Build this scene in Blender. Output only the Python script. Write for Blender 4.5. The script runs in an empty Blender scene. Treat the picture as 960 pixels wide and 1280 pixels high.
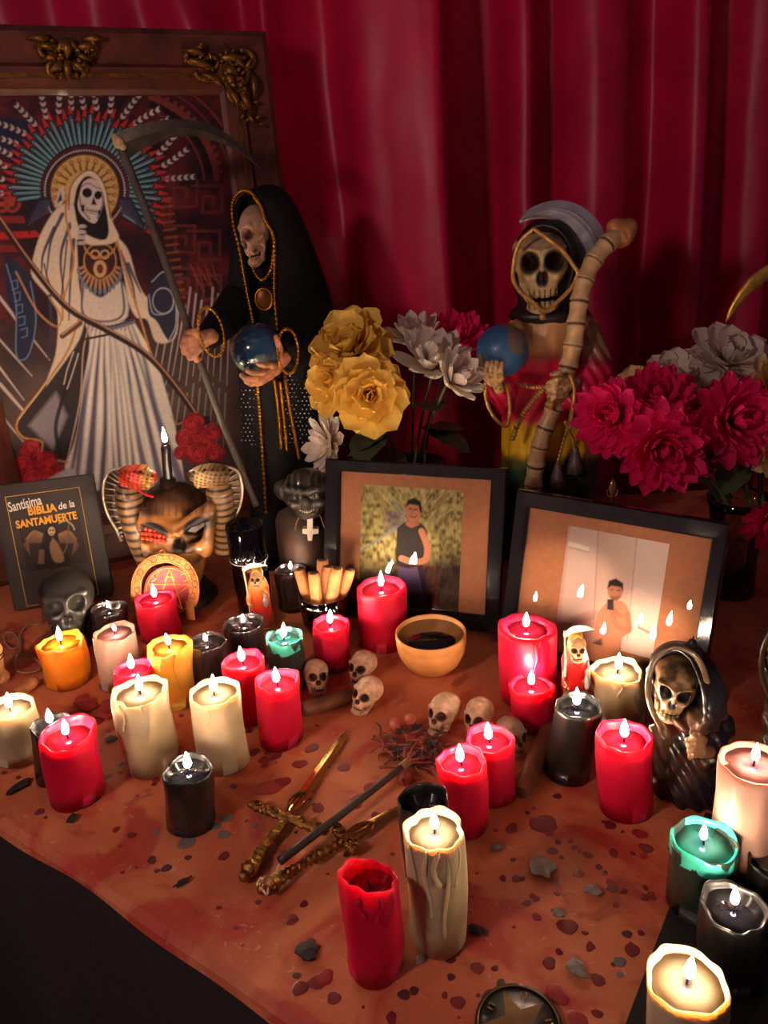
import bpy, math, random
import numpy as np
from mathutils import Vector, Matrix

# ------------------------------------------------------------------ camera, world, lights, exposure
F = 961.0            # focal length in pixels of the 960x1280 frame
H = 0.61             # camera height over the table top (table top is z = 0)
_d = np.array([145, -2420, -961.0]); _d /= np.linalg.norm(_d)      # image direction of "straight down"
_Z = -_d
_f = np.array([0, 0, -1.0])
_Y = _f - (_f @ _Z) * _Z; _Y /= np.linalg.norm(_Y)
_X = np.cross(_Y, _Z)
RC = np.array([_X, _Y, _Z])                                        # camera -> world rotation
CAM = np.array([0, 0, H])
sc = bpy.context.scene
cd = bpy.data.cameras.new('camera')
cam = bpy.data.objects.new('camera', cd)
sc.collection.objects.link(cam)
cd.sensor_fit = 'VERTICAL'; cd.sensor_height = 36.0; cd.lens = 36.0 * F / 1280.0
cd.clip_start = 0.01
cam.matrix_world = Matrix([list(RC[i]) + [CAM[i]] for i in range(3)] + [[0, 0, 0, 1]])
sc.camera = cam

w = bpy.data.worlds.new('dim_room'); sc.world = w; w.use_nodes = True
bg = w.node_tree.nodes['Background']
bg.inputs[0].default_value = (0.8, 0.5, 0.72, 1); bg.inputs[1].default_value = 0.055

def lamp(name, kind, loc, power, col, size=0.1, target=None):
    ld = bpy.data.lights.new(name, kind); ld.energy = power; ld.color = col
    if kind == 'AREA': ld.size = size
    else: ld.shadow_soft_size = size
    o = bpy.data.objects.new(name, ld); sc.collection.objects.link(o); o.location = loc
    if target is not None:
        o.rotation_euler = (Vector(target) - Vector(loc)).to_track_quat('-Z', 'Y').to_euler()
    return o
FILL_LAMP = lamp('left_fill_lamp', 'POINT', (-0.95, -0.15, 0.95), 21.0, (1.0, 0.72, 0.64), 0.10)  # unseen fill lamp added at the left front to brighten statues and curtain
FLAME = 360.0         # emission of the candle flames

sc.view_settings.view_transform = 'Standard'; sc.view_settings.look = 'None'
sc.view_settings.gamma = 1.0; sc.view_settings.use_curve_mapping = False
sc.view_settings.exposure = 0.45
sc.cycles.use_denoising = True
sc.cycles.sample_clamp_indirect = 4.0
sc.cycles.max_bounces = 8
sc.cycles.transparent_max_bounces = 16
sc.cycles.caustics_reflective = False; sc.cycles.caustics_refractive = False

# ------------------------------------------------------------------ pixels and places
def ray(px, py): return RC @ np.array([(px - 480) / F, -(py - 640) / F, -1.0])
def gz(px, py, z=0.0):                       # point of the horizontal plane z seen at a pixel
    r = ray(px, py); return CAM + r * ((z - H) / r[2])
def at(px, py, Y):                           # point at distance Y in front of the camera
    r = ray(px, py); return CAM + r * (Y / r[1])
def proj(P):
    c = (np.asarray(P, float) - CAM) @ RC
    D = -c[..., 2]
    return 480 + F * c[..., 0] / D, 640 - F * c[..., 1] / D, D
def top_height(B, py):
    lo, hi = B[2], B[2] + 0.8
    for _ in range(40):
        m = (lo + hi) / 2
        if proj([B[0], B[1], m])[1] > py: lo = m
        else: hi = m
    return lo - B[2]

# ------------------------------------------------------------------ materials
MATS = {}
def M(name, col=(0.5, 0.5, 0.5), rough=0.5, metal=0.0, var=0.15, scale=60.0, bump=0.0, bscale=None, sss=0.0,
      srad=(1, 0.3, 0.2), sscale=0.01, spec=0.5, coat=0.0, attr=False, sheen=0.0, col2=None, aniso=0.0):
    if name in MATS: return MATS[name]
    m = bpy.data.materials.new(name); m.use_nodes = True; MATS[name] = m
    nt = m.node_tree; N = nt.nodes; L = nt.links
    b = N['Principled BSDF']
    tc = N.new('ShaderNodeTexCoord')
    no = N.new('ShaderNodeTexNoise'); no.inputs['Scale'].default_value = scale; no.inputs['Detail'].default_value = 5
    L.new(tc.outputs['Object'], no.inputs['Vector'])
    mx = N.new('ShaderNodeMix'); mx.data_type = 'RGBA'
    if attr:
        a = N.new('ShaderNodeAttribute'); a.attribute_name = 'Col'
        mx.blend_type = 'MULTIPLY'; mx.inputs['Factor'].default_value = 1.0
        rp = N.new('ShaderNodeMapRange'); rp.inputs['To Min'].default_value = 1 - var; rp.inputs['To Max'].default_value = 1 + var
        rp.inputs['From Min'].default_value = 0.25; rp.inputs['From Max'].default_value = 0.75
        L.new(no.outputs['Fac'], rp.inputs['Value'])
        L.new(a.outputs['Color'], mx.inputs['A']); L.new(rp.outputs['Result'], mx.inputs['B'])
    else:
        c1 = np.clip(np.array(col) * (1 - var), 0, 1)
        c2 = np.clip(np.array(col2), 0, 1) if col2 is not None else np.clip(np.array(col) * (1 + var), 0, 1)
        mx.inputs['A'].default_value = (*c1, 1); mx.inputs['B'].default_value = (*c2, 1)
        rp = N.new('ShaderNodeMapRange'); rp.inputs['From Min'].default_value = 0.3; rp.inputs['From Max'].default_value = 0.7
        L.new(no.outputs['Fac'], rp.inputs['Value']); L.new(rp.outputs['Result'], mx.inputs['Factor'])
    L.new(mx.outputs['Result'], b.inputs['Base Color'])
    b.inputs['Roughness'].default_value = rough; b.inputs['Metallic'].default_value = metal
    b.inputs['Specular IOR Level'].default_value = spec
    b.inputs['Coat Weight'].default_value = coat; b.inputs['Coat Roughness'].default_value = 0.08
    b.inputs['Sheen Weight'].default_value = sheen
    if aniso: b.inputs['Anisotropic'].default_value = aniso
    if sss:
        b.inputs['Subsurface Weight'].default_value = sss
        b.inputs['Subsurface Radius'].default_value = srad
        b.inputs['Subsurface Scale'].default_value = sscale
    if bump:
        n2 = N.new('ShaderNodeTexNoise'); n2.inputs['Scale'].default_value = bscale or scale * 2; n2.inputs['Detail'].default_value = 4
        L.new(tc.outputs['Object'], n2.inputs['Vector'])
        bp = N.new('ShaderNodeBump'); bp.inputs['Strength'].default_value = bump; bp.inputs['Distance'].default_value = 0.002
        L.new(n2.outputs['Fac'], bp.inputs['Height']); L.new(bp.outputs['Normal'], b.inputs['Normal'])
    return m

def glass(name, tint=(1, 1, 1), rough=0.02, ior=1.5, boost=1.0):
    """thin clear glass: see-through with a mirror sheen"""
    if name in MATS: return MATS[name]
    m = bpy.data.materials.new(name); m.use_nodes = True; MATS[name] = m
    nt = m.node_tree; N = nt.nodes; L = nt.links
    N.remove(N['Principled BSDF']); out = N['Material Output']
    t = N.new('ShaderNodeBsdfTransparent'); t.inputs[0].default_value = (*tint, 1)
    g = N.new('ShaderNodeBsdfGlossy'); g.inputs['Roughness'].default_value = rough
    fr = N.new('ShaderNodeFresnel'); fr.inputs['IOR'].default_value = ior
    mu = N.new('ShaderNodeMath'); mu.operation = 'MULTIPLY'; mu.inputs[1].default_value = boost; mu.use_clamp = True
    mx = N.new('ShaderNodeMixShader')
    L.new(fr.outputs[0], mu.inputs[0]); L.new(mu.outputs[0], mx.inputs['Fac'])
    L.new(t.outputs[0], mx.inputs[1]); L.new(g.outputs[0], mx.inputs[2]); L.new(mx.outputs[0], out.inputs['Surface'])
    return m

def flame_mat():
    m = bpy.data.materials.new('candle_flame'); m.use_nodes = True
    nt = m.node_tree; N = nt.nodes; L = nt.links
    N.remove(N['Principled BSDF']); out = N['Material Output']
    tc = N.new('ShaderNodeTexCoord'); sp = N.new('ShaderNodeSeparateXYZ')
    L.new(tc.outputs['Generated'], sp.inputs[0])
    cr = N.new('ShaderNodeValToRGB'); L.new(sp.outputs['Z'], cr.inputs[0])
    e = cr.color_ramp.elements
    e[0].position = 0.02; e[0].color = (0.12, 0.14, 0.5, 1)
    e[1].position = 0.3; e[1].color = (1, 0.74, 0.50, 1)
    st = N.new('ShaderNodeMapRange'); st.inputs['From Min'].default_value = 0.05; st.inputs['From Max'].default_value = 0.4
    st.inputs['To Min'].default_value = 1.2; st.inputs['To Max'].default_value = FLAME
    L.new(sp.outputs['Z'], st.inputs['Value'])
    em = N.new('ShaderNodeEmission'); L.new(cr.outputs[0], em.inputs[0]); L.new(st.outputs[0], em.inputs[1])
    L.new(em.outputs[0], out.inputs['Surface'])
    return m
FLAME_MAT = flame_mat()

# ------------------------------------------------------------------ meshes and objects
COL = sc.collection
OFF = {}                                      # world offset of every thing and part
def new_mesh(name, V, Fc, mat, smooth=True, col=None):
    me = bpy.data.meshes.new(name)
    V = np.asarray(V, 'f4')
    if isinstance(Fc, np.ndarray) and Fc.ndim == 2:
        n, k = Fc.shape
        me.vertices.add(len(V)); me.vertices.foreach_set('co', V.ravel())
        me.loops.add(n * k); me.loops.foreach_set('vertex_index', Fc.astype('i4').ravel())
        me.polygons.add(n); me.polygons.foreach_set('loop_start', np.arange(0, n * k, k, dtype='i4'))
        me.update(calc_edges=True)
    else:
        me.from_pydata(V.tolist(), [], [list(map(int, f)) for f in Fc]); me.update()
    if smooth is True: me.polygons.foreach_set('use_smooth', np.ones(len(me.polygons), bool))
    if col is not None:
        a = me.color_attributes.new('Col', 'FLOAT_COLOR', 'POINT')
        c = np.ones((len(V), 4), 'f4'); c[:, :3] = col
        a.data.foreach_set('color', c.ravel())
    if mat is not None: me.materials.append(mat)
    me.validate()
    return me
def tag(o, label=None, cat=None, group=None, kind=None):
    if label: o['label'] = label
    if cat: o['category'] = cat
    if group: o['group'] = group
    if kind: o['kind'] = kind
    return o
def thing(name, label, cat, loc=(0, 0, 0), group=None):
    o = bpy.data.objects.new(name, None); COL.objects.link(o); o.location = loc
    o.empty_display_size = 0.02
    OFF[o.name] = np.array(loc, float)
    return tag(o, label, cat, group)
def part(name, geo, mat, parent, smooth=True, col=None, label=None, kind=None):
    V, Fc = geo
    off = OFF[parent.name] if parent is not None else np.zeros(3)
    o = bpy.data.objects.new(name, new_mesh(name, np.asarray(V, float) - off, Fc, mat, smooth, col))
    COL.objects.link(o)
    if parent is not None: o.parent = parent
    OFF[o.name] = off
    return tag(o, label=label, kind=kind)
def solo(name, geo, mat, label, cat, group=None, smooth=True, col=None, kind=None, loc=None):
    V = np.asarray(geo[0], float)
    if loc is None:
        loc = np.array([(V[:, 0].min() + V[:, 0].max()) / 2, (V[:, 1].min() + V[:, 1].max()) / 2, V[:, 2].min()])
    o = bpy.data.objects.new(name, new_mesh(name, V - np.asarray(loc), geo[1], mat, smooth, col))
    COL.objects.link(o); o.location = loc; OFF[o.name] = np.array(loc, float)
    return tag(o, label, cat, group, kind)
def struct(name, geo, mat, smooth=False, parent=None, col=None):
    o = part(name, geo, mat, parent, smooth, col)
    if parent is None: o['kind'] = 'structure'
    return o

def join(*gs):
    V = []; Fc = []; n = 0
    for v, f in gs:
        v = np.asarray(v, float); V.append(v)
        Fc += [[int(i) + n for i in q] for q in f]; n += len(v)
    return np.vstack(V), Fc
def xf(geo, loc=(0, 0, 0), rot=None, scale=1.0):
    V = np.asarray(geo[0], float) * np.asarray(scale)
    if rot is not None: V = V @ np.asarray(rot).T
    return V + np.asarray(loc), geo[1]
def rotz(a): c, s = math.cos(a), math.sin(a); return np.array([[c, -s, 0], [s, c, 0], [0, 0, 1]])
def rotx(a): c, s = math.cos(a), math.sin(a); return np.array([[1, 0, 0], [0, c, -s], [0, s, c]])
def roty(a): c, s = math.cos(a), math.sin(a); return np.array([[c, 0, s], [0, 1, 0], [-s, 0, c]])
def box(x0, x1, y0, y1, z0, z1):
    V = [(x, y, z) for z in (z0, z1) for y in (y0, y1) for x in (x0, x1)]
    return np.array(V, float), [(0, 2, 3, 1), (4, 5, 7, 6), (0, 1, 5, 4), (2, 6, 7, 3), (0, 4, 6, 2), (1, 3, 7, 5)]
def bbox_bevel(x0, x1, y0, y1, z0, z1, b):
    """box with chamfered upright edges and top"""
    def ring(i, z): return [(x0 + i, y0 + b, z), (x0 + b, y0 + i, z), (x1 - b, y0 + i, z), (x1 - i, y0 + b, z), (x1 - i, y1 - b, z), (x1 - b, y1 - i, z), (x0 + b, y1 - i, z), (x0 + i, y1 - b, z)]
    rs = [ring(b * .6, z0), ring(0, z0 + b), ring(0, z1 - b), ring(b * .6, z1)]
    V = np.array(sum(rs, []), float); Fc = [tuple(range(7, -1, -1)), tuple(range(24, 32))]
    for r in range(3):
        for i in range(8): j = (i + 1) % 8; Fc.append((r * 8 + i, r * 8 + j, r * 8 + 8 + j, r * 8 + 8 + i))
    return V, Fc
def lathe(prof, n=32, wob=None):
    """prof: list of (r, z); r=0 ends close to a point"""
    V = []; Fc = []; rows = []
    for k, (r, z) in enumerate(prof):
        if r <= 1e-9: rows.append([len(V)]); V.append((0, 0, z)); continue
        row = []
        for i in range(n):
            a = 2 * math.pi * i / n
            rr, zz = (r, z) if wob is None else wob(k, a, r, z)
            row.append(len(V)); V.append((rr * math.cos(a), rr * math.sin(a), zz))
        rows.append(row)
    for A, B in zip(rows[:-1], rows[1:]):
        if len(A) == 1 and len(B) == 1: continue
        for i in range(n):
            j = (i + 1) % n
            if len(A) == 1: Fc.append((A[0], B[j], B[i]))
            elif len(B) == 1: Fc.append((A[i], A[j], B[0]))
            else: Fc.append((A[i], A[j], B[j], B[i]))
    if len(rows[0]) > 1: Fc.append(tuple(rows[0][::-1]))
    if len(rows[-1]) > 1: Fc.append(tuple(rows[-1]))
    return np.array(V, float), Fc
def smooth_path(pts, n):
    """Catmull-Rom through points (any columns)"""
    P = np.asarray(pts, float)
    if len(P) < 3: return np.array([P[0] + (P[-1] - P[0]) * t for t in np.linspace(0, 1, n)])
    Q = np.vstack([2 * P[0] - P[1], P, 2 * P[-1] - P[-2]]); out = []
    for t in np.linspace(0, len(P) - 1 - 1e-9, n):
        i = int(t); u = t - i; a, b, c, d = Q[i:i + 4]
        out.append(.5 * (2 * b + (c - a) * u + (2 * a - 5 * b + 4 * c - d) * u * u + (3 * b - a - 3 * c + d) * u ** 3))
    return np.array(out)
def tube(pts, rad, n=8, flat=1.0, closed=False):
    """sweep along a polyline; rad a number or one per point"""
    P = np.asarray(pts, float); m = len(P)
    rad = np.full(m, rad) if np.isscalar(rad) else np.asarray(rad, float)
    T = np.roll(P, -1, 0) - np.roll(P, 1, 0)
    if not closed: T[0] = P[1] - P[0]; T[-1] = P[-1] - P[-2]
    T /= np.linalg.norm(T, axis=1)[:, None] + 1e-12
    up = np.array([0, 0, 1.0]) if abs(T[0][2]) < .9 else np.array([0, 1.0, 0])
    V = []; u = np.cross(T[0], up); u /= np.linalg.norm(u)
    for i in range(m):
        u = u - (u @ T[i]) * T[i]; u /= np.linalg.norm(u) + 1e-12; v = np.cross(T[i], u)
        for k in range(n):
            a = 2 * math.pi * k / n
            V.append(P[i] + rad[i] * (math.cos(a) * u + flat * math.sin(a) * v))
    Fc = []
    for i in range(m if closed else m - 1):
        a0, b0 = i * n, ((i + 1) % m) * n
        for k in range(n): j = (k + 1) % n; Fc.append((a0 + k, a0 + j, b0 + j, b0 + k))
    if not closed: Fc += [tuple(range(n - 1, -1, -1)), tuple(range((m - 1) * n, m * n))]
    return np.array(V), Fc
def ball(c, r, n=14, m=9):
    r = np.ones(3) * r
    prof = [(math.sin(math.pi * k / m), -math.cos(math.pi * k / m)) for k in range(m + 1)]
    prof[0] = (0, -1); prof[-1] = (0, 1)
    V, Fc = lathe(prof, n)
    return V * r + np.asarray(c), Fc
def plate(poly, up, thick):
    """closed slab from a planar outline (world points, counter-clockwise seen from +up)"""
    P = np.asarray(poly, float); n = len(P); up = np.asarray(up, float)
    V = np.vstack([P, P + up * thick])
    Fc = [tuple(range(n - 1, -1, -1)), tuple(range(n, 2 * n))] + [(i, (i + 1) % n, n + (i + 1) % n, n + i) for i in range(n)]
    return V, Fc
def strip_pair(A, B, thick, nrm):
    """solid ribbon between two polylines (a blade)"""
    A = np.asarray(A, float); B = np.asarray(B, float); n = len(A); t = np.asarray(nrm, float) * thick / 2
    mid = (A + B) / 2
    V = np.vstack([A, mid + t, B, mid - t])
    Fc = []
    for i in range(n - 1):
        for a, b in ((0, 1), (1, 2), (2, 3), (3, 0)):
            Fc.append((a * n + i, b * n + i, b * n + i + 1, a * n + i + 1))
    Fc += [(0, 3 * n, 2 * n, n), (n - 1, 2 * n - 1, 3 * n - 1, 4 * n - 1)]
    return V, Fc
def dup(root, loc, label=None, rz=0.0, scale=1.0):
    r = root.copy(); COL.objects.link(r); r.location = loc; r.rotation_euler = (0, 0, rz); r.scale = (scale,) * 3
    if label: r['label'] = label
    for ch in list(root.children):
        c = ch.copy(); COL.objects.link(c); c.parent = r
        for g in ch.children:
            d = g.copy(); COL.objects.link(d); d.parent = c
    return r

# ------------------------------------------------------------------ carved shapes (distance fields -> surface nets)
def surf(fn, lo, hi, h):
    lo = np.array(lo, float); hi = np.array(hi, float)
    n = np.maximum(np.ceil((hi - lo) / h).astype(int) + 1, 4)
    X, Y, Z = np.meshgrid(*[(lo[i] + h * np.arange(n[i])).astype('f4') for i in range(3)], indexing='ij')
    V = np.array(fn(X, Y, Z), 'f4')
    for a in range(3):
        sl = [slice(None)] * 3
        for e in (0, -1): sl[a] = e; V[tuple(sl)] = np.maximum(V[tuple(sl)], h * .3)
    S = V < 0; m = tuple(n - 1)
    acc = np.zeros(m + (3,), 'f4'); cnt = np.zeros(m, 'f4')
    def sl(o): return tuple(slice(o[i], o[i] + m[i]) for i in range(3))
    for ax in range(3):
        b, c = [i for i in range(3) if i != ax]
        for i in (0, 1):
            for j in (0, 1):
                o = [0, 0, 0]; o[b] = i; o[c] = j; p = list(o); p[ax] = 1
                s0, s1 = sl(o), sl(p); k = S[s0] != S[s1]
                t = V[s0][k] / (V[s0][k] - V[s1][k])
                q = np.tile(np.array(o, 'f4'), (len(t), 1)); q[:, ax] += t
                acc[k] += q; cnt[k] += 1
    act = cnt > 0; idx = np.full(m, -1, 'i4'); idx[act] = np.arange(act.sum())
    cell = np.argwhere(act)
    P = lo + h * (cell + acc[act] / cnt[act][:, None])
    Q = []
    for ax in range(3):
        b, c = (ax + 1) % 3, (ax + 2) % 3
        s0 = [slice(None)] * 3; s1 = [slice(None)] * 3
        s0[ax] = slice(0, -1); s1[ax] = slice(1, None)
        A, B = S[tuple(s0)], S[tuple(s1)]
        e = np.argwhere(A != B)
        ok = (e[:, b] > 0) & (e[:, c] > 0) & (e[:, b] < m[b]) & (e[:, c] < m[c]); e = e[ok]
        inside = A[tuple(e.T)]
        db = np.zeros(3, int); db[b] = 1; dc = np.zeros(3, int); dc[c] = 1
        q = np.stack([idx[tuple((e - db - dc).T)], idx[tuple((e - dc).T)], idx[tuple(e.T)], idx[tuple((e - db).T)]], 1)
        q[~inside] = q[~inside][:, ::-1]
        Q.append(q)
    return P, np.vstack(Q)
def ell(X, Y, Z, c, r):
    x, y, z = (X - c[0]) / r[0], (Y - c[1]) / r[1], (Z - c[2]) / r[2]
    k0 = np.sqrt(x * x + y * y + z * z); k1 = np.sqrt((x / r[0]) ** 2 + (y / r[1]) ** 2 + (z / r[2]) ** 2) + 1e-9
    return k0 * (k0 - 1) / k1
def sph(X, Y, Z, c, r): return np.sqrt((X - c[0]) ** 2 + (Y - c[1]) ** 2 + (Z - c[2]) ** 2) - r
def cap(X, Y, Z, a, b, ra, rb=None, fl=1.0):
    rb = ra if rb is None else rb
    a = np.asarray(a, 'f4'); d = np.asarray(b, 'f4') - a; L = float(d @ d) + 1e-12
    px, py, pz = X - a[0], Y - a[1], Z - a[2]
    t = np.clip((px * d[0] + py * d[1] + pz * d[2]) / L, 0, 1)
    return np.sqrt((px - t * d[0]) ** 2 + ((py - t * d[1]) * fl) ** 2 + (pz - t * d[2]) ** 2) - (ra + (rb - ra) * t)
def rbox(X, Y, Z, c, r, rd):
    x, y, z = abs(X - c[0]) - r[0] + rd, abs(Y - c[1]) - r[1] + rd, abs(Z - c[2]) - r[2] + rd
    return np.sqrt(np.maximum(x, 0) ** 2 + np.maximum(y, 0) ** 2 + np.maximum(z, 0) ** 2) + np.minimum(np.maximum(x, np.maximum(y, z)), 0) - rd
def smin(a, b, k): h = np.clip(.5 + .5 * (b - a) / k, 0, 1); return b + (a - b) * h - k * h * (1 - h)
def smax(a, b, k): return -smin(-a, -b, k)
def chain(X, Y, Z, pts, rads, k=.004, fl=1.0):
    d = None
    for i in range(len(pts) - 1):
        e = cap(X, Y, Z, pts[i], pts[i + 1], rads[i], rads[i + 1], fl)
        d = e if d is None else smin(d, e, k)
    return d

def vnoise(P, s, seed=0):
    """smooth value noise in 0..1 at points P (N,3)"""
    P = np.asarray(P, float) * s + seed * 17.31
    i = np.floor(P).astype(int); f = P - i; f = f * f * (3 - 2 * f); out = 0
    for dx in (0, 1):
        for dy in (0, 1):
            for dz in (0, 1):
                q = i + (dx, dy, dz)
                hsh = np.sin(q[:, 0] * 127.1 + q[:, 1] * 311.7 + q[:, 2] * 74.7) * 43758.5453
                wgt = (f[:, 0] if dx else 1 - f[:, 0]) * (f[:, 1] if dy else 1 - f[:, 1]) * (f[:, 2] if dz else 1 - f[:, 2])
                out = out + wgt * (hsh - np.floor(hsh))
    return out
rnd = random.Random(7)
def rgb(r, g, b):
    """sRGB bytes -> linear"""
    c = np.array([r, g, b]) / 255.0
    return tuple(np.where(c <= .04045, c / 12.92, ((c + .055) / 1.055) ** 2.4))

# ------------------------------------------------------------------ setting: floor, curtain, table with cloth
struct('floor', box(-3, 3, -2.5, 2.2, -.80, -.75), M('dark_carpet', rgb(60, 32, 31), .95, var=.3, scale=120, bump=.6))
struct('wall_back', box(-3, 3, 2.05, 2.15, -.75, 2.3), M('dark_wall', rgb(70, 20, 34), .9))
TU = np.array([.818, -.575, 0]); TV = np.array([.575, .818, 0]); TP = np.array([-.241, .535, 0])   # table front edge
def tab(s, t, z=0.0): return TP + TU * s + TV * t + np.array([0, 0, z])

# curtain: deep satin folds (one cloth)
def curtain():
    xs = np.linspace(-1.25, 1.5, 560); zs = np.linspace(-.7, 1.5, 90)
    X, Z = np.meshgrid(xs, zs, indexing='ij')
    # folds sit where the photograph shows them, in metres along the wall
    def px2x(px): return at(px, 200, 1.62)[0]
    prof = np.array([(-200, .05), (-150, .0), (-100, .06), (-40, .0), (20, .06), (80, .01), (140, .07), (200, .01), (260, .06), (315, .0), (332, .05), (350, .065), (372, .03), (410, .005), (432, .02), (452, .075), (490, .10), (535, .125), (556, .12), (566, .05), (574, .0), (605, -.015), (632, .0), (645, .05),
        (664, .07), (676, .05), (686, .01), (704, .0), (722, .035), (752, .07), (788, .06), (806, .02), (835, -.01), (852, .03), (866, .085), (884, .095), (896, .06), (908, .01), (930, .0), (955, .05), (985, .06), (1010, .0), (1060, .07), (1110, .0), (1160, .07), (1210, .0), (1260, .06)])
    prof[prof[:, 0] < 340, 1] *= .55
    xp = np.array([px2x(p) for p in prof[:, 0]])
    Y = np.full_like(X, 1.74)
    sway = .016 * np.sin(Z * 3.1 + 1.0) + .006 * np.sin(Z * 7 + X * 5)
    Q = smooth_path(np.column_stack([xp, prof[:, 1]]), 1400); o_ = np.argsort(Q[:, 0])
    Y -= 1.25 * np.interp(X - sway * .6, Q[o_, 0], Q[o_, 1]) * (.9 + .2 * np.sin(Z * 2.3 + X * 3))
    # swag gathered at the upper left: diagonal drapes
    dg = (X + .16) * 1.6 + (Z - .72) * 1.0
    Y -= .020 * np.exp(-((dg) / .10) ** 2) * np.clip((.02 - X) * 8, 0, 1)
    dg2 = (X + .08) * 1.2 + (Z - .62) * .9
    Y -= .016 * np.exp(-((dg2) / .09) ** 2) * np.clip((.05 - X) * 8, 0, 1)
    P = np.stack([X.ravel(), Y.ravel(), Z.ravel()], 1)
    P[:, 1] += .010 * (vnoise(P * (1, 0, .35), 9, 3) - .5) + .004 * (vnoise(P * (1, 0, .5), 30, 4) - .5)
    nx, nz = X.shape
    i, k = np.meshgrid(np.arange(nx - 1), np.arange(nz - 1), indexing='ij')
    a = (i * nz + k).ravel()
    return P, np.stack([a, a + nz, a + nz + 1, a + 1], 1)
mc = M('red_satin', (.52, .006, .055), .40, var=.10, scale=14, sheen=.0, spec=.35, bump=.10, bscale=900)
solo('curtain', curtain(), mc, 'deep red satin curtain hanging in heavy folds behind the altar', 'curtain')

# table: carcass and top under the cloth
tpoly = [(-.95, 1.033), tuple(tab(1.0, 0)[:2]), (.95, .5), (.95, 1.56), (-.95, 1.56)]
def inset(poly, d):
    c = np.mean(poly, 0); return [tuple(c + (np.array(p) - c) * (1 - d)) for p in poly]
t = thing('altar_table', 'cloth covered corner table that carries the whole altar', 'table', (0, .9, -.75))
mw = M('dark_wood', rgb(60, 34, 24), .6, var=.3, scale=20)
part('table_top', plate([(x, y, -.03) for x, y in inset(tpoly, .012)], (0, 0, 1), .026), mw, t, False)
for (x, y) in inset(tpoly, .12):
    part('leg', box(x - .03, x + .03, y - .03, y + .03, -.75, -.03), mw, t, False)

def cloth_mat():
    m = bpy.data.materials.new('stained_tablecloth'); m.use_nodes = True
    nt = m.node_tree; N = nt.nodes; L = nt.links; b = N['Principled BSDF']
    tc = N.new('ShaderNodeTexCoord')
    def noise(s, d=5, dist=0.0):
        n = N.new('ShaderNodeTexNoise'); n.inputs['Scale'].default_value = s; n.inputs['Detail'].default_value = d
        n.inputs['Distortion'].default_value = dist; L.new(tc.outputs['Object'], n.inputs['Vector']); return n
    def ramp(n, a, c):
        r = N.new('ShaderNodeMapRange'); r.inputs['From Min'].default_value = a; r.inputs['From Max'].default_value = c
        L.new(n.outputs['Fac'], r.inputs['Value']); return r
    def mix(f, A, B, k=1.0):
        x = N.new('ShaderNodeMix'); x.data_type = 'RGBA'
        mu = N.new('ShaderNodeMath'); mu.operation = 'MULTIPLY'; mu.inputs[1].default_value = k
        L.new(f.outputs['Result'], mu.inputs[0]); L.new(mu.outputs[0], x.inputs['Factor'])
        if isinstance(A, tuple): x.inputs['A'].default_value = (*A, 1)
        else: L.new(A.outputs['Result'], x.inputs['A'])
        x.inputs['B'].default_value = (*B, 1); return x
    base = mix(ramp(noise(7, 6, .6), .35, .65), rgb(204, 120, 76), rgb(184, 92, 60))
    red = mix(ramp(noise(8, 4, 1.6), .52, .64), base, rgb(172, 50, 42), .85)          # dried red wine and wax stains
    dark = mix(ramp(noise(17, 3, .6), .62, .70), red, rgb(120, 44, 34), .6)
    pale = mix(ramp(noise(60, 3, 2.0), .66, .74), dark, rgb(206, 168, 140), .5)
    L.new(pale.outputs['Result'], b.inputs['Base Color'])
    b.inputs['Roughness'].default_value = .62; b.inputs['Specular IOR Level'].default_value = .35
    bp = N.new('ShaderNodeBump'); bp.inputs['Strength'].default_value = .35; bp.inputs['Distance'].default_value = .003
    n = noise(70, 5, 1.0); L.new(n.outputs['Fac'], bp.inputs['Height']); L.new(bp.outputs['Normal'], b.inputs['Normal'])
    return m
def cloth():
    """cloth top with a slightly scalloped border that hangs over the edge"""
    P = []; per = []
    pts = np.array(tpoly); n = len(pts)
    for i in range(n):
        a, b = pts[i], pts[(i + 1) % n]; k = max(2, int(np.linalg.norm(b - a) / .012))
        per += [a + (b - a) * j / k for j in range(k)]
    per = np.array(per); c = per.mean(0); m = len(per)
    T = np.roll(per, -1, 0) - np.roll(per, 1, 0); T /= np.linalg.norm(T, axis=1)[:, None]; nr = np.stack([T[:, 1], -T[:, 0]], 1)
    s = np.arange(m) * .012
    wav = np.sin(s * 31) * .5 + np.sin(s * 13 + 1) * .8
    rows = [np.column_stack([per + nr * -.02, np.full(m, .0)]), np.column_stack([per + nr * -.004, np.full(m, -.0005)]),
            np.column_stack([per + nr * (.004 + .001 * wav[:, None]), np.full(m, -.006)]),
            np.column_stack([per + nr * (.006 + .002 * wav[:, None]), -.014 - .003 * wav])]
    V = np.vstack(rows); Fc = [tuple(range(m))]
    for r in range(len(rows) - 1):
        for i in range(m): j = (i + 1) % m; Fc.append((r * m + i, r * m + m + i, r * m + m + j, r * m + j))
    # under layer so that the cloth is a closed sheet on the top
    return V, Fc
CLOTH = solo('tablecloth', cloth(), cloth_mat(), 'tan tablecloth stained with red wax, hanging over the table edge', 'tablecloth', loc=(0, .9, 0), smooth=False)

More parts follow.
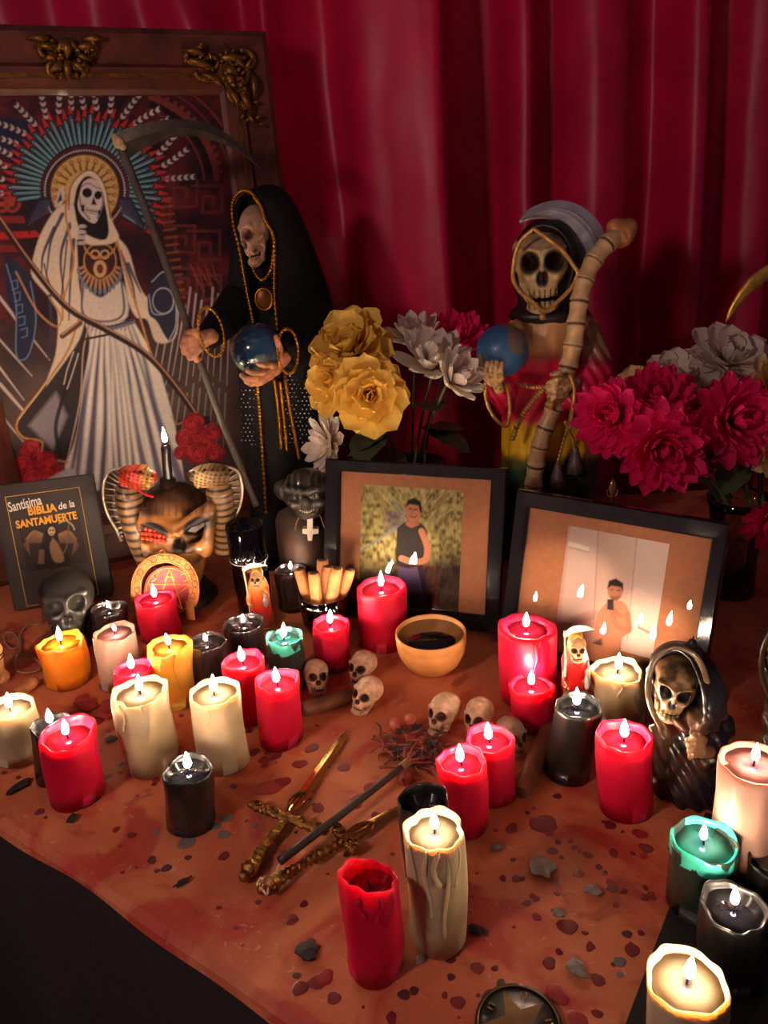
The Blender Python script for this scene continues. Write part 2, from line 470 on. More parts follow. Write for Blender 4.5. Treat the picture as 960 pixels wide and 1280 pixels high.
def skirt():
    per = []
    pts = np.array(inset(tpoly, .004)); n = len(pts)
    for i in range(n):
        a, c = pts[i], pts[(i + 1) % n]; k = max(2, int(np.linalg.norm(c - a) / .015))
        per += [a + (c - a) * j / k for j in range(k)]
    per = np.array(per); m = len(per); s = np.arange(m) * .015
    T = np.roll(per, -1, 0) - np.roll(per, 1, 0); T /= np.linalg.norm(T, axis=1)[:, None]; nr = np.stack([T[:, 1], -T[:, 0]], 1)
    wv = (np.sin(s * 21) + .6 * np.sin(s * 9 + 1))[:, None]
    rows = [np.column_stack([per + nr * (o_ + a_ * wv), np.full(m, z)]) for o_, a_, z in ((.002, 0, -.004), (.006, .002, -.06), (.010, .008, -.30), (.014, .012, -.74))]
    V = np.vstack(rows); Fc = []
    for r in range(3):
        for i in range(m): j = (i + 1) % m; Fc.append((r * m + i, r * m + m + i, r * m + m + j, r * m + j))
    return V, Fc
solo('table_skirt', skirt(), M('dark_skirt_cloth', rgb(34, 18, 17), .9, var=.25, scale=60, bump=.4), 'dark brown cloth skirt hanging down the front of the table', 'table skirt', loc=(0, .9, -.74))

# ------------------------------------------------------------------ candles
def wax(name, col, rad, scale=.014, rough=.5, sss=1.0, bump=.15):
    return M('wax_' + name, col, rough, spec=.25, var=.08, scale=40, sss=sss, srad=rad, sscale=scale, bump=bump, bscale=130, coat=.05)
WAX = {
    'red': wax('red', (.50, .003, .032), (1, .08, .14), .026), 'white': wax('white', (.42, .32, .19), (1, .75, .5), .012),
    'pink': wax('pink', (.38, .23, .175), (1, .6, .5), .012), 'orange': wax('orange', (.75, .22, .010), (1, .4, .1), .016),
    'amber': wax('amber', (.60, .25, .03), (1, .45, .12), .014),
    'black': M('wax_black', (.012, .011, .010), .32, var=.4, scale=50, bump=.25, bscale=120, coat=.4),
    'smoke': M('wax_smoke', (.020, .012, .013), .25, var=.4, scale=50, bump=.2, bscale=120, coat=.5),
    'green': M('wax_green', (.012, .022, .016), .32, var=.4, scale=50, bump=.2, bscale=120, coat=.4)}
POOLM = {'red': M('melt_red', (.62, .008, .03), .10, var=.1, sss=.5, srad=(1, .1, .1), sscale=.012, coat=.6),
         'white': M('melt_white', (.46, .34, .19), .12, var=.08, sss=.5, srad=(1, .7, .4), sscale=.01, coat=.6),
         'pink': M('melt_pink', (.62, .22, .20), .12, var=.15, sss=.5, srad=(1, .5, .4), sscale=.01, coat=.6),
         'orange': M('melt_orange', (.85, .30, .015), .12, var=.1, sss=.5, srad=(1, .4, .1), sscale=.012, coat=.6),
         'amber': M('melt_amber', (.62, .26, .03), .12, var=.1, sss=.5, srad=(1, .4, .1), sscale=.012, coat=.6),
         'black': M('melt_black', (.012, .012, .014), .06, var=.3, coat=.8),
         'smoke': M('melt_smoke', (.022, .016, .018), .06, var=.3, coat=.8),
         'green': M('melt_green', (.03, .16, .13), .10, var=.2, coat=.8)}
WICK = M('wick_char', (.012, .010, .009), .9, var=.4, scale=300)
RIM_GREEN = M('wax_teal_lip', (.05, .42, .32), .22, var=.15, sss=.6, srad=(.3, 1, .8), sscale=.008, coat=.5)
CLEAR = glass('clear_glass', (.97, .97, .97), .03, 1.5, 1.3)

def flame_geo(h=.022, r=.0042, n=8):
    ks = [(0.0, 0.0), (.55, .06), (.85, .16), (1.0, .30), (.88, .48), (.58, .68), (.26, .86), (0.0, 1.0)]
    prof = [(r * a, h * b) for a, b in ks]
    return lathe(prof, n)
FL_ME = new_mesh('flame', *flame_geo(), FLAME_MAT, True)
def candle_geo(R, h, depth, seed, rim=.004, slump=.0, side=.0012, wall=.16, lean=(0, 0)):
    rr = random.Random(seed)
    ph = [rr.uniform(0, 6.28) for _ in range(8)]
    def rimz(a): return rim * (.30 * math.sin(2 * a + ph[0]) + .16 * math.sin(3 * a + ph[1]) + .09 * math.sin(7 * a + ph[2]) + .08 * math.sin(11 * a + ph[3])) + slump * math.cos(a - ph[4])
    fz = [0, .004, .02, .25, .5, .72, .86, .95, 1.0]
    prof = [(0, 0), (R * .93, 0), (R * .985, .0025)] + [(R, h * q) for q in fz[2:-1]] + [(R * .985, h), (R * (1 - wall * .5), h + .0006), (R * (1 - wall), h - .0015), (R * (1 - wall * 1.25), h - depth * .6), (R * (1 - wall * 1.7), h - depth), (0, h - depth * 1.05)]
    def wob(k, a, r, z):
        t = max(0.0, min(1.0, z / h))
        s = side * (math.sin(3 * a + ph[5] + 5 * t) + .7 * math.sin(8 * a + ph[6]) * t)
        if k <= 2: s *= .3
        return r + s, z + (rimz(a) * max(0, (t - .55) / .45) if k > 2 else 0)
    V, Fc = lathe(prof, 72, wob)
    V[:, 0] += lean[0] * V[:, 2] / h; V[:, 1] += lean[1] * V[:, 2] / h
    return V, Fc
NC = [0]
def candle(tx, ty, bx, by, wpx, color, label, lit=True, z0=0.0, depth=.008, rim=.003, slump=0.0, side=.0010, wall=.13, fl=(0, 0), fs=1.0,
           lean=True, runs=(), dia=None, group=None, hh=None, wick=True, Yb=None, lip=None, leany=0.0):
    """top-ellipse centre, lowest visible pixel, width in pixels"""
    NC[0] += 1
    B = gz(bx, by - .25 * wpx, z0)
    if Yb is not None: B = at(bx, by, Yb); B[2] = z0
    h = hh if hh else top_height(B, ty)
    qx, qy, D = proj([B[0], B[1], B[2] + h])
    R = (dia if dia else wpx * D / F) / 2
    ln = ((tx - qx) * D / F if lean else 0, leany)
    t = thing({'black': 'black_candle', 'smoke': 'dark_candle'}.get(color, color + '_candle'), label, 'candle', B, group)
    V, Fc = candle_geo(R, h, depth, 100 + NC[0], rim, slump, side, wall, ln)
    body = part('wax_body', (V + B, Fc), WAX[color], t)
    pd = depth * .72
    pr = R * (1 - wall * 1.32)
    P, Pf = lathe([(0, 0), (pr, 0), (pr, -.0008)][::-1] if False else [(pr, -.0012), (pr, 0), (0, .0002)], 32)
    cz = h - pd
    C = B + np.array([ln[0] * cz / h, ln[1] * cz / h, cz])
    part('melted_pool', (P + C, Pf), POOLM[color], t)
    for ang, ln_, rr_ in runs:                      # wax that ran down the side
        a = math.radians(ang); Q = []
        for k in range(10):
            u = k / 9; z = h * (1.0 - ln_ * u); a2 = a + .10 * math.sin(u * 5 + ang)
            Q.append(B + np.array([(R * .995) * math.cos(a2) + ln[0] * z / h, (R * .995) * math.sin(a2), z - .001]))
        part('wax_run', tube(smooth_path(Q, 24), np.interp(np.linspace(0, 1, 24), [0, .15, .8, .93, 1], [.6, 1, .8, 1.25, .5]) * rr_, 8), WAX[color], t)
    if lip:
        lz = [(R * 1.01, h - .014), (R * 1.012, h - .004), (R * .99, h + .0015), (R * (1 - wall * .4), h + .0022), (R * (1 - wall * 1.05), h - .001), (R * (1 - wall * 1.2), h - .005)]
        lv, lf = lathe(lz, 40, lambda k, a, r, z: (r, z + rim * (.5 * math.sin(2 * a + 1) + .4 * math.sin(5 * a))))
        lf = lf[:-2]
        part('wax_rim', (lv + B + np.array([ln[0], ln[1], 0]), lf), lip, t)
    if wick:
        wb = C + np.array([fl[0], fl[1], 0])
        bend = rnd.uniform(-1, 1) * .0015
        part('wick', tube([wb + (0, 0, -.003), wb + (bend * .3, 0, .003), wb + (bend, 0, .007), wb + (bend * 1.6, .0005, .0095)], [.0009, .0009, .0008, .0006], 6), WICK, t)
        if lit:
            o = bpy.data.objects.new('flame', FL_ME); COL.objects.link(o); o.parent = t
            o.location = wb + (bend, 0, .0058) - B
            o.scale = (fs, fs, fs * rnd.uniform(.92, 1.12)); o.rotation_euler = (rnd.uniform(-.08, .08), rnd.uniform(-.1, .1), rnd.uniform(0, 6))
    return t
K = candle
K(12, 884, 27, 958, 60, 'white', 'ivory pillar candle beside a black candle at the front left table edge', rim=.004)
K(64, 905, 72, 982, 50, 'black', 'black candle burning right behind the red candle at the front left edge', rim=.005, fl=(0, 0), depth=.006)
K(84, 916, 97, 1010, 68, 'red', 'red candle burning down low at the front left edge of the cloth', slump=.003, depth=.012)
K(76, 802, 86, 864, 56, 'orange', 'bright orange candle with a ragged rim beside the black glass skull', rim=.005, side=.0018, depth=.006)
K(143, 790, 151, 866, 52, 'pink', 'pale pink candle with a tiny flame between the orange and amber candles', fs=.55, depth=.006)
K(166, 836, 172, 905, 46, 'red', 'short red candle tucked behind the tall white candle', rim=.004)
K(211, 806, 219, 890, 54, 'amber', 'amber yellow candle with a dripping side beside the short red one', rim=.004, side=.0016, fs=.8, runs=((-60, .6, .0026), (-100, .25, .002)))
K(194, 748, 203, 808, 50, 'red', 'red candle burning in front of the gilt horseshoe', depth=.005)
K(175, 863, 191, 970, 68, 'white', 'tall ivory candle with wax runs, left of its white twin', rim=.005, side=.0022, wall=.10, runs=((-150, .7, .0022), (-120, .35, .0018), (-70, .5, .0016)))
K(267, 864, 281, 968, 64, 'white', 'tall smooth ivory candle standing behind the squat black candle', rim=.003, side=.0010, wall=.10, runs=((-95, .25, .0014),))
K(234, 962, 240, 1042, 62, 'black', 'squat black candle standing alone near the front cloth edge', rim=.006, depth=.006, wall=.09)
K(258, 802, 263, 872, 50, 'smoke', 'dark votive candle with a glossy rim beside the amber candle', fs=.6, rim=.003, wall=.07, depth=.007)
K(304, 778, 309, 842, 50, 'smoke', 'dark votive candle with a wide wet pool in front of the small red figurine', fs=.6, rim=.003, wall=.07, depth=.008)
K(136, 760, 142, 812, 44, 'smoke', 'dark votive candle burning between the black skull and the horseshoe', fs=.55, rim=.003, wall=.07)
K(304, 825, 311, 908, 52, 'red', 'red candle in the middle cluster, left behind its brighter twin', rim=.004, depth=.010)
K(355, 796, 361, 868, 46, 'green', 'teal candle with a wet green rim in the middle cluster', rim=.003, lip=RIM_GREEN, wall=.10)
K(347, 850, 351, 938, 56, 'red', 'bright red candle at the front of the middle cluster', rim=.003, depth=.013)
K(413, 779, 417, 842, 46, 'red', 'small red candle in front of the bowl of cigars', rim=.003)
K(476, 733, 481, 818, 62, 'red', 'large red pillar candle in front of the photograph of a man outdoors', rim=.002, depth=.008, wall=.17, slump=.002)
K(363, 712, 368, 768, 40, 'smoke', 'dark candle with a silvery rim beside the bowl of cigars', rim=.004, wall=.07, depth=.006, fs=.6)
K(658, 783, 662, 888, 74, 'red', 'widest red pillar candle, wax run down its front, left of the mini red reaper', rim=.003, depth=.008, wall=.24, slump=.002, runs=((-88, .55, .0032), (-80, .3, .0022)))
K(664, 855, 669, 918, 56, 'red', 'short red candle in front of the widest red pillar', rim=.003, slump=.003)
K(771, 836, 775, 912, 62, 'white', 'ivory candle with clear melted edge next to the mini red reaper', rim=.004, side=.0018, wall=.09, runs=((-60, .8, .0020), (-100, .3, .0018)))
K(723, 882, 709, 980, 58, 'black', 'leaning black candle in front of the ivory candle', rim=.003, depth=.007, wall=.11)
K(780, 919, 781, 1025, 68, 'red', 'red candle standing alone in front of the black skull bust', rim=.002, depth=.011, wall=.15)
K(612, 922, 616, 1006, 60, 'red', 'red candle right behind its twin near the small skulls', rim=.004, depth=.010)
K(577, 950, 581, 1044, 62, 'red', 'red candle in front of its twin, beside the unlit black candle', rim=.003, depth=.010)
K(529, 1000, 536, 1112, 64, 'black', 'unlit burnt black candle hidden behind the tall white front candle', lit=False, rim=.006, depth=.014, wall=.08)
K(543, 1036, 548, 1188, 76, 'white', 'tall white candle with cracked drips beside the unlit red one', rim=.004, side=.0016, depth=.007, wall=.13, fs=.9, runs=((-110, .6, .0022), (-75, .8, .0018), (-50, .35, .0020), (-140, .45, .0018), (-92, .3, .0026)))
K(462, 1094, 469, 1224, 74, 'red', 'unlit red candle with a hollowed top at the front of the cloth', lit=False, rim=.006, slump=.009, depth=.022, side=.0014, wall=.10, runs=((-50, .35, .0026), (-110, .2, .0022), (-75, .25, .0018)))

# ------------------------------------------------------------------ helpers for figures
def skull_fn(X, Y, Z):
    A = abs(X)
    d = ell(X, Y, Z, (0, .10, .08), (.37, .44, .34))
    d = smin(d, ell(X, Y, Z, (0, -.15, -.06), (.29, .25, .32)), .10)
    d = smin(d, cap(A, Y, Z, (.05, -.37, .065), (.25, -.27, .10), .052, .05), .05)          # brow
    d = smin(d, cap(A, Y, Z, (.17, -.32, -.15), (.31, -.05, -.10), .055, .04), .05)         # cheek bone
    d = smin(d, ell(X, Y, Z, (0, -.26, -.29), (.195, .15, .13)), .06)                       # upper jaw
    d = smin(d, cap(A, Y, Z, (.25, .0, -.15), (.19, -.12, -.47), .06, .06), .04)            # jaw branch
    d = smin(d, ell(X, Y, Z, (0, -.24, -.49), (.205, .16, .10)), .05)                       # chin
    d = smin(d, cap(X, Y, Z, (0, -.40, .03), (0, -.44, -.10), .035, .03), .04)              # nose bridge
    ca, sa = math.cos(.25), math.sin(.25)
    d = smax(d, -ell(A * ca + (Z + .045) * sa, Y, -A * sa + (Z + .045) * ca, (.152, -.40, .0), (.112, .20, .098)), .02)
    d = smax(d, -ell(A, Y, Z, (.032, -.46, -.185), (.038, .11, .065)), .012)
    d = smax(d, -ell(A, Y, Z, (.235, -.20, -.30), (.07, .16, .085)), .03)
    d = smax(d, -ell(A, Y, Z, (.46, -.12, .02), (.13, .17, .15)), .06)
    slit = rbox(X, Y, Z, (0, -.36, -.395), (.15, .12, .010), .004)
    d = smax(d, -slit, .006)
    m = np.clip(1.6 - np.abs(Z + .395) / .075, 0, 1) * (Y < -.15)
    d = d + m * .014 * (np.cos(X * 2 * np.pi / .066) < -.6)
    return d
def skull_paint(P):
    X, Y, Z = P.T; A = np.abs(X)
    e = np.maximum(0, 1.25 - np.sqrt(((A - .150) / .115) ** 2 + ((Z + .045) / .10) ** 2)) * (Y < -.08) * 3
    n = np.maximum(0, 1.25 - np.sqrt(((A - .025) / .05) ** 2 + ((Z + .185) / .075) ** 2)) * (Y < -.2) * 3
    s = (np.abs(Z + .395) < .018) * (Y < -.2) * (A < .2) * .95
    g = (np.cos(X * 2 * np.pi / .066) < -.72) * (np.abs(Z + .395) < .10) * (Y < -.18) * .85
    return np.clip(np.maximum.reduce([e, n, s, g]), 0, 1)
SKV, SKF = surf(skull_fn, (-.46, -.56, -.66), (.46, .60, .50), .0155)
SKP = skull_paint(SKV)
def skull_geo(loc, h, yaw=0.0, tilt=0.0, roll=0.0, sx=1.0, squash=1.0):
    """h: height in metres; yaw turns the face (0 looks at the viewer, positive to the viewer's right)"""
    R = rotz(yaw) @ rotx(tilt) @ roty(roll)
    V = SKV.copy(); k = V[:, 2] > .08; V[k, 2] = .08 + (V[k, 2] - .08) * squash
    return xf((V, SKF), loc, R, (h / 1.0 * sx, h / 1.0, h / 1.0))
def mixc(a, b, t): t = np.asarray(t)[:, None]; return np.asarray(a) * (1 - t) + np.asarray(b) * t
def skull_cols(bone, dark, seed=0, var=.35):
    n = vnoise(SKV, 7, seed) * .7 + vnoise(SKV, 18, seed + 1) * .3
    return mixc(mixc(np.array(bone) * (1 - var), np.array(bone), np.clip((n - .3) * 2.2, 0, 1)), dark, SKP)

class Loft:
    """upright body through rows (pixel row, left pixel, right pixel) at distance Y; ry = half depth"""
    def __init__(s, rows, Y, ry, zbase=0.0008, dy=None):
        R = []
        for k, (py, xl, xr) in enumerate(rows):
            a, b = at(xl, py, Y), at(xr, py, Y)
            R.append(((a[2] + b[2]) / 2, (a[0] + b[0]) / 2, (b[0] - a[0]) / 2, (ry[k] if hasattr(ry, '__len__') else ry), 0 if dy is None else dy[k]))
        R = np.array(R)[::-1]; R = R[np.argsort(R[:, 0])]
        R[0, 0] = zbase; s.R = R; s.Y = Y
    def at(s, z): return [np.interp(z, s.R[:, 0], s.R[:, i]) for i in range(1, 5)]
    def front(s, x, z):
        cx, rx, ry, dy = s.at(z); u = np.clip((x - cx) / rx, -.98, .98)
        return s.Y + dy - ry * math.sqrt(1 - u * u)
    def on(s, px, py, out=0.0):
        """point on the front surface seen at a pixel"""
        Y = s.Y
        for _ in range(6):
            p = at(px, py, Y); Y = s.front(p[0], p[2]) - out
        return at(px, py, Y)
    def geo(s, nz=70, na=64, disp=None):
        z0, z1 = s.R[0, 0], s.R[-1, 0]; V = []
        for k in range(nz):
            z = z0 + (z1 - z0) * k / (nz - 1); cx, rx, ry, dy = s.at(z)
            for i in range(na):
                a = 2 * math.pi * i / na; g = 1 + (disp(a, z) if disp else 0)
                V.append((cx + rx * g * math.cos(a), s.Y + dy + ry * g * math.sin(a), z))
        Fc = [(k * na + i, k * na + (i + 1) % na, k * na + na + (i + 1) % na, k * na + na + i) for k in range(nz - 1) for i in range(na)]
        n = nz * na; V = np.array(V)
        V = np.vstack([V, V[:na].mean(0), V[-na:].mean(0)])
        Fc += [(n, (i + 1) % na, i) for i in range(na)] + [(n + 1, n - na + i, n - na + (i + 1) % na) for i in range(na)]
        return V, Fc
def hand_geo(palm, fingers, h=.0012, k=.0025):
    """palm: list of (point, radius); fingers: list of polylines with radii (root .. tip)"""
    pts = np.array([p for p, r in palm] + [p for f in fingers for p, r in f])
    pad = .014
    def fn(X, Y, Z):
        d = None
        for (a, ra), (b, rb) in zip(palm[:-1], palm[1:]):
            e = cap(X, Y, Z, a, b, ra, rb); d = e if d is None else smin(d, e, .004)
        for f in fingers:
            for (a, ra), (b, rb) in zip(f[:-1], f[1:]): d = smin(d, cap(X, Y, Z, a, b, ra, rb), k if a is f[0][0] else .0008)
        return d
    return surf(fn, pts.min(0) - pad, pts.max(0) + pad, h)
def bead_trim(pts, r, n, mat, parent, name='bead_trim'):
    """string of small spikes and beads along a path: one braid"""
    P = smooth_path(pts, n); gs = [tube(P, r * .5, 5)]
    for p in P: gs.append(ball(p, r, 6, 4))
    return part(name, join(*gs), mat, parent)

class Art:
    """flat print: colours painted over the points of a sheet, laid out in photograph pixels"""
    def __init__(s, PX, PY, base):
        s.x, s.y = PX, PY; s.c = np.tile(np.array(base, float), (len(PX), 1))
    def blend(s, idx, a, col):
        a = np.clip(a, 0, 1)[:, None]; s.c[idx] = s.c[idx] * (1 - a) + np.asarray(col) * a
    def near(s, pts, pad):
        p = np.asarray(pts, float)
        return np.where((s.x > p[:, 0].min() - pad) & (s.x < p[:, 0].max() + pad) & (s.y > p[:, 1].min() - pad) & (s.y < p[:, 1].max() + pad))[0]
    @staticmethod
    def segd(x, y, a, b):
        dx, dy = b[0] - a[0], b[1] - a[1]; L = dx * dx + dy * dy + 1e-9
        t = np.clip(((x - a[0]) * dx + (y - a[1]) * dy) / L, 0, 1)
        return np.hypot(x - a[0] - t * dx, y - a[1] - t * dy), t
    def poly(s, pts, col, soft=.8, alpha=1.0, curve=False, col2=None, grad=None):
        if curve: pts = smooth_path(list(pts) + [pts[0]], len(pts) * 5)
        i = s.near(pts, soft * 2 + 1)
        if not len(i): return
        x, y = s.x[i], s.y[i]; d = np.full(len(i), 1e9); ins = np.zeros(len(i), bool); n = len(pts)
        for k in range(n):
            a, b = pts[k], pts[(k + 1) % n]
            d = np.minimum(d, s.segd(x, y, a, b)[0])
            if a[1] != b[1]:
                c = ((a[1] > y) != (b[1] > y)) & (x < (b[0] - a[0]) * (y - a[1]) / (b[1] - a[1]) + a[0]); ins ^= c
        m = np.clip(.5 + np.where(ins, d, -d) / (2 * soft), 0, 1) * alpha
        if col2 is not None:
            (x0, y0), (x1, y1) = grad; t = np.clip(((x - x0) * (x1 - x0) + (y - y0) * (y1 - y0)) / ((x1 - x0) ** 2 + (y1 - y0) ** 2), 0, 1)[:, None]
            col = np.asarray(col) * (1 - t) + np.asarray(col2) * t
        s.blend(i, m, col)
    def line(s, pts, w, col, alpha=1.0, soft=.7, curve=True, w2=None):
        if curve and len(pts) > 2: pts = smooth_path(pts, len(pts) * 5)
        w2 = w if w2 is None else w2
        i = s.near(pts, max(w, w2) + soft + 1)
        if not len(i): return
        x, y = s.x[i], s.y[i]; m = np.zeros(len(i)); n = len(pts) - 1
        for k in range(n):
            d, t = s.segd(x, y, pts[k], pts[k + 1]); hw = (w + (w2 - w) * (k + t) / n) / 2
            m = np.maximum(m, np.clip(.5 + (hw - d) / (2 * soft), 0, 1))
        s.blend(i, m * alpha, col)
    def disc(s, cx, cy, rx, ry, col, ang=0.0, soft=.8, alpha=1.0, ring=None):
        r = max(rx, ry) + 3; i = s.near([(cx - r, cy - r), (cx + r, cy + r)], 1)
        if not len(i): return
        ca, sa = math.cos(ang), math.sin(ang); x, y = s.x[i] - cx, s.y[i] - cy
        u, v = (x * ca + y * sa) / rx, (-x * sa + y * ca) / ry
        d = (1 - np.hypot(u, v)) * min(rx, ry)
        if ring: d = ring / 2 - np.abs(d)
        s.blend(i, np.clip(.5 + d / (2 * soft), 0, 1) * alpha, col)
def sheet(O, U, Vv, w0, w1, h0, h1, step):
    """flat grid in the plane O + a U + b V"""
    na, nb = int((w1 - w0) / step) + 1, int((h1 - h0) / step) + 1
    A, B = np.meshgrid(np.linspace(w0, w1, na), np.linspace(h0, h1, nb), indexing='ij')
    P = O + A.ravel()[:, None] * U + B.ravel()[:, None] * Vv
    i, k = np.meshgrid(np.arange(na - 1), np.arange(nb - 1), indexing='ij'); a = (i * nb + k).ravel()
    return P, np.stack([a, a + nb, a + nb + 1, a + 1], 1)
class Board:
    """upright rectangle standing on the table: bottom centre, yaw, lean back"""
    def __init__(s, x, y, z, yaw, lean, w, h):
        s.O = np.array([x, y, z]); s.U = np.array([math.cos(yaw), math.sin(yaw), 0]); n = np.array([math.sin(yaw), -math.cos(yaw), 0])
        s.V = np.array([0, 0, 1]) * math.cos(lean) - n * math.sin(lean); s.N = n * math.cos(lean) + np.array([0, 0, 1]) * math.sin(lean)
        s.w, s.h = w, h; s.yaw = yaw
    def p(s, a, b, n=0.0): return s.O + s.U * a + s.V * b + s.N * n
    def hit(s, px, py, n=0.0):
        r = ray(px, py); q = s.O + s.N * n; t = ((q - CAM) @ s.N) / (r @ s.N); P = CAM + r * t - s.O
        return P @ s.U, P @ s.V
    def box(s, a0, a1, b0, b1, n0, n1):
        V, Fc = box(a0, a1, n0, n1, b0, b1)
        return np.array([s.p(v[0], v[2], v[1]) for v in V]), [f[::-1] for f in Fc]
    def bar(s, P, sec):
        """mitred bar: outline of (a,b) outer/inner ends, sec = list of (t across 0..1, n)"""
        o0, o1, i0, i1 = [np.array(q, float) for q in P]; k = len(sec); V = []
        for e0, e1 in ((o0, i0), (o1, i1)):
            for t, n in sec: q = e0 + (e1 - e0) * t; V.append(s.p(q[0], q[1], n))
        Fc = [(i, (i + 1) % k, k + (i + 1) % k, k + i) for i in range(k)] + [tuple(range(k))[::-1], tuple(range(k, 2 * k))]
        return np.array(V), Fc
    def text(s, txt, a, b, size, n, width=None, shear=0.0, rot=0.0, bold=0.0):
        cu = bpy.data.curves.new('lettering', 'FONT'); cu.body = txt; cu.size = size; cu.align_x = 'LEFT'; cu.extrude = 0.0; cu.offset = bold
        cu.resolution_u = 3; cu.shear = shear
        o = bpy.data.objects.new('lettering_tmp', cu); COL.objects.link(o)
        bpy.context.view_layer.update()
        me = o.to_mesh(); V = np.array([v.co[:] for v in me.vertices]); Fc = [list(p.vertices) for p in me.polygons]; o.to_mesh_clear()
        bpy.data.objects.remove(o); bpy.data.curves.remove(cu)
        V = V[:, :2] - (V[:, 0].min(), 0)
        if width: V[:, 0] *= width / V[:, 0].max()
        c, q = math.cos(rot), math.sin(rot); V = V @ np.array([[c, q], [-q, c]])
        return np.array([s.p(a + v[0], b + v[1], n) for v in V]), Fc
PRINT = M('printed_paper', rough=.55, attr=True, var=.06, scale=300, spec=.3)
GOLD = M('gold_braid', rgb(190, 130, 30), .35, .9, var=.3, scale=200)
BLACKCLOTH = M('black_velvet', (.0035, .003, .003), .8, var=.3, scale=80, spec=.25, bump=.3, bscale=400)
PAINT = M('painted_resin', rough=.42, attr=True, var=.12, scale=90, coat=.12, bump=.12, bscale=250)
BONE = M('bone_resin', rough=.5, attr=True, var=.18, scale=120, bump=.2, bscale=300)
STEEL = M('dark_steel', rgb(96, 84, 72), .38, .75, var=.35, scale=60, bump=.2)

# ------------------------------------------------------------------ framed picture
PB = Board(-.4446, 1.42, 0.0012, .3934, .06, .645, .9056)
FR = M('old_mahogany', rgb(84, 36, 22), .45, var=.35, scale=22, bump=.2, bscale=90, col2=rgb(112, 52, 30), coat=.1)
FRG = M('worn_gilt', rgb(128, 88, 34), .42, .75, var=.55, scale=70, bump=.4, bscale=140)
t = thing('framed_picture', 'large wood framed painting of a white robed skeleton in a feather headdress', 'picture', PB.O)
ar, bt = PB.hit(275, 118, .02); hw = PB.w / 2; IW = ar; IB = bt; rw = hw - ar
sec = [(0, -.012), (0, .028), (.10, .034), (.55, .030), (.62, .038), (.80, .036), (.92, .022), (1, .016), (1, -.012)]
L_, R_, T_, B_ = -hw, hw, PB.h, 0
il, ir, it_, ib = -hw + rw, hw - rw, IB, PB.h - IB
for nm, q in (('frame_rail', ((L_, T_), (R_, T_), (il, it_), (ir, it_))), ('frame_stile', ((R_, T_), (R_, B_), (ir, it_), (ir, ib))),
              ('frame_rail', ((R_, B_), (L_, B_), (ir, ib), (il, ib))), ('frame_stile', ((L_, B_), (L_, T_), (il, ib), (il, it_)))):
    part(nm, PB.bar(q, sec), FR, t, False)
part('backing', PB.box(L_ + .01, R_ - .01, .01, T_ - .01, -.010, .008), FR, t, False)
# gilt strip of worn gold leaf along the inner moulding
for q in (((il - .028, it_ + .028), (ir + .028, it_ + .028), (il - .022, it_ + .022), (ir + .022, it_ + .022)), ((ir + .028, it_ + .028), (ir + .028, ib - .028), (ir + .022, it_ + .022), (ir + .022, ib - .022))):
    part('gilt_line', PB.bar(q, [(0, .034), (0, .0385), (1, .0385), (1, .034)]), FRG, t, False)

def scroll(cx, cy, r0, turns, sgn, a0, n=26, rr=.006):
    P = []
    for k in range(n):
        u = k / (n - 1); a = a0 + sgn * turns * 2 * math.pi * u; r = r0 * (1 - .82 * u)
        A, B = PB.hit(cx + r * math.cos(a), cy + r * math.sin(a), .04); P.append(PB.p(A, B, .036 + .008 * u))
    return tube(P, np.linspace(rr, rr * .55, n), 7)
def leafb(x0, y0, x1, y1, wd, rr=.03):
    """carved leaf between two pixels"""
    A0, B0 = PB.hit(x0, y0, .04); A1, B1 = PB.hit(x1, y1, .04); m = 9; P = []; R = []
    for k in range(m): u = k / (m - 1); P.append(PB.p(A0 + (A1 - A0) * u, B0 + (B1 - B0) * u, .036 + .010 * math.sin(math.pi * u))); R.append(wd * 1.0 / 961 * (.25 + math.sin(math.pi * min(1, u * 1.15 + .05)) * .75))
    return tube(P, R, 7)
gs = [scroll(296, 95, 22, 1.3, 1, 2.6), scroll(300, 118, 18, 1.2, -1, -1.2), scroll(262, 82, 20, 1.2, -1, 2.8), scroll(240, 68, 12, 1.1, 1, .3), scroll(306, 76, 14, 1.1, 1, -2),
      leafb(232, 74, 275, 88, 7), leafb(228, 62, 262, 70, 6), leafb(250, 92, 282, 104, 6), leafb(272, 72, 312, 74, 7), leafb(300, 110, 316, 150, 7), leafb(286, 108, 300, 140, 6), leafb(316, 90, 318, 128, 6),
      leafb(308, 140, 320, 162, 4), leafb(280, 86, 300, 96, 9), leafb(283, 64, 312, 92, 5), leafb(262, 96, 288, 118, 4)]
A_, B_2 = PB.hit(288, 98, .045); gs.append(ball(PB.p(A_, B_2, .046), .009, 10, 7))
for k in range(6):
    a = k * math.pi / 3; A2, B2 = PB.hit(288 + 8 * math.cos(a), 98 + 8 * math.sin(a), .045); gs.append(ball(PB.p(A2, B2, .043), .006, 8, 6))
ro = random.Random(4)
for k in range(34):
    u = k / 33; x, y = (232 + 76 * min(1, u * 2), 66 + 12 * min(1, u * 2) + 8 * math.sin(k)) if u < .5 else (296 + 20 * (u - .5) * 2 + 6 * math.sin(k), 84 + 70 * (u - .5) * 2)
    a = ro.uniform(0, 6.28); gs.append(leafb(x, y + ro.uniform(-6, 14) * (u < .5), x + 12 * math.cos(a), y + 12 * math.sin(a), 3.2))
part('corner_ornament', join(*gs), FRG, t, label='gilt carved scrollwork on the frame corner')
gs = []
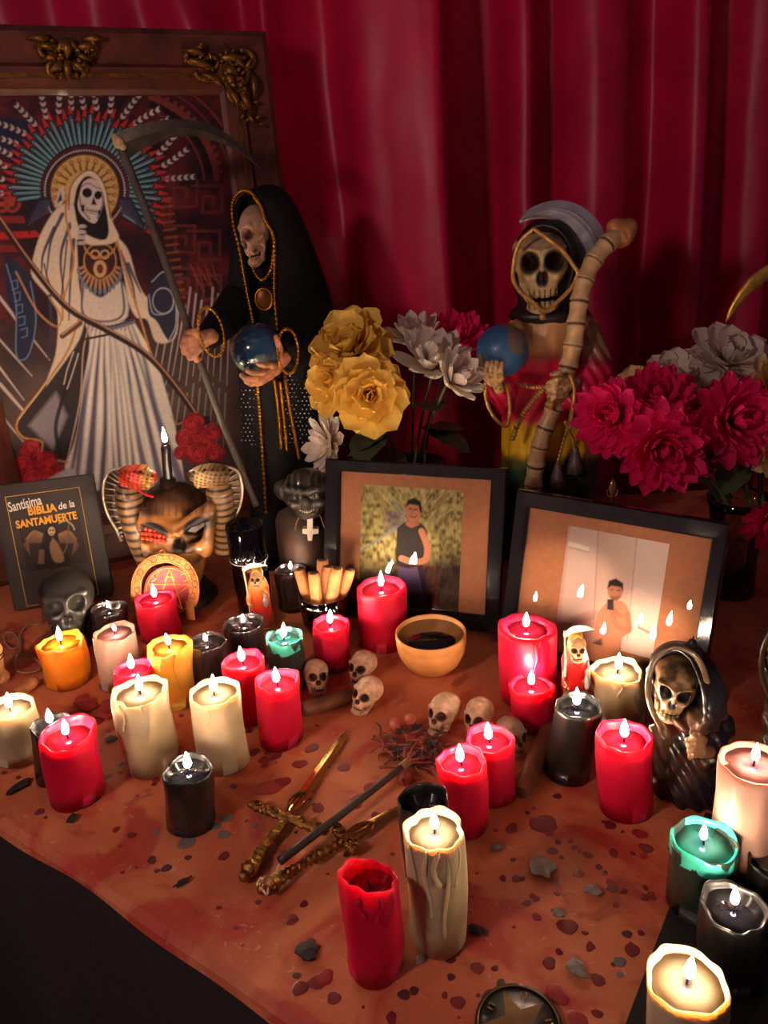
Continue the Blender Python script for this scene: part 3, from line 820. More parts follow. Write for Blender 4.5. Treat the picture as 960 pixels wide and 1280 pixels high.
for s in (-1, 1):
    gs += [scroll(84 + s * 22, 62, 15, 1.2, s, -math.pi / 2), scroll(84 + s * 14, 84, 12, 1.1, -s, math.pi / 2), leafb(84 + s * 18, 50, 84 + s * 52, 48, 6), leafb(84 + s * 8, 60, 84 + s * 42, 58, 6),
           leafb(84 + s * 4, 76, 84 + s * 26, 94, 6), leafb(84 + s * 10, 68, 84 + s * 34, 78, 5), leafb(84 + s * 3, 48, 84 + s * 14, 70, 5)]
gs += [leafb(84, 48, 84, 78, 8), leafb(84, 72, 84, 104, 6)]
for k in range(30):
    a = ro.uniform(0, 6.28); v = ro.uniform(0, 1); x, y = 84 + ro.uniform(-36, 36) * (1 - .7 * v), 50 + 46 * v; gs.append(leafb(x, y, x + 11 * math.cos(a), y + 9 * math.sin(a), 3.2))
part('crest_ornament', join(*gs), FRG, t, label='gilt carved crest in the middle of the top rail')

# the painting itself, printed on a flat canvas
g = sheet(PB.O + PB.N * .0095, PB.U, PB.V, il - .004, ir + .004, ib - .004, it_ + .004, .00155)
px, py, _ = proj(g[0]); A = Art(px, py, rgb(58, 22, 30))
q = np.column_stack([px, py, 0 * px])
n1 = vnoise(q, .035, 1); n2 = vnoise(q, .11, 2); n3 = vnoise(q, .3, 5)
A.c = mixc(mixc(rgb(44, 16, 28), rgb(104, 30, 36), np.clip((n1 - .3) * 2, 0, 1)), rgb(28, 14, 26), np.clip((n2 - .45) * 2, 0, .8))
low = np.clip((py - 395) / 60, 0, 1); A.c = A.c * (1 - low[:, None]) + mixc(rgb(66, 48, 46), rgb(104, 80, 70), n1) * low[:, None]
RB, RD, RR = rgb(168, 78, 60), rgb(30, 10, 18), rgb(176, 46, 44)
# carved calendar arcs and meanders behind
for r, wd in ((150, 3), (138, 2), (122, 8), (106, 2)):
    A.line([(150 + r * math.cos(a), 235 + r * .98 * math.sin(a)) for a in np.linspace(-1.25, -.1, 16)], wd, RB, .55)
for a in np.linspace(-1.2, -.2, 13):
    A.disc(150 + 114 * math.cos(a), 235 + 112 * math.sin(a), 4, 5, RD, a); A.disc(150 + 128 * math.cos(a + .03), 235 + 126 * math.sin(a + .03), 2.5, 2.5, RB, alpha=.6)
for (x0, y0, s) in ((228, 240, 26), (262, 250, 22), (228, 300, 22), (258, 308, 24), (232, 352, 20), (262, 360, 20), (200, 262, 18)):
    A.line([(x0 - s, y0 - s * .8), (x0 + s * .7, y0 - s * .8), (x0 + s * .7, y0 + s * .7), (x0 - s * .4, y0 + s * .7), (x0 - s * .4, y0 - s * .2), (x0 + s * .2, y0 - s * .2), (x0 + s * .2, y0 + s * .3)], 4, rgb(132, 60, 50), .5, curve=False)
    A.line([(x0 - s, y0 - s * .8 + 3), (x0 + s * .7 - 3, y0 - s * .8 + 3)], 1.5, RD, .8, curve=False)
for k in range(16): A.line([(200 + k * 1.3, 250 + k * 9.5), (214 + k * 1.3, 248 + k * 9.5)], 3, rgb(176, 96, 60), .6)
for k in range(10): A.line([(238 + 3 * k, 330 + (k % 3) * 6), (246 + 3 * k, 350 + (k % 4) * 5)], 2.2, RB, .5)
for k, yy in enumerate((232, 252, 270, 288, 306, 322)):
    A.poly([(-40, yy), (18 + 6 * (k % 3), yy), (20 + 6 * (k % 3), yy + 9), (-40, yy + 9)], [rgb(150, 44, 38), rgb(96, 30, 34)][k % 2], alpha=.85)
for cx in (-18, 2, 15): A.disc(cx, 255, 9, 9, rgb(160, 60, 50), ring=4); A.disc(cx, 255, 3, 3, rgb(170, 80, 60))
A.poly([(-30, 292), (45, 288), (52, 296), (-30, 302)], rgb(190, 40, 40))
A.poly([(-20, 140), (40, 150), (60, 162), (20, 190), (-20, 200)], rgb(34, 34, 66), soft=4)
# rays of light and dark blades at the bottom
for k, (x0, y0, x1, y1) in enumerate(((-30, 330, 34, 420), (-40, 380, 40, 470), (-30, 420, 30, 500), (-40, 470, 36, 560), (-40, 520, 20, 580), (0, 480, 70, 560), (-30, 560, 14, 610), (-10, 360, 62, 450))):
    A.line([(x1, y1), (x0, y0)], 1.2, rgb(226, 206, 190), .9, w2=4.5, curve=False)
for k in range(12):
    x = 196 + k * 8; A.line([(x - 6 + k * .5, 470 + 6 * (k % 3)), (x + 14 - k, 360 + 8 * (k % 4))], 1, rgb(206, 188, 178), .75, w2=3, curve=False)
    A.line([(x - 16 + k, 560), (x - 2, 480 + 6 * (k % 3))], 1, rgb(190, 172, 164), .55, w2=2.4, curve=False)
# headdress: beaded strands, red tips, teal feathers
HC = (106, 238)
def pol(r, a, sx=1.0): return (HC[0] + r * sx * math.cos(a), HC[1] + r * math.sin(a))
angs = np.linspace(math.radians(172), math.radians(392), 44)
for k, a in enumerate(np.linspace(math.radians(178), math.radians(352), 20)):
    for j in range(11):
        r = 100 + j * 4.0; p = pol(r, a + .012 * j * math.sin(k)); p2 = pol(r + 2.0, a + .012 * j * math.sin(k))
        A.line([p, p2], 6.5, rgb(214, 196, 192) if j % 2 else rgb(26, 12, 22), .95, curve=False)
for k, a in enumerate(angs):
    r1 = 88 + 4 * (k % 3); 
    A.line([pol(r1 - 6, a), pol(r1 + 12, a + .02)], 8, rgb(206, 52, 50), .95, w2=1.5, curve=False)
for k, a in enumerate(angs):
    r1 = 84 + 5 * (k % 3); c = rgb(70, 122, 136) if k % 2 else rgb(96, 150, 160)
    A.line([pol(50, a), pol(r1, a)], 6.4, rgb(18, 26, 36), 1, w2=7.4, curve=False)
    A.line([pol(52, a), pol(r1 - 8, a), pol(r1, a)], 3.6, c, 1, w2=3.2, curve=False); A.line([pol(54, a + .012), pol(r1 - 4, a + .012)], 1.0, rgb(172, 206, 208), .8, curve=False)
A.disc(*HC, 56, 58, rgb(34, 14, 24)); 
for r, c in ((54, rgb(120, 40, 50)), (50, rgb(206, 196, 190)), (46.5, rgb(70, 40, 50))):
    for a in np.linspace(0, 2 * math.pi, 96): A.disc(*pol(r, a), 1.2, 1.2, c)
A.disc(*HC, 43, 45, rgb(222, 178, 108)); A.disc(*HC, 43, 45, rgb(110, 66, 34), ring=2)
for a in np.linspace(math.radians(150), math.radians(400), 17):
    A.line([pol(26, a), pol(38, a)], 3.2, rgb(120, 70, 34), .9, w2=1.2, curve=False); A.disc(*pol(38, a), 2.6, 2.6, rgb(120, 76, 40), ring=1)
# dark plumes left and right of the hood
for s, x0 in ((-1, 62), (1, 150)):
    for k in range(8): A.line([(x0 + s * 2 * k * .4, 248 + k * 2), (x0 + s * (14 + 2 * k), 250 + 4 * k), (x0 + s * (18 + k), 272 + 3 * k)], 4.5, rgb(36, 34, 56), .95, w2=1.5); 
    for k in range(8): A.line([(x0, 250 + 2 * k), (x0 + s * (13 + 2 * k), 253 + 4 * k)], .9, rgb(96, 96, 124), .8)
# cloak, white robe
CR, WH, SH, GO = rgb(238, 216, 190), rgb(250, 236, 218), rgb(64, 60, 90), rgb(214, 146, 72)
A.poly([(88, 255), (70, 262), (52, 290), (42, 320), (40, 345), (62, 372), (72, 392), (70, 440), (58, 480), (66, 500), (98, 470), (118, 380), (112, 300)], CR, 1.2, curve=True)
A.poly([(140, 290), (160, 312), (172, 352), (188, 372), (214, 344), (222, 372), (220, 420), (196, 428), (184, 400), (170, 396), (158, 372), (142, 330)], CR, 1.2, curve=True)
for p in ([(78, 268), (64, 300), (58, 345)], [(68, 285), (54, 318), (52, 345)], [(88, 280), (76, 320), (80, 372)], [(92, 300), (88, 350), (86, 400)], [(62, 370), (64, 410), (60, 450)], [(150, 315), (164, 350), (170, 380)], [(160, 330), (176, 366)]):
    A.line(p, 5, SH, .9, w2=1.5)
for p in ([(84, 300), (80, 340), (76, 380)], [(55, 330), (60, 350), (70, 372)]): A.line(p, 2, rgb(24, 18, 28), .9)
# sleeve linings
A.poly([(6, 318), (22, 330), (40, 352), (46, 400), (38, 440), (28, 452), (18, 440), (20, 400), (8, 372)], rgb(34, 44, 74), 1, curve=True)
A.line([(8, 330), (20, 380), (20, 440), (28, 450), (38, 438), (45, 398), (38, 352)], 1.6, rgb(126, 150, 184), .9)
for k in range(5): A.line([(14 + 3 * k, 352 + 15 * k), (22 + 3 * k, 350 + 15 * k), (22 + 3 * k, 360 + 15 * k), (15 + 3 * k, 362 + 15 * k)], 1.3, rgb(130, 150, 180), .8, curve=False)
A.poly([(184, 366), (200, 340), (214, 356), (222, 400), (212, 426), (196, 402), (186, 392)], rgb(38, 42, 66), 1, curve=True)
A.line([(186, 368), (192, 392), (214, 388), (218, 362)], 1.5, rgb(170, 180, 200), .9); A.line([(190, 352), (206, 340), (218, 366), (220, 404), (212, 424)], 1.5, rgb(190, 196, 210), .9)
A.disc(204, 376, 13, 16, rgb(200, 190, 190), ring=1.2)
# skirt
sk = [(110, 398), (166, 400), (184, 430), (202, 470), (216, 520), (226, 570), (232, 612), (66, 614), (78, 590), (92, 540), (100, 480), (106, 440)]
A.poly(sk, WH, 1.2)
rr_ = random.Random(3)
for k in range(12):
    u = k / 11; x0 = 112 + u * 52; x2 = 68 + u * 162; xm = x0 * .45 + x2 * .55 + 4 * math.sin(k * 2.1)
    A.line([(x0, 404), (x0 * .75 + x2 * .25, 450), (xm, 520), (x2, 612)], 1.4, [SH, rgb(34, 30, 50), rgb(96, 90, 118)][k % 3], .9, w2=[15, 8, 11][k % 3], soft=2.2)
for k in range(8):
    u = (k + .4) / 8; x0 = 114 + u * 48; x2 = 76 + u * 146; A.line([(x0, 415), (x0 * .6 + x2 * .4, 480), (x2, 600)], 2.5, rgb(255, 240, 224), .9, w2=6, soft=2)
# dark cloak flying out to the left with a gold edge
A.poly([(106, 402), (96, 430), (60, 480), (22, 528), (26, 548), (48, 556), (60, 572), (82, 576), (96, 540), (104, 480), (112, 430)], rgb(52, 38, 42), 1.2, curve=True)
A.poly([(70, 490), (36, 532), (52, 548), (66, 562), (84, 520)], rgb(172, 158, 166), 3, .75); A.line([(88, 470), (70, 530), (76, 570)], 5, rgb(30, 22, 28), .9)
A.line([(98, 400), (84, 440), (52, 486), (22, 526), (28, 546), (52, 552), (54, 570), (84, 578)], 2.6, GO, 1); A.line([(94, 404), (62, 470), (24, 524)], 1, rgb(255, 220, 160), .8)
A.line([(112, 404), (104, 440), (100, 500), (84, 576)], 2, rgb(210, 170, 130), .8)
A.line([(92, 440), (84, 462), (80, 480)], 1.5, CR, .8); A.line([(98, 442), (92, 462), (84, 486)], 1.5, CR, .8)
# torso, necklace, belt
A.poly([(96, 300), (118, 292), (146, 300), (156, 350), (164, 402), (106, 402), (98, 350)], rgb(40, 28, 34), 1.2)
A.poly([(102, 352), (126, 372), (152, 352), (158, 398), (108, 400)], rgb(232, 214, 198), 1.5, curve=True); A.line([(104, 356), (104, 392), (130, 402), (154, 392), (152, 352)], 3, SH, .8)
for a in np.linspace(.25, math.pi - .25, 13):
    c, s_ = math.cos(a), math.sin(a); A.line([(125 + 15 * c, 328 + 14 * s_), (125 + 28 * c, 328 + 34 * s_)], 3.4, rgb(196, 142, 96), 1, curve=False); A.disc(125 + 28 * c, 330 + 35 * s_, 2, 4, rgb(120, 130, 150))
A.disc(125, 326, 20, 22, rgb(70, 34, 34)); A.disc(125, 326, 20, 22, GO, ring=1.8); A.disc(125, 336, 9, 12, rgb(224, 178, 130)); A.disc(125, 336, 9, 12, rgb(90, 40, 30), ring=1.6); A.disc(125, 336, 4, 6, rgb(120, 60, 44))
A.disc(119, 318, 5, 5, rgb(230, 196, 140), ring=2); A.disc(131, 318, 5, 5, rgb(230, 196, 140), ring=2); A.line([(104, 304), (110, 316), (125, 322), (140, 316), (146, 304)], 2.4, GO)
A.line([(108, 402), (134, 410), (166, 402)], 6, rgb(120, 110, 130), 1); A.line([(108, 400), (134, 408), (166, 400)], 1.5, rgb(30, 26, 40)); A.line([(106, 424), (136, 418)], 3, rgb(60, 40, 36))
# gold border of the cloak
A.line([(92, 228), (82, 262), (88, 300), (92, 330), (80, 372), (78, 400)], 2.6, GO); A.line([(136, 262), (146, 300), (160, 350), (176, 400), (190, 448)], 2.6, GO); A.line([(133, 262), (142, 300), (155, 350)], 1.2, rgb(40, 24, 24))
# hood and skull
A.poly([(86, 262), (88, 236), (98, 220), (110, 213), (122, 218), (132, 236), (138, 272), (148, 300), (112, 306), (92, 290)], CR, 1, curve=True)
A.poly([(92, 256), (97, 233), (109, 220), (122, 228), (130, 250), (136, 290), (126, 300), (100, 286)], rgb(20, 12, 20), 1, curve=True)
A.line([(86, 262), (88, 236), (98, 220), (110, 213), (122, 218), (132, 236), (138, 272)], 1.6, rgb(120, 80, 60), .9)
A.poly([(68, 258), (74, 236), (80, 232), (81, 246), (76, 260)], rgb(220, 205, 190)); A.poly([(71, 254), (76, 240), (78, 250)], rgb(60, 66, 90))
B_ = rgb(226, 208, 200)
A.poly([(100, 240), (104, 228), (114, 223), (124, 230), (129, 244), (128, 258), (124, 270), (119, 279), (110, 276), (100, 266), (97, 254)], B_, .8, curve=True)
for p in ([(99, 246), (103, 262), (112, 274)], [(127, 240), (129, 254), (122, 272)]): A.line(p, 3, rgb(110, 96, 104), .7)
A.disc(109, 241, 6.2, 6, rgb(16, 10, 16), .2); A.disc(122.5, 244, 4.6, 5.4, rgb(16, 10, 16), .2); A.poly([(117, 246), (121, 256), (114, 256)], rgb(20, 12, 18))
A.line([(102, 233), (110, 229), (118, 233), (126, 236)], 1.5, rgb(90, 70, 80), .8); A.poly([(101, 256), (106, 256), (108, 266), (102, 264)], rgb(50, 36, 44), 1.2)
A.line([(106, 261), (114, 264), (123, 265)], 6, rgb(36, 24, 30), 1); 
for k in range(7): A.line([(106.5 + 2.6 * k, 258.5 + .5 * k), (106.3 + 2.5 * k, 265 + .35 * k)], 1.7, rgb(230, 216, 206), 1, curve=False)
A.line([(105, 262), (123, 265)], .8, rgb(20, 12, 16), 1)
for k in range(4): A.disc(103 - k * .5, 283 + 7 * k, 5, 2.6, rgb(206, 192, 190)); A.disc(103 - k * .5, 286.4 + 7 * k, 4, 1.2, rgb(30, 20, 26))
# scythe shaft across the robe, roses
A.line([(-30, 235), (0, 275), (40, 332), (84, 384), (132, 412), (184, 444), (226, 492), (262, 545)], 8, rgb(52, 30, 28), 1); A.line([(-30, 232), (0, 272), (40, 329), (84, 381), (132, 409), (184, 441), (226, 489), (262, 542)], 2, rgb(206, 150, 110), .95)
A.line([(78, 420), (100, 404)], 7, rgb(110, 70, 50)); A.line([(78, 418), (98, 402)], 2, rgb(220, 160, 110))
A.line([(20, 340), (46, 388), (70, 408), (76, 396), (62, 372)], 2.4, GO, .9)
A.line([(214, 520), (222, 530), (240, 520)], 2, GO, .7); A.poly([(252, 520), (262, 520), (274, 580), (262, 582)], rgb(44, 30, 30)); A.line([(254, 534), (266, 530)], 2, GO); A.line([(256, 542), (268, 538)], 2, GO)
def rose(cx, cy, r):
    A.disc(cx, cy, r, r, rgb(150, 22, 32)); 
    for k in range(5):
        a = k * 1.26 + cx; A.disc(cx + r * .45 * math.cos(a), cy + r * .45 * math.sin(a), r * .55, r * .5, [rgb(224, 52, 58), rgb(190, 32, 42)][k % 2], a)
    for q in (.85, .6, .35): A.line([(cx + r * q * math.cos(b), cy + r * q * math.sin(b)) for b in np.linspace(cy + q * 5, cy + q * 5 + 4.4, 9)], 1.2, rgb(96, 10, 22), .9)
for p in ((38, 562, 13), (30, 582, 15), (58, 578, 14), (42, 600, 16), (72, 590, 10), (20, 604, 12), (62, 604, 12)): rose(*p)
for p in ((242, 530, 14), (232, 548, 13), (256, 552, 14), (246, 566, 14), (266, 540, 11), (270, 566, 11), (226, 566, 9)): rose(*p)
A.poly([(60, 598), (90, 586), (96, 614), (54, 618)], rgb(216, 204, 196), 1.5, curve=True)
A.c *= (.92 + .16 * n3)[:, None]
part('canvas', g, PRINT, t, True, A.c * .85, label='painted robed skeleton with feather halo, scythe and roses')

# ------------------------------------------------------------------ black robed statue with scythe
Y1 = 1.36
rows = [(231, 326, 342), (236, 310, 352), (246, 297, 362), (262, 291, 372), (290, 288, 384), (330, 287, 400), (370, 283, 413), (410, 286, 419), (450, 294, 418), (500, 300, 412), (560, 306, 408), (620, 312, 404), (690, 316, 404)]
L1 = Loft(rows, Y1, [.012, .026, .038, .046, .054, .062, .070, .074, .074, .072, .070, .070, .070])
base = np.array([L1.R[0, 1], Y1, 0.0006])
t = thing('hooded_statue', 'tall black robed skeleton statue with gold bead trim, dark globe and scythe', 'statue', base)
V, Fc = L1.geo(110, 96, lambda a, z: .022 * math.sin(9 * a + 3 * math.sin(z * 9)) * min(1, max(0, (.50 - z) / .25)) + .012 * math.sin(5 * a + z * 20))
qx, qy, _ = proj(V)
lx = np.interp(qy, [240, 262, 320, 400, 480], [304, 296, 304, 318, 322]); rx_ = np.interp(qy, [240, 262, 300, 400, 480], [318, 330, 341, 342, 338])
inside = np.clip((qx - lx) / 6, 0, 1) * np.clip((rx_ - qx) / 6, 0, 1) * (V[:, 1] < Y1) * np.clip((qy - 238) / 10, 0, 1) * np.clip((420 - qy) / 60, 0, 1)
V[:, 1] += .030 * inside
part('robe', (V, Fc), BLACKCLOTH, t)
def on1(px, py, o=.0): return L1.on(px, py, o)
p = on1(320, 288, -.020)
V = skull_geo(p, 66 * 1.33 / F, -.55, .10, -.12, .50)
part('face', V, BONE, t, True, skull_cols(rgb(206, 158, 128), rgb(96, 62, 46), 2, .25), label='pale bony face under the hood')
bead_trim([on1(x, y, .003) for x, y in ((322, 250), (312, 240), (300, 240), (291, 254), (292, 280), (299, 310), (306, 350), (314, 390), (318, 408))], .0036, 44, GOLD, t)
bead_trim([on1(x, y, .003) for x, y in ((318, 247), (326, 258), (332, 276), (342, 296), (343, 330), (343, 370), (347, 412))], .0036, 40, GOLD, t)
bead_trim([on1(x, y, .003) for x, y in ((311, 315), (318, 340), (328, 350), (338, 338), (342, 316))], .0027, 22, GOLD, t, 'necklace')
V, Fc = ball((0, 0, 0), (.0135, .004, .017), 16, 8); pc = on1(330, 374, .006)
o = part('pendant', (V + pc, Fc), M('old_bronze', rgb(120, 72, 36), .4, .8, var=.3), t)
part('pendant_rim', tube([pc + (.0135 * math.cos(a), -.002, .017 * math.sin(a)) for a in np.linspace(0, 2 * math.pi, 20)[:-1]], .0018, 6, closed=True), GOLD, o)
for P in ([(322, 478), (325, 520), (329, 575), (333, 640)], [(343, 476), (348, 515), (352, 560)], [(350, 478), (354, 515), (359, 562)], [(356, 470), (364, 520), (374, 572)]):
    bead_trim([on1(x, y, .004) for x, y in P], .0036, 34, GOLD, t)
# arms and cuffs
p0, p1, p2 = on1(300, 380, -.02), at(278, 404, 1.29), at(258, 424, 1.26)
part('sleeve', tube(smooth_path([p0, p1, p2], 12), np.linspace(.036, .020, 12), 14), BLACKCLOTH, t)
p0, p1, p2 = on1(396, 392, -.02), at(382, 430, 1.26), at(358, 444, 1.235)
part('sleeve', tube(smooth_path([p0, p1, p2], 12), np.linspace(.034, .026, 12), 14), BLACKCLOTH, t)
def cuff(cx, cy, rx, ry, Y, ang):
    c, s_ = math.cos(ang), math.sin(ang)
    P = [at(cx + rx * math.cos(a) * c - ry * math.sin(a) * s_, cy + rx * math.cos(a) * s_ + ry * math.sin(a) * c, Y + .012 * math.cos(a)) for a in np.linspace(0, 2 * math.pi, 34)[:-1]]
    gs = [tube(P, .0016, 5, closed=True)] + [ball(p, .0028, 6, 4) for p in P]
    part('cuff_trim', join(*gs), GOLD, t)
cuff(264, 415, 15, 31, 1.232, -.25); cuff(360, 439, 13, 28, 1.205, -.05)
# globe and hands
gc = at(321, 437, 1.225); gr = 33 * 1.225 / F * .99
gm = M('opal_glass', (.010, .030, .045), .08, var=.0, coat=1.0, spec=.8, col2=(.06, .13, .06), scale=22)
gg = ball(gc, gr, 48, 32); gu = (gg[0] - gc) / gr; n_ = vnoise(gu, 2.6, 5) * .65 + vnoise(gu, 7, 6) * .35
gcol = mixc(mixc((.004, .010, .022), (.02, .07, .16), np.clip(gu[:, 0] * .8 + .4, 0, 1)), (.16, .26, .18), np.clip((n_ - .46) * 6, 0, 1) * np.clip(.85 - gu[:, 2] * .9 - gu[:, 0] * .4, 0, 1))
part('globe', gg, M('opal_paint', rough=.10, attr=True, var=.1, coat=.8), t, True, gcol, label='dark blue green iridescent globe')
def pts(*a): return [(at(x, y, Y), r) for x, y, Y, r in a]
G = 1.225
HANDC = rgb(196, 132, 92)
def flesh(geo, seed): return mixc(np.array(HANDC) * .55, HANDC, np.clip(vnoise(geo[0], 160, seed) * 1.6 - .2, 0, 1))
hg = hand_geo(pts((356, 446, G, .011), (342, 460, G - .01, .012), (332, 468, G - .016, .011)),
              [pts((336, 466, G - .02, .006), (322, 473, G - .034, .0055), (308, 474, G - .03, .005), (302, 469, G - .026, .004)),
               pts((338, 470, G - .02, .006), (326, 478, G - .03, .0052), (314, 480, G - .03, .0045), (308, 477, G - .026, .004)),
               pts((340, 462, G - .022, .006), (330, 466, G - .038, .005), (318, 467, G - .044, .0045), (310, 464, G - .042, .004)),
               pts((342, 456, G - .02, .006), (338, 456, G - .042, .005), (330, 457, G - .05, .0045), (324, 455, G - .05, .004)),
               pts((348, 446, G - .008, .006), (350, 436, G - .028, .0052), (347, 427, G - .034, .0045), (345, 421, G - .034, .004))])
part('hand', hg, BONE, t, True, flesh(hg, 1), label='bony tan hand cupping the globe')
G = 1.245
hg = hand_geo(pts((264, 420, G, .012), (254, 424, G, .012), (246, 430, G - .004, .012)),
              [pts((244, 422, G - .006, .006), (232, 424, G - .014, .006), (229, 432, G - .012, .0055), (236, 436, G - .004, .005)),
               pts((243, 428, G - .010, .006), (231, 432, G - .016, .006), (231, 440, G - .014, .0055), (238, 443, G - .006, .005)),
               pts((245, 433, G - .012, .006), (235, 440, G - .016, .0055), (237, 447, G - .014, .005), (243, 447, G - .006, .0045)),
               pts((249, 436, G - .012, .0055), (243, 444, G - .014, .005), (246, 450, G - .012, .0045), (250, 448, G - .006, .004)),
               pts((252, 420, G - .008, .006), (244, 414, G - .010, .0055), (236, 416, G - .008, .005), (231, 421, G - .006, .0042))])
part('hand', hg, BONE, t, True, flesh(hg, 3), label='bony tan fist around the scythe shaft')
# scythe
SP = smooth_path([at(x, y, Y) for x, y, Y in ((147, 176, 1.3), (166, 222, 1.285), (200, 310, 1.265), (243, 432, 1.245), (278, 528, 1.235), (320, 632, 1.225))], 40)
part('scythe_shaft', tube(SP, np.linspace(.0068, .0056, 40), 10), M('weathered_stick', rgb(70, 62, 54), .7, var=.4, scale=60, bump=.4, bscale=150), t)
Yb = 1.295
up = smooth_path([at(x, y, Yb) for x, y in ((148, 164), (185, 153), (225, 149), (262, 155), (296, 176), (318, 198), (334, 218))], 34)
dn = smooth_path([at(x, y, Yb) for x, y in ((158, 196), (186, 183), (212, 173), (240, 170), (274, 178), (304, 194), (333.5, 218.5))], 34)
part('scythe_blade', strip_pair(up, dn, .006, (0, 1, 0)), M('brown_steel', rgb(66, 56, 46), .34, .6, var=.4, scale=50, bump=.2), t, False, label='curved dull steel scythe blade')
part('scythe_joint', join(ball(at(148, 178, Yb - .004), .009, 10, 7), ball(at(144, 172, Yb - .004), .006, 8, 6), ball(at(153, 183, Yb - .004), .006, 8, 6)), M('old_bone', rgb(190, 160, 120), .6), t)
# sequins on the skirt
sq = []
for (x0, x1, y0, y1) in ((352, 404, 470, 560), (302, 320, 488, 560)):
    for i, x in enumerate(np.arange(x0, x1, 5.2)):
        for j, y in enumerate(np.arange(y0, y1, 5.2)):
            if rnd.random() < .8: pq = on1(x + (2.6 if j % 2 else 0), y, .001); sq.append(ball(pq, (.0013, .0006, .0013), 6, 3))
part('sequins', join(*sq), M('silver_sequin', (.8, .76, .7), .3, .4), t, kind='stuff')
part('plinth', lathe([(0, 0), (.086, 0), (.088, .006), (.080, .014), (.074, .016), (0, .016)], 40)[0] + base if False else (lathe([(0, 0), (.086, 0), (.088, .006), (.080, .014), (.074, .016), (0, .016)], 40)[0] + base, lathe([(0, 0), (.086, 0), (.088, .006), (.080, .014), (.074, .016), (0, .016)], 40)[1]), BLACKCLOTH, t)

# ------------------------------------------------------------------ painted reaper statue with seven colour robe
Y2 = 1.30
rows = [(372, 664, 716), (384, 652, 728), (396, 640, 738), (412, 633, 747), (440, 629, 752), (480, 628, 752), (530, 630, 748), (575, 628, 745), (620, 627, 742), (700, 622, 742)]
L2 = Loft(rows, Y2, [.028, .038, .046, .052, .056, .058, .060, .062, .064, .066])
base = np.array([L2.R[0, 1], Y2, 0.0006])
t = thing('reaper_statue', 'painted reaper statue with brown, red and yellow robe, blue globe and bone scythe', 'statue', base)
V, Fc = L2.geo(120, 110, lambda a, z: .036 * math.sin(11 * a + 4 * math.sin(z * 8) + z * 6) * min(1, max(.6, (.62 - z) / .2)) + .018 * math.sin(6 * a - z * 14))
qx, qy, _ = proj(V)
def bands(qy, stops):
    ys = [s for s, c in stops]; cs = np.array([c for s, c in stops]); return np.stack([np.interp(qy, ys, cs[:, i]) for i in range(3)], 1)
BR, BR2 = rgb(184, 140, 92), rgb(160, 112, 68)
rc = bands(qy + 5 * (vnoise(V, 60, 8) - .5), [(392, rgb(34, 26, 20)), (400, BR), (440, BR2), (447, rgb(150, 70, 60)), (456, rgb(234, 32, 84)), (525, rgb(228, 28, 70)), (534, rgb(244, 180, 24)), (566, rgb(246, 186, 30)), (576, rgb(90, 90, 20)), (588, rgb(24, 60, 34)), (620, rgb(16, 22, 18))])
rc *= (.85 + .9 * vnoise(V * (1, 1, .25), 110, 4))[:, None]
part('robe', (V, Fc), PAINT, t, True, np.clip(rc, 0, 1))
# cowl and hood
hc = at(683, 333, Y2 + .016)
hx = 43 * Y2 / F; hz = 58 * Y2 / F
fc = at(680, 336, Y2 - .05)
def hood_fn(X, Y, Z):
    d = ell(X, Y, Z, hc, (hx, .062, hz * .98))
    d = smin(d, ell(X, Y, Z, at(686, 392, Y2), (.066, .052, .022)), .02)
    o = ell(X, Y, Z, (fc[0], fc[1] + .01, fc[2]), (36 * 1.26 / F, .075, 50 * 1.26 / F))
    o = np.minimum(o, cap(X, Y, Z, at(672, 300, Y2 - .05), at(668, 290, Y2 - .05), .022, .008))
    return smax(d, -o, .004)
g2 = surf(hood_fn, hc - (.10, .09, .14), hc + (.10, .10, .11), .0031)
part('hood', g2, PAINT, t, True, np.tile(rgb(30, 25, 20), (len(g2[0]), 1)) * (.6 + .8 * vnoise(g2[0], 80, 2))[:, None])
GP = M('gilt_paint', rgb(206, 156, 84), .4, .35, var=.3, scale=120)
edge = [(667, 286), (684, 298), (702, 312), (718, 334), (722, 342), (714, 360), (698, 376), (680, 389), (664, 376), (648, 362), (641, 346), (644, 318), (652, 300)]
part('hood_trim', tube(smooth_path([at(x, y, 1.238 + .012 * abs(x - 680) / 40) for x, y in edge + edge[:1]], 60)[:-1], .0034, 8, closed=True), GP, t)
sl = at(677, 319, 1.312)
part('skull', skull_geo(sl, 118 * 1.30 / F, -.20, .02, -.03, .80, .45), BONE, t, True, skull_cols(rgb(228, 194, 136), rgb(40, 24, 14), 5, .35), label='grinning bone coloured skull face')
part('clasp', ball(at(678, 396, 1.245), .0055, 10, 7), GP, t)
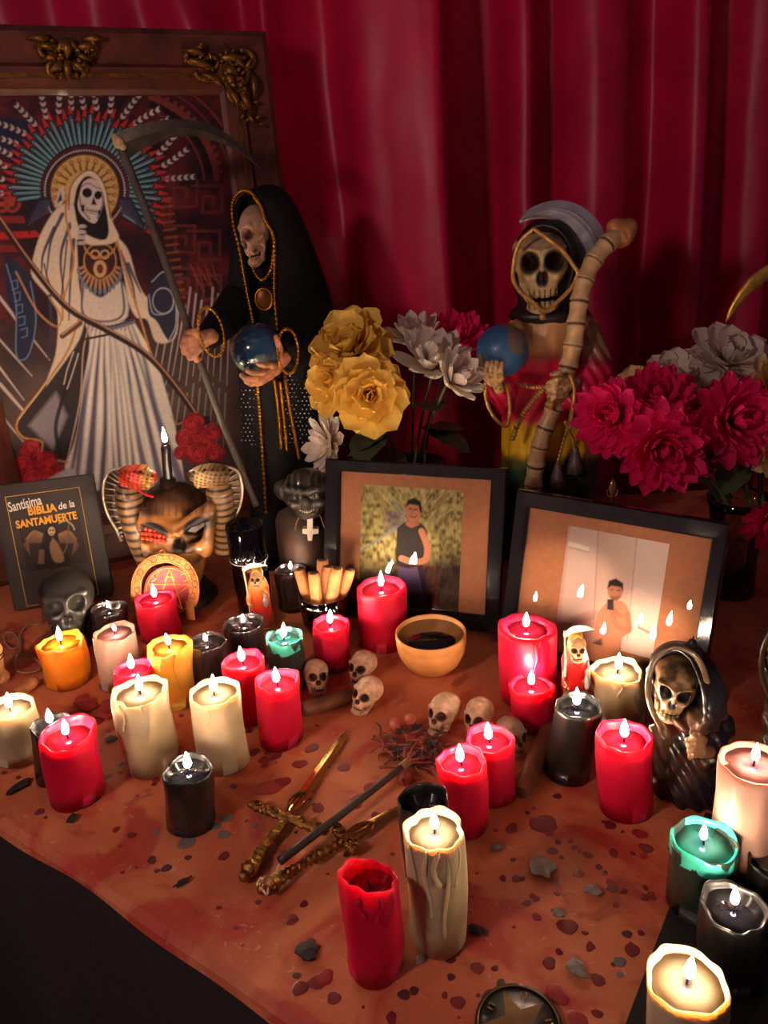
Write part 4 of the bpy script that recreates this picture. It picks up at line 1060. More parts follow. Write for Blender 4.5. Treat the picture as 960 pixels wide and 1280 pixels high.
# scythe: crescent blade and vertebra staff
Yb = 1.300
up = smooth_path([at(x, y, Yb) for x, y in ((648, 276), (662, 261), (684, 252), (708, 251), (732, 261), (750, 280), (757, 300), (752, 312))], 36)
dn = smooth_path([at(x, y, Yb) for x, y in ((649, 278), (664, 273), (686, 273), (704, 282), (717, 298), (726, 316), (730, 336), (736, 340))], 36)
part('scythe_blade', strip_pair(up, dn, .010, (0, 1, 0)), M('grey_blade_paint', rgb(150, 146, 158), .4, .2, var=.25, scale=40), t, False, label='grey crescent scythe blade')
e = dn + (0, -.003, 0); part('blade_edge', tube(e, .0022, 6), M('silver_edge', rgb(196, 186, 172), .35, .6), t)
part('blade_line', tube(up * .65 + dn * .35 + (0, -.0045, 0), .0009, 5), M('silver_edge'), t)
sp = smooth_path([at(x, y, Y) for x, y, Y in ((776, 293, 1.29), (762, 302, 1.275), (742, 326, 1.262), (729, 356, 1.248), (722, 392, 1.235), (717, 430, 1.225), (708, 466, 1.218), (694, 506, 1.212), (680, 540, 1.212), (671, 576, 1.214), (666, 612, 1.218), (663, 650, 1.222))], 240)
seg = np.concatenate([[0], np.cumsum(np.linalg.norm(np.diff(sp, axis=0), axis=1))]); ph = (seg / .034) % 1.0
rad = .0165 * (1 - .18 * np.sin(np.pi * ph)) * np.where(seg > .02, 1, 1); band = (ph < .09)
rad = np.where(band, rad * .86, rad)
V, Fc = tube(sp, rad, 16); bc = np.repeat(band, 16)
sc_ = mixc(rgb(214, 174, 122), rgb(50, 32, 20), bc * .9) * (.72 + .5 * vnoise(V, 120, 6))[:, None]
part('staff', (V, Fc), PAINT, t, True, np.clip(sc_, 0, 1), label='bone coloured vertebra staff')
kn = sp[0]
def knob(X, Y, Z):
    d = sph(X, Y, Z, kn, .021); d = smin(d, sph(X, Y, Z, kn + (.012, 0, .010), .014), .008); d = smin(d, sph(X, Y, Z, kn + (-.010, 0, .012), .013), .008)
    for a, b in (((-.012, -.02, .002), (.014, -.02, .016)), ((.006, -.02, -.004), (-.004, -.02, .022))): d = smax(d, -cap(X, Y, Z, kn + a, kn + b, .0028), .002)
    return d
kg = surf(knob, kn - .04, kn + .045, .002)
part('staff_knob', kg, PAINT, t, True, mixc(rgb(150, 96, 56), rgb(200, 130, 76), vnoise(kg[0], 90, 1)))
# globe
gc = at(628, 438, 1.20); gr = 32.5 * 1.20 / F
gm = ball(gc, gr, 48, 32); nn = vnoise((gm[0] - gc) / gr, 1.7, 11) * .75 + vnoise((gm[0] - gc) / gr, 5, 12) * .25
part('globe', gm, PAINT, t, True, mixc(rgb(44, 92, 134), rgb(120, 100, 84), np.clip((nn - .54) * 14, 0, 1)), label='blue painted earth globe')
# sleeves with gilt edges
PK = rgb(236, 32, 84)
def sleeve(path, rads, Ys, seed):
    P = [at(x, y, Y) for (x, y), Y in zip(path, Ys)]
    lo = np.min(P, 0) - .06; hi = np.max(P, 0) + .06
    gg = surf(lambda X, Y, Z: chain(X, Y, Z, P, rads, .015) + .0022 * np.sin((X + Z * .6) * 330), lo, hi, .003)
    _, yy, _ = proj(gg[0])
    part('sleeve', gg, PAINT, t, True, bands(yy, [(440, BR2), (452, rgb(170, 40, 60)), (462, PK), (560, rgb(196, 20, 50))]) * (.8 + .4 * vnoise(gg[0], 70, seed))[:, None])
sleeve([(648, 420), (634, 456), (624, 486), (628, 508)], [.026, .026, .022, .014], [1.27, 1.24, 1.215, 1.22], 1)
sleeve([(734, 420), (740, 462), (724, 492), (712, 500)], [.026, .030, .024, .018], [1.28, 1.26, 1.225, 1.21], 2)
part('sleeve_trim', tube(smooth_path([at(x, y, 1.192) for x, y in ((607, 478), (607, 496), (614, 516), (626, 530), (635, 530), (637, 505), (633, 478))], 40), .0030, 7), GP, t)
part('sleeve_trim', tube(smooth_path([at(x, y, 1.188) for x, y in ((712, 468), (718, 486), (716, 512), (712, 536), (706, 526))], 30), .0030, 7), GP, t)
BH = rgb(206, 164, 110)
G = 1.165
hg = hand_geo(pts((624, 486, G + .02, .008), (620, 476, G + .004, .0085)), [pts((612 + 5 * k, 474, G + .0, .0042), (608 + 6 * k, 463, G - .012, .0038), (609 + 6 * k, 454 - (2 if k in (1, 2) else 0), G - .010, .0034)) for k in range(4)] +
              [pts((614, 480, G + .004, .0045), (604, 470, G + .0, .004), (600, 461, G + .002, .0034))], .0011)
part('hand', hg, BONE, t, True, mixc(np.array(BH) * .4, BH, np.clip(vnoise(hg[0], 260, 4) * 2 - .4, 0, 1)), label='skeleton hand holding up the globe')
G = 1.195
hg = hand_geo(pts((718, 478, G + .01, .010), (704, 484, G - .002, .0105)), [pts((708, 474 + 6.5 * k, G - .004, .0046), (696 - k, 474 + 7 * k, G - .016, .0044), (686 + k, 479 + 7 * k, G - .012, .004), (684 + k, 484 + 6 * k, G - .002, .0036)) for k in range(4)] +
              [pts((706, 474, G - .002, .005), (698, 466, G - .008, .0044), (690, 468, G - .010, .0038))], .0011)
part('hand', hg, BONE, t, True, mixc(np.array(BH) * .4, BH, np.clip(vnoise(hg[0], 260, 6) * 2 - .4, 0, 1)), label='skeleton hand gripping the staff')
# rope belt and tassels
def rope(path, Ys, r=.0032, name='rope'):
    P = smooth_path([at(x, y, Y) for (x, y), Y in zip(path, Ys)], 90)
    rr = r * (1 + .22 * np.sin(np.arange(90) * 1.25)); part(name, tube(P, rr, 8), GP, t)
rope([(646, 478), (664, 484), (684, 484)], [1.228, 1.222, 1.215]); rope([(680, 486), (664, 504), (650, 524), (640, 550)], [1.214, 1.218, 1.222, 1.224], .0042)
rope([(684, 486), (690, 500), (688, 512)], [1.196, 1.190, 1.190], .0038)
rope([(714, 492), (714, 515), (709, 536), (702, 560), (696, 582)], [1.196, 1.20, 1.208, 1.214, 1.216], .0026); rope([(709, 536), (716, 550), (718, 564)], [1.208, 1.214, 1.214], .0026)
for cx, cy in ((697, 594), (719, 575)):
    c = at(cx, cy, 1.215); tv, tf = lathe([(0, .022), (.004, .022), (.0055, .016), (.010, -.004), (.0135, -.022), (0, -.022)], 14, lambda k, a, r, z: (r * (1 + .12 * math.cos(a * 7)), z))
    part('tassel', (tv + c, tf), M('grey_tassel', rgb(120, 104, 92), .5, .3, var=.4, scale=200), t)
lv, lf = lathe([(0, 0), (.088, 0), (.09, .008), (.078, .02), (0, .02)], 40)
part('plinth', (lv + base, lf), M('black_resin', (.02, .02, .02), .4), t)

# ------------------------------------------------------------------ photo frames
FB = M('black_lacquer', (.008, .007, .008), .10, var=.2, coat=0)
MAT_BOARD = M('brown_card', rgb(190, 124, 86), .9, var=.08, scale=120, spec=.15)
PANE = glass('picture_glass', (.98, .98, .98), .012, 1.5, 1.15)
def photo_frame(name, label, args, ins, photo_px, painter, plabel):
    B = Board(*args); t = thing(name, label, 'photo frame', B.O)
    hw, hh, iw, ih0, ih1 = B.w / 2, B.h, B.w * ins[0], B.h * ins[1], B.h * ins[2]
    sec = [(0, -.010), (0, .005), (.08, .008), (.88, .006), (1, .001), (1, -.010)]
    o = [(-hw, hh), (hw, hh), (hw, 0), (-hw, 0)]; i = [(-iw, ih1), (iw, ih1), (iw, ih0), (-iw, ih0)]
    for k in range(4): part('frame_bar', B.bar((o[k], o[(k + 1) % 4], i[k], i[(k + 1) % 4]), sec), FB, t, False)
    part('mat_board', B.box(-iw - .004, iw + .004, ih0 - .004, ih1 + .004, -.009, -.0045), MAT_BOARD, t, False)
    tl, tr, br = [B.hit(x, y, -.004) for x, y in photo_px]
    a0, a1 = (tl[0] + tl[0]) / 2, (tr[0] + br[0]) / 2; b1 = (tl[1] + tr[1]) / 2; b0 = max(br[1], ih0 - .002)
    g = sheet(B.O - B.N * .0040, B.U, B.V, a0, a1, b0, b1, .00105); px, py, _ = proj(g[0])
    pr = part('photo_print', g, M('photo_paper', rough=.75, spec=.15, attr=True, var=.03, scale=300), t, True, painter(px, py), label=plabel)
    part('glass_pane', B.box(-iw - .002, iw + .002, ih0 - .002, ih1 + .002, -.0022, -.0012), PANE, t, False)
    part('back_board', B.box(-hw + .006, hw - .006, .006, hh - .006, -.016, -.010), M('black_card', (.02, .02, .02), .8), t, False)
    # easel strut behind
    p0 = B.p(0, hh * .62, -.016); p1 = B.p(0, hh * .60, -.016); f = B.p(0, 0, 0) - np.array([B.N[0], B.N[1], 0]) / np.linalg.norm(B.N[:2]) * (hh * .38); f[2] = .004
    u = B.U * .018
    V = np.array([p0 - u, p0 + u, f + u * 1.6, f - u * 1.6]); nn = np.cross(V[1] - V[0], V[3] - V[0]); nn /= np.linalg.norm(nn)
    part('easel_strut', plate(V + (0, 0, .001), nn, .0025), M('black_card'), t, False)
    return B
def paint_garden(px, py):
    q = np.column_stack([px, py, 0 * px]); n = vnoise(q, .22, 3); m = vnoise(q * (1.0, .35, 1), .5, 9)
    A = Art(px, py, rgb(150, 140, 80)); A.c = mixc(rgb(96, 84, 40), rgb(208, 190, 120), np.clip(n * .9 + m * .6 - .25, 0, 1))
    r = random.Random(2)
    for k in range(46):
        a = r.uniform(-2.6, -.5); x, y = 520 + r.uniform(-20, 20), 655; L = r.uniform(30, 110)
        A.line([(x + 12 * math.cos(a), y + 12 * math.sin(a)), (x + L * math.cos(a), y + L * math.sin(a))], 1.0, r.choice([rgb(226, 208, 140), rgb(90, 80, 44), rgb(170, 150, 90)]), .55, curve=False)
    A.poly([(440, 705), (585, 695), (590, 790), (440, 790)], rgb(54, 34, 34), 14, .9)
    A.poly([(482, 640), (500, 634), (508, 658), (482, 668)], rgb(104, 88, 104), 5, .7)
    A.line([(450, 690), (508, 652)], 2.4, rgb(120, 140, 160), .8); A.line([(490, 622), (512, 656)], 2.2, rgb(150, 160, 170), .8)
    A.poly([(498, 706), (522, 702), (530, 738), (520, 768), (497, 768)], rgb(112, 92, 132), 2, curve=True); A.line([(524, 704), (532, 740), (540, 766)], 7, rgb(60, 40, 60), 1)
    A.poly([(496, 660), (508, 652), (526, 654), (534, 668), (530, 704), (497, 706)], rgb(56, 50, 46), 1.2, curve=True)
    A.line([(527, 664), (534, 684), (531, 700), (515, 702), (502, 698)], 8, rgb(196, 124, 92), 1); A.poly([(509, 644), (523, 644), (524, 656), (514, 660), (507, 656)], rgb(176, 110, 82), 1)
    A.disc(517, 638, 10, 14, rgb(200, 130, 100)); A.poly([(507, 634), (510, 625), (518, 622), (526, 627), (528, 642), (525, 640), (523, 632), (512, 630)], rgb(44, 32, 28), 1)
    A.line([(512, 636), (514, 636)], 1.4, rgb(60, 36, 30)); A.line([(518, 637), (521, 637)], 1.4, rgb(60, 36, 30)); A.line([(512, 645), (517, 646.5), (521, 645)], 1.4, rgb(140, 70, 60)); A.line([(516, 637), (515, 642)], 1.2, rgb(160, 96, 74))
    return A.c
def paint_room(px, py):
    q = np.column_stack([px, py, 0 * px]); A = Art(px, py, rgb(214, 178, 160))
    A.c = mixc(rgb(206, 166, 150), rgb(230, 196, 176), np.clip((px - 700) / 130, 0, 1))
    A.poly([(714, 650), (748, 660), (742, 760), (700, 780)], rgb(222, 188, 174), 2); A.line([(748, 660), (742, 780)], 1.2, rgb(170, 130, 116), .8)
    A.poly([(796, 672), (842, 680), (820, 840), (776, 830)], rgb(226, 196, 184), 2); A.line([(796, 672), (784, 800)], 1.4, rgb(180, 140, 124), .8)
    A.line([(713, 680), (734, 686)], 6, rgb(238, 220, 206)); A.line([(713, 684), (735, 690)], 1.4, rgb(170, 136, 120), .8)
    A.line([(798, 784), (812, 791)], 2.4, rgb(150, 120, 110)); A.poly([(698, 776), (745, 766), (742, 822), (690, 820)], rgb(150, 104, 98), 6, .8)
    S = rgb(196, 130, 98); D = rgb(140, 84, 62)
    A.poly([(748, 766), (758, 754), (778, 752), (788, 768), (786, 790), (776, 800), (772, 820), (744, 822), (746, 790)], S, 1.2, curve=True)
    A.line([(750, 770), (742, 800), (742, 820)], 7, S); A.line([(784, 768), (786, 788), (772, 782), (766, 768)], 7, rgb(184, 116, 86)); A.line([(776, 800), (774, 820)], 2, D, .6)
    A.disc(769, 738, 9.5, 12.5, rgb(190, 126, 98)); A.poly([(759, 736), (761, 726), (770, 723), (779, 729), (779, 740), (776, 734), (764, 732)], rgb(48, 36, 32), 1); A.poly([(762, 745), (776, 745), (772, 751), (766, 751)], rgb(120, 78, 60), 1.5, .7)
    A.line([(764, 756), (768, 762), (776, 770)], 5, rgb(176, 112, 84)); A.poly([(759, 749), (767, 749), (767, 763), (759, 762)], rgb(60, 54, 54), .8); A.line([(764, 737), (766, 737)], 1.2, rgb(60, 36, 28)); A.line([(772, 738), (775, 738)], 1.2, rgb(60, 36, 28))
    A.poly([(734, 806), (752, 798), (756, 830), (730, 830)], rgb(92, 70, 74), 2)
    return A.c
PF1 = photo_frame('photo_frame', 'black glossy frame with a photo of a man before a bush', (.028, 1.055, .0045, -.36, .25, .288, .249), (.417, .1, .925),
            ((452, 604), (579, 615), (573, 770)), paint_garden, 'outdoor photograph of a man in a dark shirt')
PF2 = photo_frame('photo_frame', 'black glossy frame with a photo of a man in a pale room', (.2666, .872, .0045, -.62, .25, .2752, .2387), (.435, .1, .905),
            ((711, 656), (836, 681), (816, 824)), paint_room, 'pale indoor photograph of a man')

# ------------------------------------------------------------------ book
BK = Board(-.5609, 1.192, 0.005, .2446, .2016, .161, .2133)
t = thing('book', 'dark brown book with gold lettering and border standing behind the black glass skull', 'book', BK.O)
COVER = M('dark_cover', rgb(46, 34, 30), .5, var=.12, scale=80)
hw, hh = BK.w / 2, BK.h
part('cover', BK.box(-hw, hw, 0, hh, -.002, .0), COVER, t, False)
part('pages', BK.box(-hw + .002, hw - .003, .003, hh - .003, -.022, -.002), M('aged_pages', rgb(190, 170, 130), .8, var=.15, scale=400), t, False)
part('back_cover', BK.box(-hw, hw, 0, hh, -.024, -.022), COVER, t, False)
part('spine', BK.box(-hw - .001, -hw + .002, 0, hh, -.024, .0), COVER, t, False)
a0, b1 = BK.hit(6, 621); a1, _ = BK.hit(99, 608); _, b0 = BK.hit(35, 758)
GI = M('gold_print', rgb(214, 160, 50), .5, .1, var=.1); wl = .0011
for q in ((a0, a1, b1 - wl, b1), (a0, a1, b0, b0 + wl), (a0, a0 + wl, b0, b1), (a1 - wl, a1, b0, b1)):
    part('border_line', BK.box(*q, .0002, .0006), GI, t, False)
WHI = M('white_print', rgb(224, 214, 200), .6, var=.05); ORG = M('orange_print', rgb(232, 158, 36), .5, var=.08)
def line_text(txt, x0, y0, x1, y1, hpx, mat, shear=0.0, bold=.0):
    A0, B0 = BK.hit(x0, y0); A1, B1 = BK.hit(x1, y1); W = math.hypot(A1 - A0, B1 - B0)
    part('lettering', BK.text(txt, A0, B0, hpx * 1.25 / F * 1.38, .0008, W, shear, math.atan2(B1 - B0, A1 - A0), bold), mat, t, False)
line_text('Santísima', 12, 640, 53, 630, 13, WHI, .1, .0004)
line_text('BIBLIA', 36, 644, 72, 638.5, 10.5, ORG, 0, .0008)
line_text('de la', 74, 637, 94, 633, 9.5, WHI, .15, .0003)
line_text('SANTAMUERTE', 21, 660.5, 97, 648, 10, ORG, 0, .0007)
g = sheet(BK.O + BK.N * .0003, BK.U, BK.V, a0 + .012, a1 - .008, b0 + .06, b0 + .145, .0011); px, py, _ = proj(g[0])
A = Art(px, py, rgb(46, 34, 30))
for s, x0 in ((-1, 54), (1, 74)):
    for k in range(9): A.line([(x0, 668 + 1.2 * k), (x0 + s * (12 + 1.4 * k), 664 + 2 * k), (x0 + s * (22 - k * .8), 674 + 2.6 * k)], 2.2, rgb(150 - 6 * k, 112 - 5 * k, 76 - 3 * k), .9, w2=1)
A.poly([(54, 668), (62, 656), (70, 660), (76, 684), (86, 694), (84, 712), (46, 716), (50, 690)], rgb(26, 20, 20), 1, curve=True)
A.poly([(66, 672), (74, 682), (80, 700), (68, 702), (62, 684)], rgb(140, 104, 72), 1.2, curve=True)
A.disc(64.5, 664, 4.4, 5.4, rgb(206, 170, 120)); A.disc(63, 663, 1.2, 1.2, rgb(30, 20, 16)); A.disc(66.4, 663, 1.2, 1.2, rgb(30, 20, 16)); A.line([(63, 667.5), (67, 667.5)], 1.1, rgb(60, 40, 30))
A.line([(86, 652), (84, 680), (78, 694)], 1.6, rgb(110, 84, 60)); A.line([(74, 654), (82, 651), (90, 656), (93, 662)], 1.8, rgb(170, 150, 130))
for k in range(4): A.line([(50 + k * 1.5, 688), (48 + 2 * k, 704)], 2, rgb(130, 92, 64), .8)
part('cover_emblem', g, PRINT, t, True, A.c, label='printed winged hooded skeleton')

# ------------------------------------------------------------------ dark glass skull
sk = np.array(at(82, 742, 1.085)); sk[2] = 0
DG = M('black_glass', (.030, .028, .024), .34, var=.3, scale=40, coat=.25, bump=.12, bscale=60)
hS = 112 * 1.06 / F
g = skull_geo(sk + (0, 0, hS * .515), hS, .35, -.30, 0, .92); g[0][:, 2] -= g[0][:, 2].min()
solo('glass_skull', g, DG, 'black glass skull in front of the book', 'skull')

# ------------------------------------------------------------------ skull mask candle holder with two cobras
YM = 1.16
mc_ = at(217, 660, YM); mb = at(217, 740, YM); mb[2] = 0.0
t = thing('cobra_mask', 'bronze skull mask candle holder flanked by two striped cobras', 'candle holder', mb)
def mk(px, py, d=0.0): return at(px, py, YM + d)
s = YM / F
def mask_fn(X, Y, Z):
    d = ell(X, Y, Z, mk(217, 640, .035), (50 * s, .055, 42 * s))
    d = smin(d, ell(X, Y, Z, mk(220, 678, .025), (44 * s, .048, 48 * s)), .02)
    d = smin(d, ell(X, Y, Z, mk(232, 712, .02), (24 * s, .036, 30 * s)), .02)
    for a, b, r in (((180, 640), (214, 662), .008), ((262, 632), (222, 660), .008), ((176, 655), (184, 690), .008), ((264, 645), (258, 690), .009), ((190, 694), (214, 690), .007), ((236, 686), (256, 682), .008)):
        d = smin(d, cap(X, Y, Z, mk(*a, -.022), mk(*b, -.022), r), .012)
    for x0, x1 in ((192, 184), (206, 203), (219, 219), (232, 236), (246, 254)):
        d = smax(d, -cap(X, Y, Z, mk(x1, 612, -.016), mk(x0, 644, -.032), .0030), .008)
    for a, b in (((178, 650), (213, 668)), ((264, 640), (224, 667))): d = smin(d, cap(X, Y, Z, mk(*a, -.026), mk(*b, -.034), .0070, .0055), .006)
    d = smax(d, -ell((X - mk(245, 658)[0]) * .85 + (Z - mk(245, 658)[2]) * .52, Y, -(X - mk(245, 658)[0]) * .52 + (Z - mk(245, 658)[2]) * .85, (0, mk(245, 658)[1] - .03, 0), (15 * s, .03, 8.5 * s)), .004)
    d = smax(d, -ell((X - mk(192, 664)[0]) * .95 - (Z - mk(192, 664)[2]) * .3, Y, (X - mk(192, 664)[0]) * .3 + (Z - mk(192, 664)[2]) * .95, (0, mk(192, 664)[1] - .03, 0), (17 * s, .026, 9 * s)), .004)
    d = smax(d, -ell(X, Y, Z, mk(224, 682, -.03), (8 * s, .024, 9 * s)), .004)
    for k in range(6): d = smax(d, -cap(X, Y, Z, mk(222 + 4.2 * k, 702 - k * 1.2, -.028), mk(224 + 4.0 * k, 724 - k, -.024), .0012), .002)
    d = smax(d, -cap(X, Y, Z, mk(216, 714, -.03), mk(246, 706, -.03), .0022), .002)
    return d
g = surf(mask_fn, mc_ - (.085, .07, .11), mc_ + (.085, .11, .085), .0023)
qx, qy, _ = proj(g[0]); P = g[0]
c = mixc(rgb(168, 112, 56), rgb(62, 38, 20), np.clip((vnoise(P, 70, 3) - .35) * 2.2, 0, 1))
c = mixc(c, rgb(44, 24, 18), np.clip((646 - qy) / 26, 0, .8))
def spot(cx, cy, rx, ry, ang=0.0):
    ca, sa = math.cos(ang), math.sin(ang); u, v = (qx - cx) * ca + (qy - cy) * sa, -(qx - cx) * sa + (qy - cy) * ca
    return np.clip((1.15 - np.hypot(u / rx, v / ry)) * 5, 0, 1)
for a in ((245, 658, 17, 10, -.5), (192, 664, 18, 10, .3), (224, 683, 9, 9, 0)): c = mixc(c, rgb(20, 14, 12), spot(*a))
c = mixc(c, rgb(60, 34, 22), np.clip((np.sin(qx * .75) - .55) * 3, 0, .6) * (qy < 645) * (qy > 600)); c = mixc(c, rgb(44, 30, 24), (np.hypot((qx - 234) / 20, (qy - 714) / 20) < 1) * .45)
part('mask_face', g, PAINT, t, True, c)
rs = []
for k in range(24):
    x = 176 + 5.4 * (k % 6) + (k // 6) * .8; y = 654 + 6 * (k // 6) + .8 * (k % 6)
    rs.append(ball(mk(x, y, -.026 + .004 * (k // 6 == 0) + .0012 * abs(k % 6 - 2.5)), (.0040, .0045, .0040), 8, 5))
part('scaled_eye', join(*rs), M('red_scale', rgb(196, 24, 26), .35, var=.4, scale=300, col2=rgb(220, 80, 40)), t, label='eye socket filled with red scales')
ml, rg = at(244, 659, YM - .022), 0
part('glass_eye', plate([at(x, y, YM - .012) for x, y in ((234, 664), (244, 666), (256, 657), (254, 649), (246, 653))], (0, 1, 0), .002), M('grey_eye', rgb(96, 96, 88), .2, coat=.6), t, False)
BELL = rgb(140, 104, 66)
def cobra(cxs, head, hcol, sgn, lab):
    """striped column, ribbed hood wing, scaled head"""
    P = smooth_path([mk(x, y, d) for x, y, d in cxs], 60); rad = np.interp(np.linspace(0, 1, 60), [0, .5, .8, 1], [.017, .021, .022, .012])
    V, Fc = tube(P, rad, 18); st = np.repeat((np.arange(60) % 5) < 2, 18)
    body = part('cobra_body', (V, Fc), PAINT, t, True, mixc(BELL, rgb(26, 18, 14), st) * (.75 + .4 * vnoise(V, 80, 2))[:, None], label=lab)
    # hood wing
    top = head; X0 = cxs[-1][0]
    out = [(X0 + sgn * 4, top - 14), (X0 + sgn * 24, top - 8), (X0 + sgn * 31, top + 14), (X0 + sgn * 27, top + 40), (X0 + sgn * 14, top + 64), (X0 + sgn * 8, top + 78)]
    inn = [(X0 + sgn * 2, top - 4), (X0 + sgn * 6, top + 4), (X0 + sgn * 8, top + 16), (X0 + sgn * 8, top + 40), (X0 + sgn * 6, top + 60), (X0 + sgn * 6, top + 76)]
    Ao = smooth_path([mk(x, y, .004) for x, y in out], 30); Ai = smooth_path([mk(x, y, .0) for x, y in inn], 30)
    part('cobra_hood', strip_pair(Ao, Ai, .006, (0, 1, 0)), M('dark_bronze', rgb(70, 54, 40), .4, .6, var=.3), t, False)
    rb = M('silver_rib', rgb(170, 154, 136), .35, .6, var=.2); gs = [tube(Ao + (0, -.001, 0), .0024, 6)]
    for k in range(3, 28, 2): gs.append(tube([Ai[k] * .85 + Ao[k] * .15 + (0, -.004, 0), Ai[k] * .1 + Ao[k] * .9 + (0, -.0035, .001)], [.0018, .0012], 5))
    part('hood_ribs', join(*gs), rb, t)
    # head
    hx0 = X0 + sgn * 2; tipx = X0 - sgn * 34
    def hf(X, Y, Z):
        d = chain(X, Y, Z, [mk(hx0, top - 2, -.004), mk(X0 - sgn * 12, top - 6, -.014), mk(tipx + sgn * 6, top - 2, -.020)], [.017, .019, .011], .01)
        d = smin(d, cap(X, Y, Z, mk(hx0 - sgn * 4, top + 8, -.006), mk(tipx + sgn * 10, top + 10, -.016), .008, .006), .008)
        d = smax(d, -cap(X, Y, Z, mk(X0 - sgn * 14, top + 7, -.036), mk(tipx, top + 8, -.034), .0035), .003)
        return d + .0011 * np.sin(X * 620 + Z * 300) * np.sin(Z * 620 - X * 260)
    lo = mk(min(hx0, tipx) - 18, top + 28, -.06); hi = mk(max(hx0, tipx) + 18, top - 26, .035)
    g = surf(hf, np.minimum(lo, hi), np.maximum(lo, hi), .0018); n = np.sin(g[0][:, 0] * 620 + g[0][:, 2] * 300) * np.sin(g[0][:, 2] * 620 - g[0][:, 0] * 260)
    qx, qy, _ = proj(g[0]); u = np.clip((qx - hx0) / (tipx - hx0), 0, 1)
    base = np.stack([np.interp(u, [0, .4, .75, 1], [hcol[k][j] for k in range(4)]) for j in range(3)], 1)
    part('cobra_head', g, PAINT, t, True, mixc(base, rgb(28, 16, 12), np.clip(n * 1.6, 0, .85)))
    part('cobra_eye', ball(mk(X0 - sgn * 16, top - 8, -.030), .003, 8, 6), M('bead_black', (.01, .01, .01), .15), t)
    return body
cobra([(186, 706, .01), (176, 680, .006), (167, 650, .0), (161, 622, -.004), (160, 602, -.004)], 598, [rgb(210, 60, 36), rgb(206, 50, 34), rgb(170, 150, 50), rgb(210, 60, 36)], -1, 'striped cobra body with a red and yellow scaled head')
cobra([(280, 690, .012), (280, 665, .008), (278, 640, .002), (275, 618, -.002), (272, 598, -.002)], 596, [rgb(110, 84, 50), rgb(170, 136, 84), rgb(196, 160, 100), rgb(90, 66, 40)], 1, 'striped cobra body with a dull gold scaled head')
part('tongue', tube(smooth_path([mk(x, y, -.034) for x, y in ((172, 612), (182, 618), (192, 621))], 12), [.0022] * 12, 6), M('red_paint', rgb(190, 30, 40), .4), t)
hv, hf_ = lathe([(0, 0), (.062, 0), (.066, .006), (.058, .016), (.034, .05), (0, .05)], 32)
part('pedestal', (hv + mb + (0, .03, 0), hf_), M('black_resin', (.02, .02, .02), .4), t)
part('candle_socket', tube([mk(210, 624, .03), mk(210, 598, .03)], [.016, .013], 14), M('dark_bronze'), t)
# black taper on top of the mask
b0 = mk(211, 612, .03); b1 = mk(207, 556, .03); bb = b0.copy()
tt = thing('taper_candle', 'thin black taper candle burning on top of the skull mask', 'candle', bb)
part('wax_body', tube(smooth_path([b0 + (0, 0, -.004), (b0 + b1) / 2, b1], 14), np.concatenate([np.full(12, .0078), [.0082, .0065]]), 14), WAX['black'], tt)
part('wick', tube([b1, b1 + (0, 0, .006)], .0008, 5), WICK, tt)
o = bpy.data.objects.new('flame', FL_ME); COL.objects.link(o); o.parent = tt; o.location = b1 + (0, 0, .003) - bb; o.scale = (1.0, 1.0, 1.2)

# ------------------------------------------------------------------ horseshoe with red disc
YH = 1.09
hb = at(210, 790, YH); hb[2] = 0
HB = Board(hb[0], hb[1] + .012, 0.0, .10, .22, .1, .1)
t = thing('horseshoe', 'gilt horseshoe charm with embossed signs around a red star disc', 'horseshoe', HB.O)
def hs(px, py, n=0.0): a, b = HB.hit(px, py, n); return HB.p(a, b, n)
cx, cy = 207, 733
th = np.linspace(math.radians(-212), math.radians(32), 40)
def arc(rx, ry, n): return np.array([hs(cx + rx * math.cos(a), cy + ry * math.sin(a) + (6 if abs(math.cos(a)) > .9 and math.sin(a) > 0 else 0), n) for a in th])
Ao, Ai = arc(42, 42, 0), arc(30.5, 31, 0)
leg = lambda A, x, y: np.vstack([[hs(x[0], y, 0)], A, [hs(x[1], y, 0)]])
Ao = leg(Ao, (171, 244), 774); Ai = leg(Ai, (183, 233), 774); n = len(Ao)
V = np.vstack([Ao, Ai, Ao + HB.N * .004, Ai + HB.N * .004]); Fc = []
for i in range(n - 1): Fc += [(i, i + 1, n + i + 1, n + i), (2 * n + i, 3 * n + i, 3 * n + i + 1, 2 * n + i + 1), (i, 2 * n + i, 2 * n + i + 1, i + 1), (n + i, n + i + 1, 3 * n + i + 1, 3 * n + i)]
Fc += [(0, n, 3 * n, 2 * n), (n - 1, 3 * n - 1, 4 * n - 1, 2 * n - 1)]
GH = M('rose_gilt', rgb(176, 108, 58), .38, .7, var=.25, scale=120, bump=.2)
part('shoe', (V, [f[::-1] for f in Fc]), GH, t, False)
gs = [tube(Ao[1:-1] + HB.N * .004, .0013, 6), tube(Ai[1:-1] + HB.N * .004, .0013, 6)]
part('rim', join(*gs), GH, t)
EM = M('red_brown_enamel', rgb(140, 44, 30), .5, var=.3)
for k, a in enumerate(np.linspace(math.radians(-200), math.radians(20), 19)):
    c = [hs(cx + 36.3 * math.cos(a) + 3.6 * math.cos(b), cy + 36.5 * math.sin(a) + 3.6 * math.sin(b), .0046) for b in np.linspace(0, 2 * math.pi, 13)[:-1]]
    part('embossed_sign', tube(c, .0009, 5, closed=True), EM if k % 3 == 1 else GH, t)
part('loop', tube([hs(203 + 3.6 * math.cos(b), 691 + 4 * math.sin(b), .002) for b in np.linspace(0, 2 * math.pi, 13)[:-1]], .0014, 6, closed=True), GH, t)
dc = [hs(212 + 32 * math.cos(b), 739 + 32 * math.sin(b), -.004) for b in np.linspace(0, 2 * math.pi, 41)[:-1]]
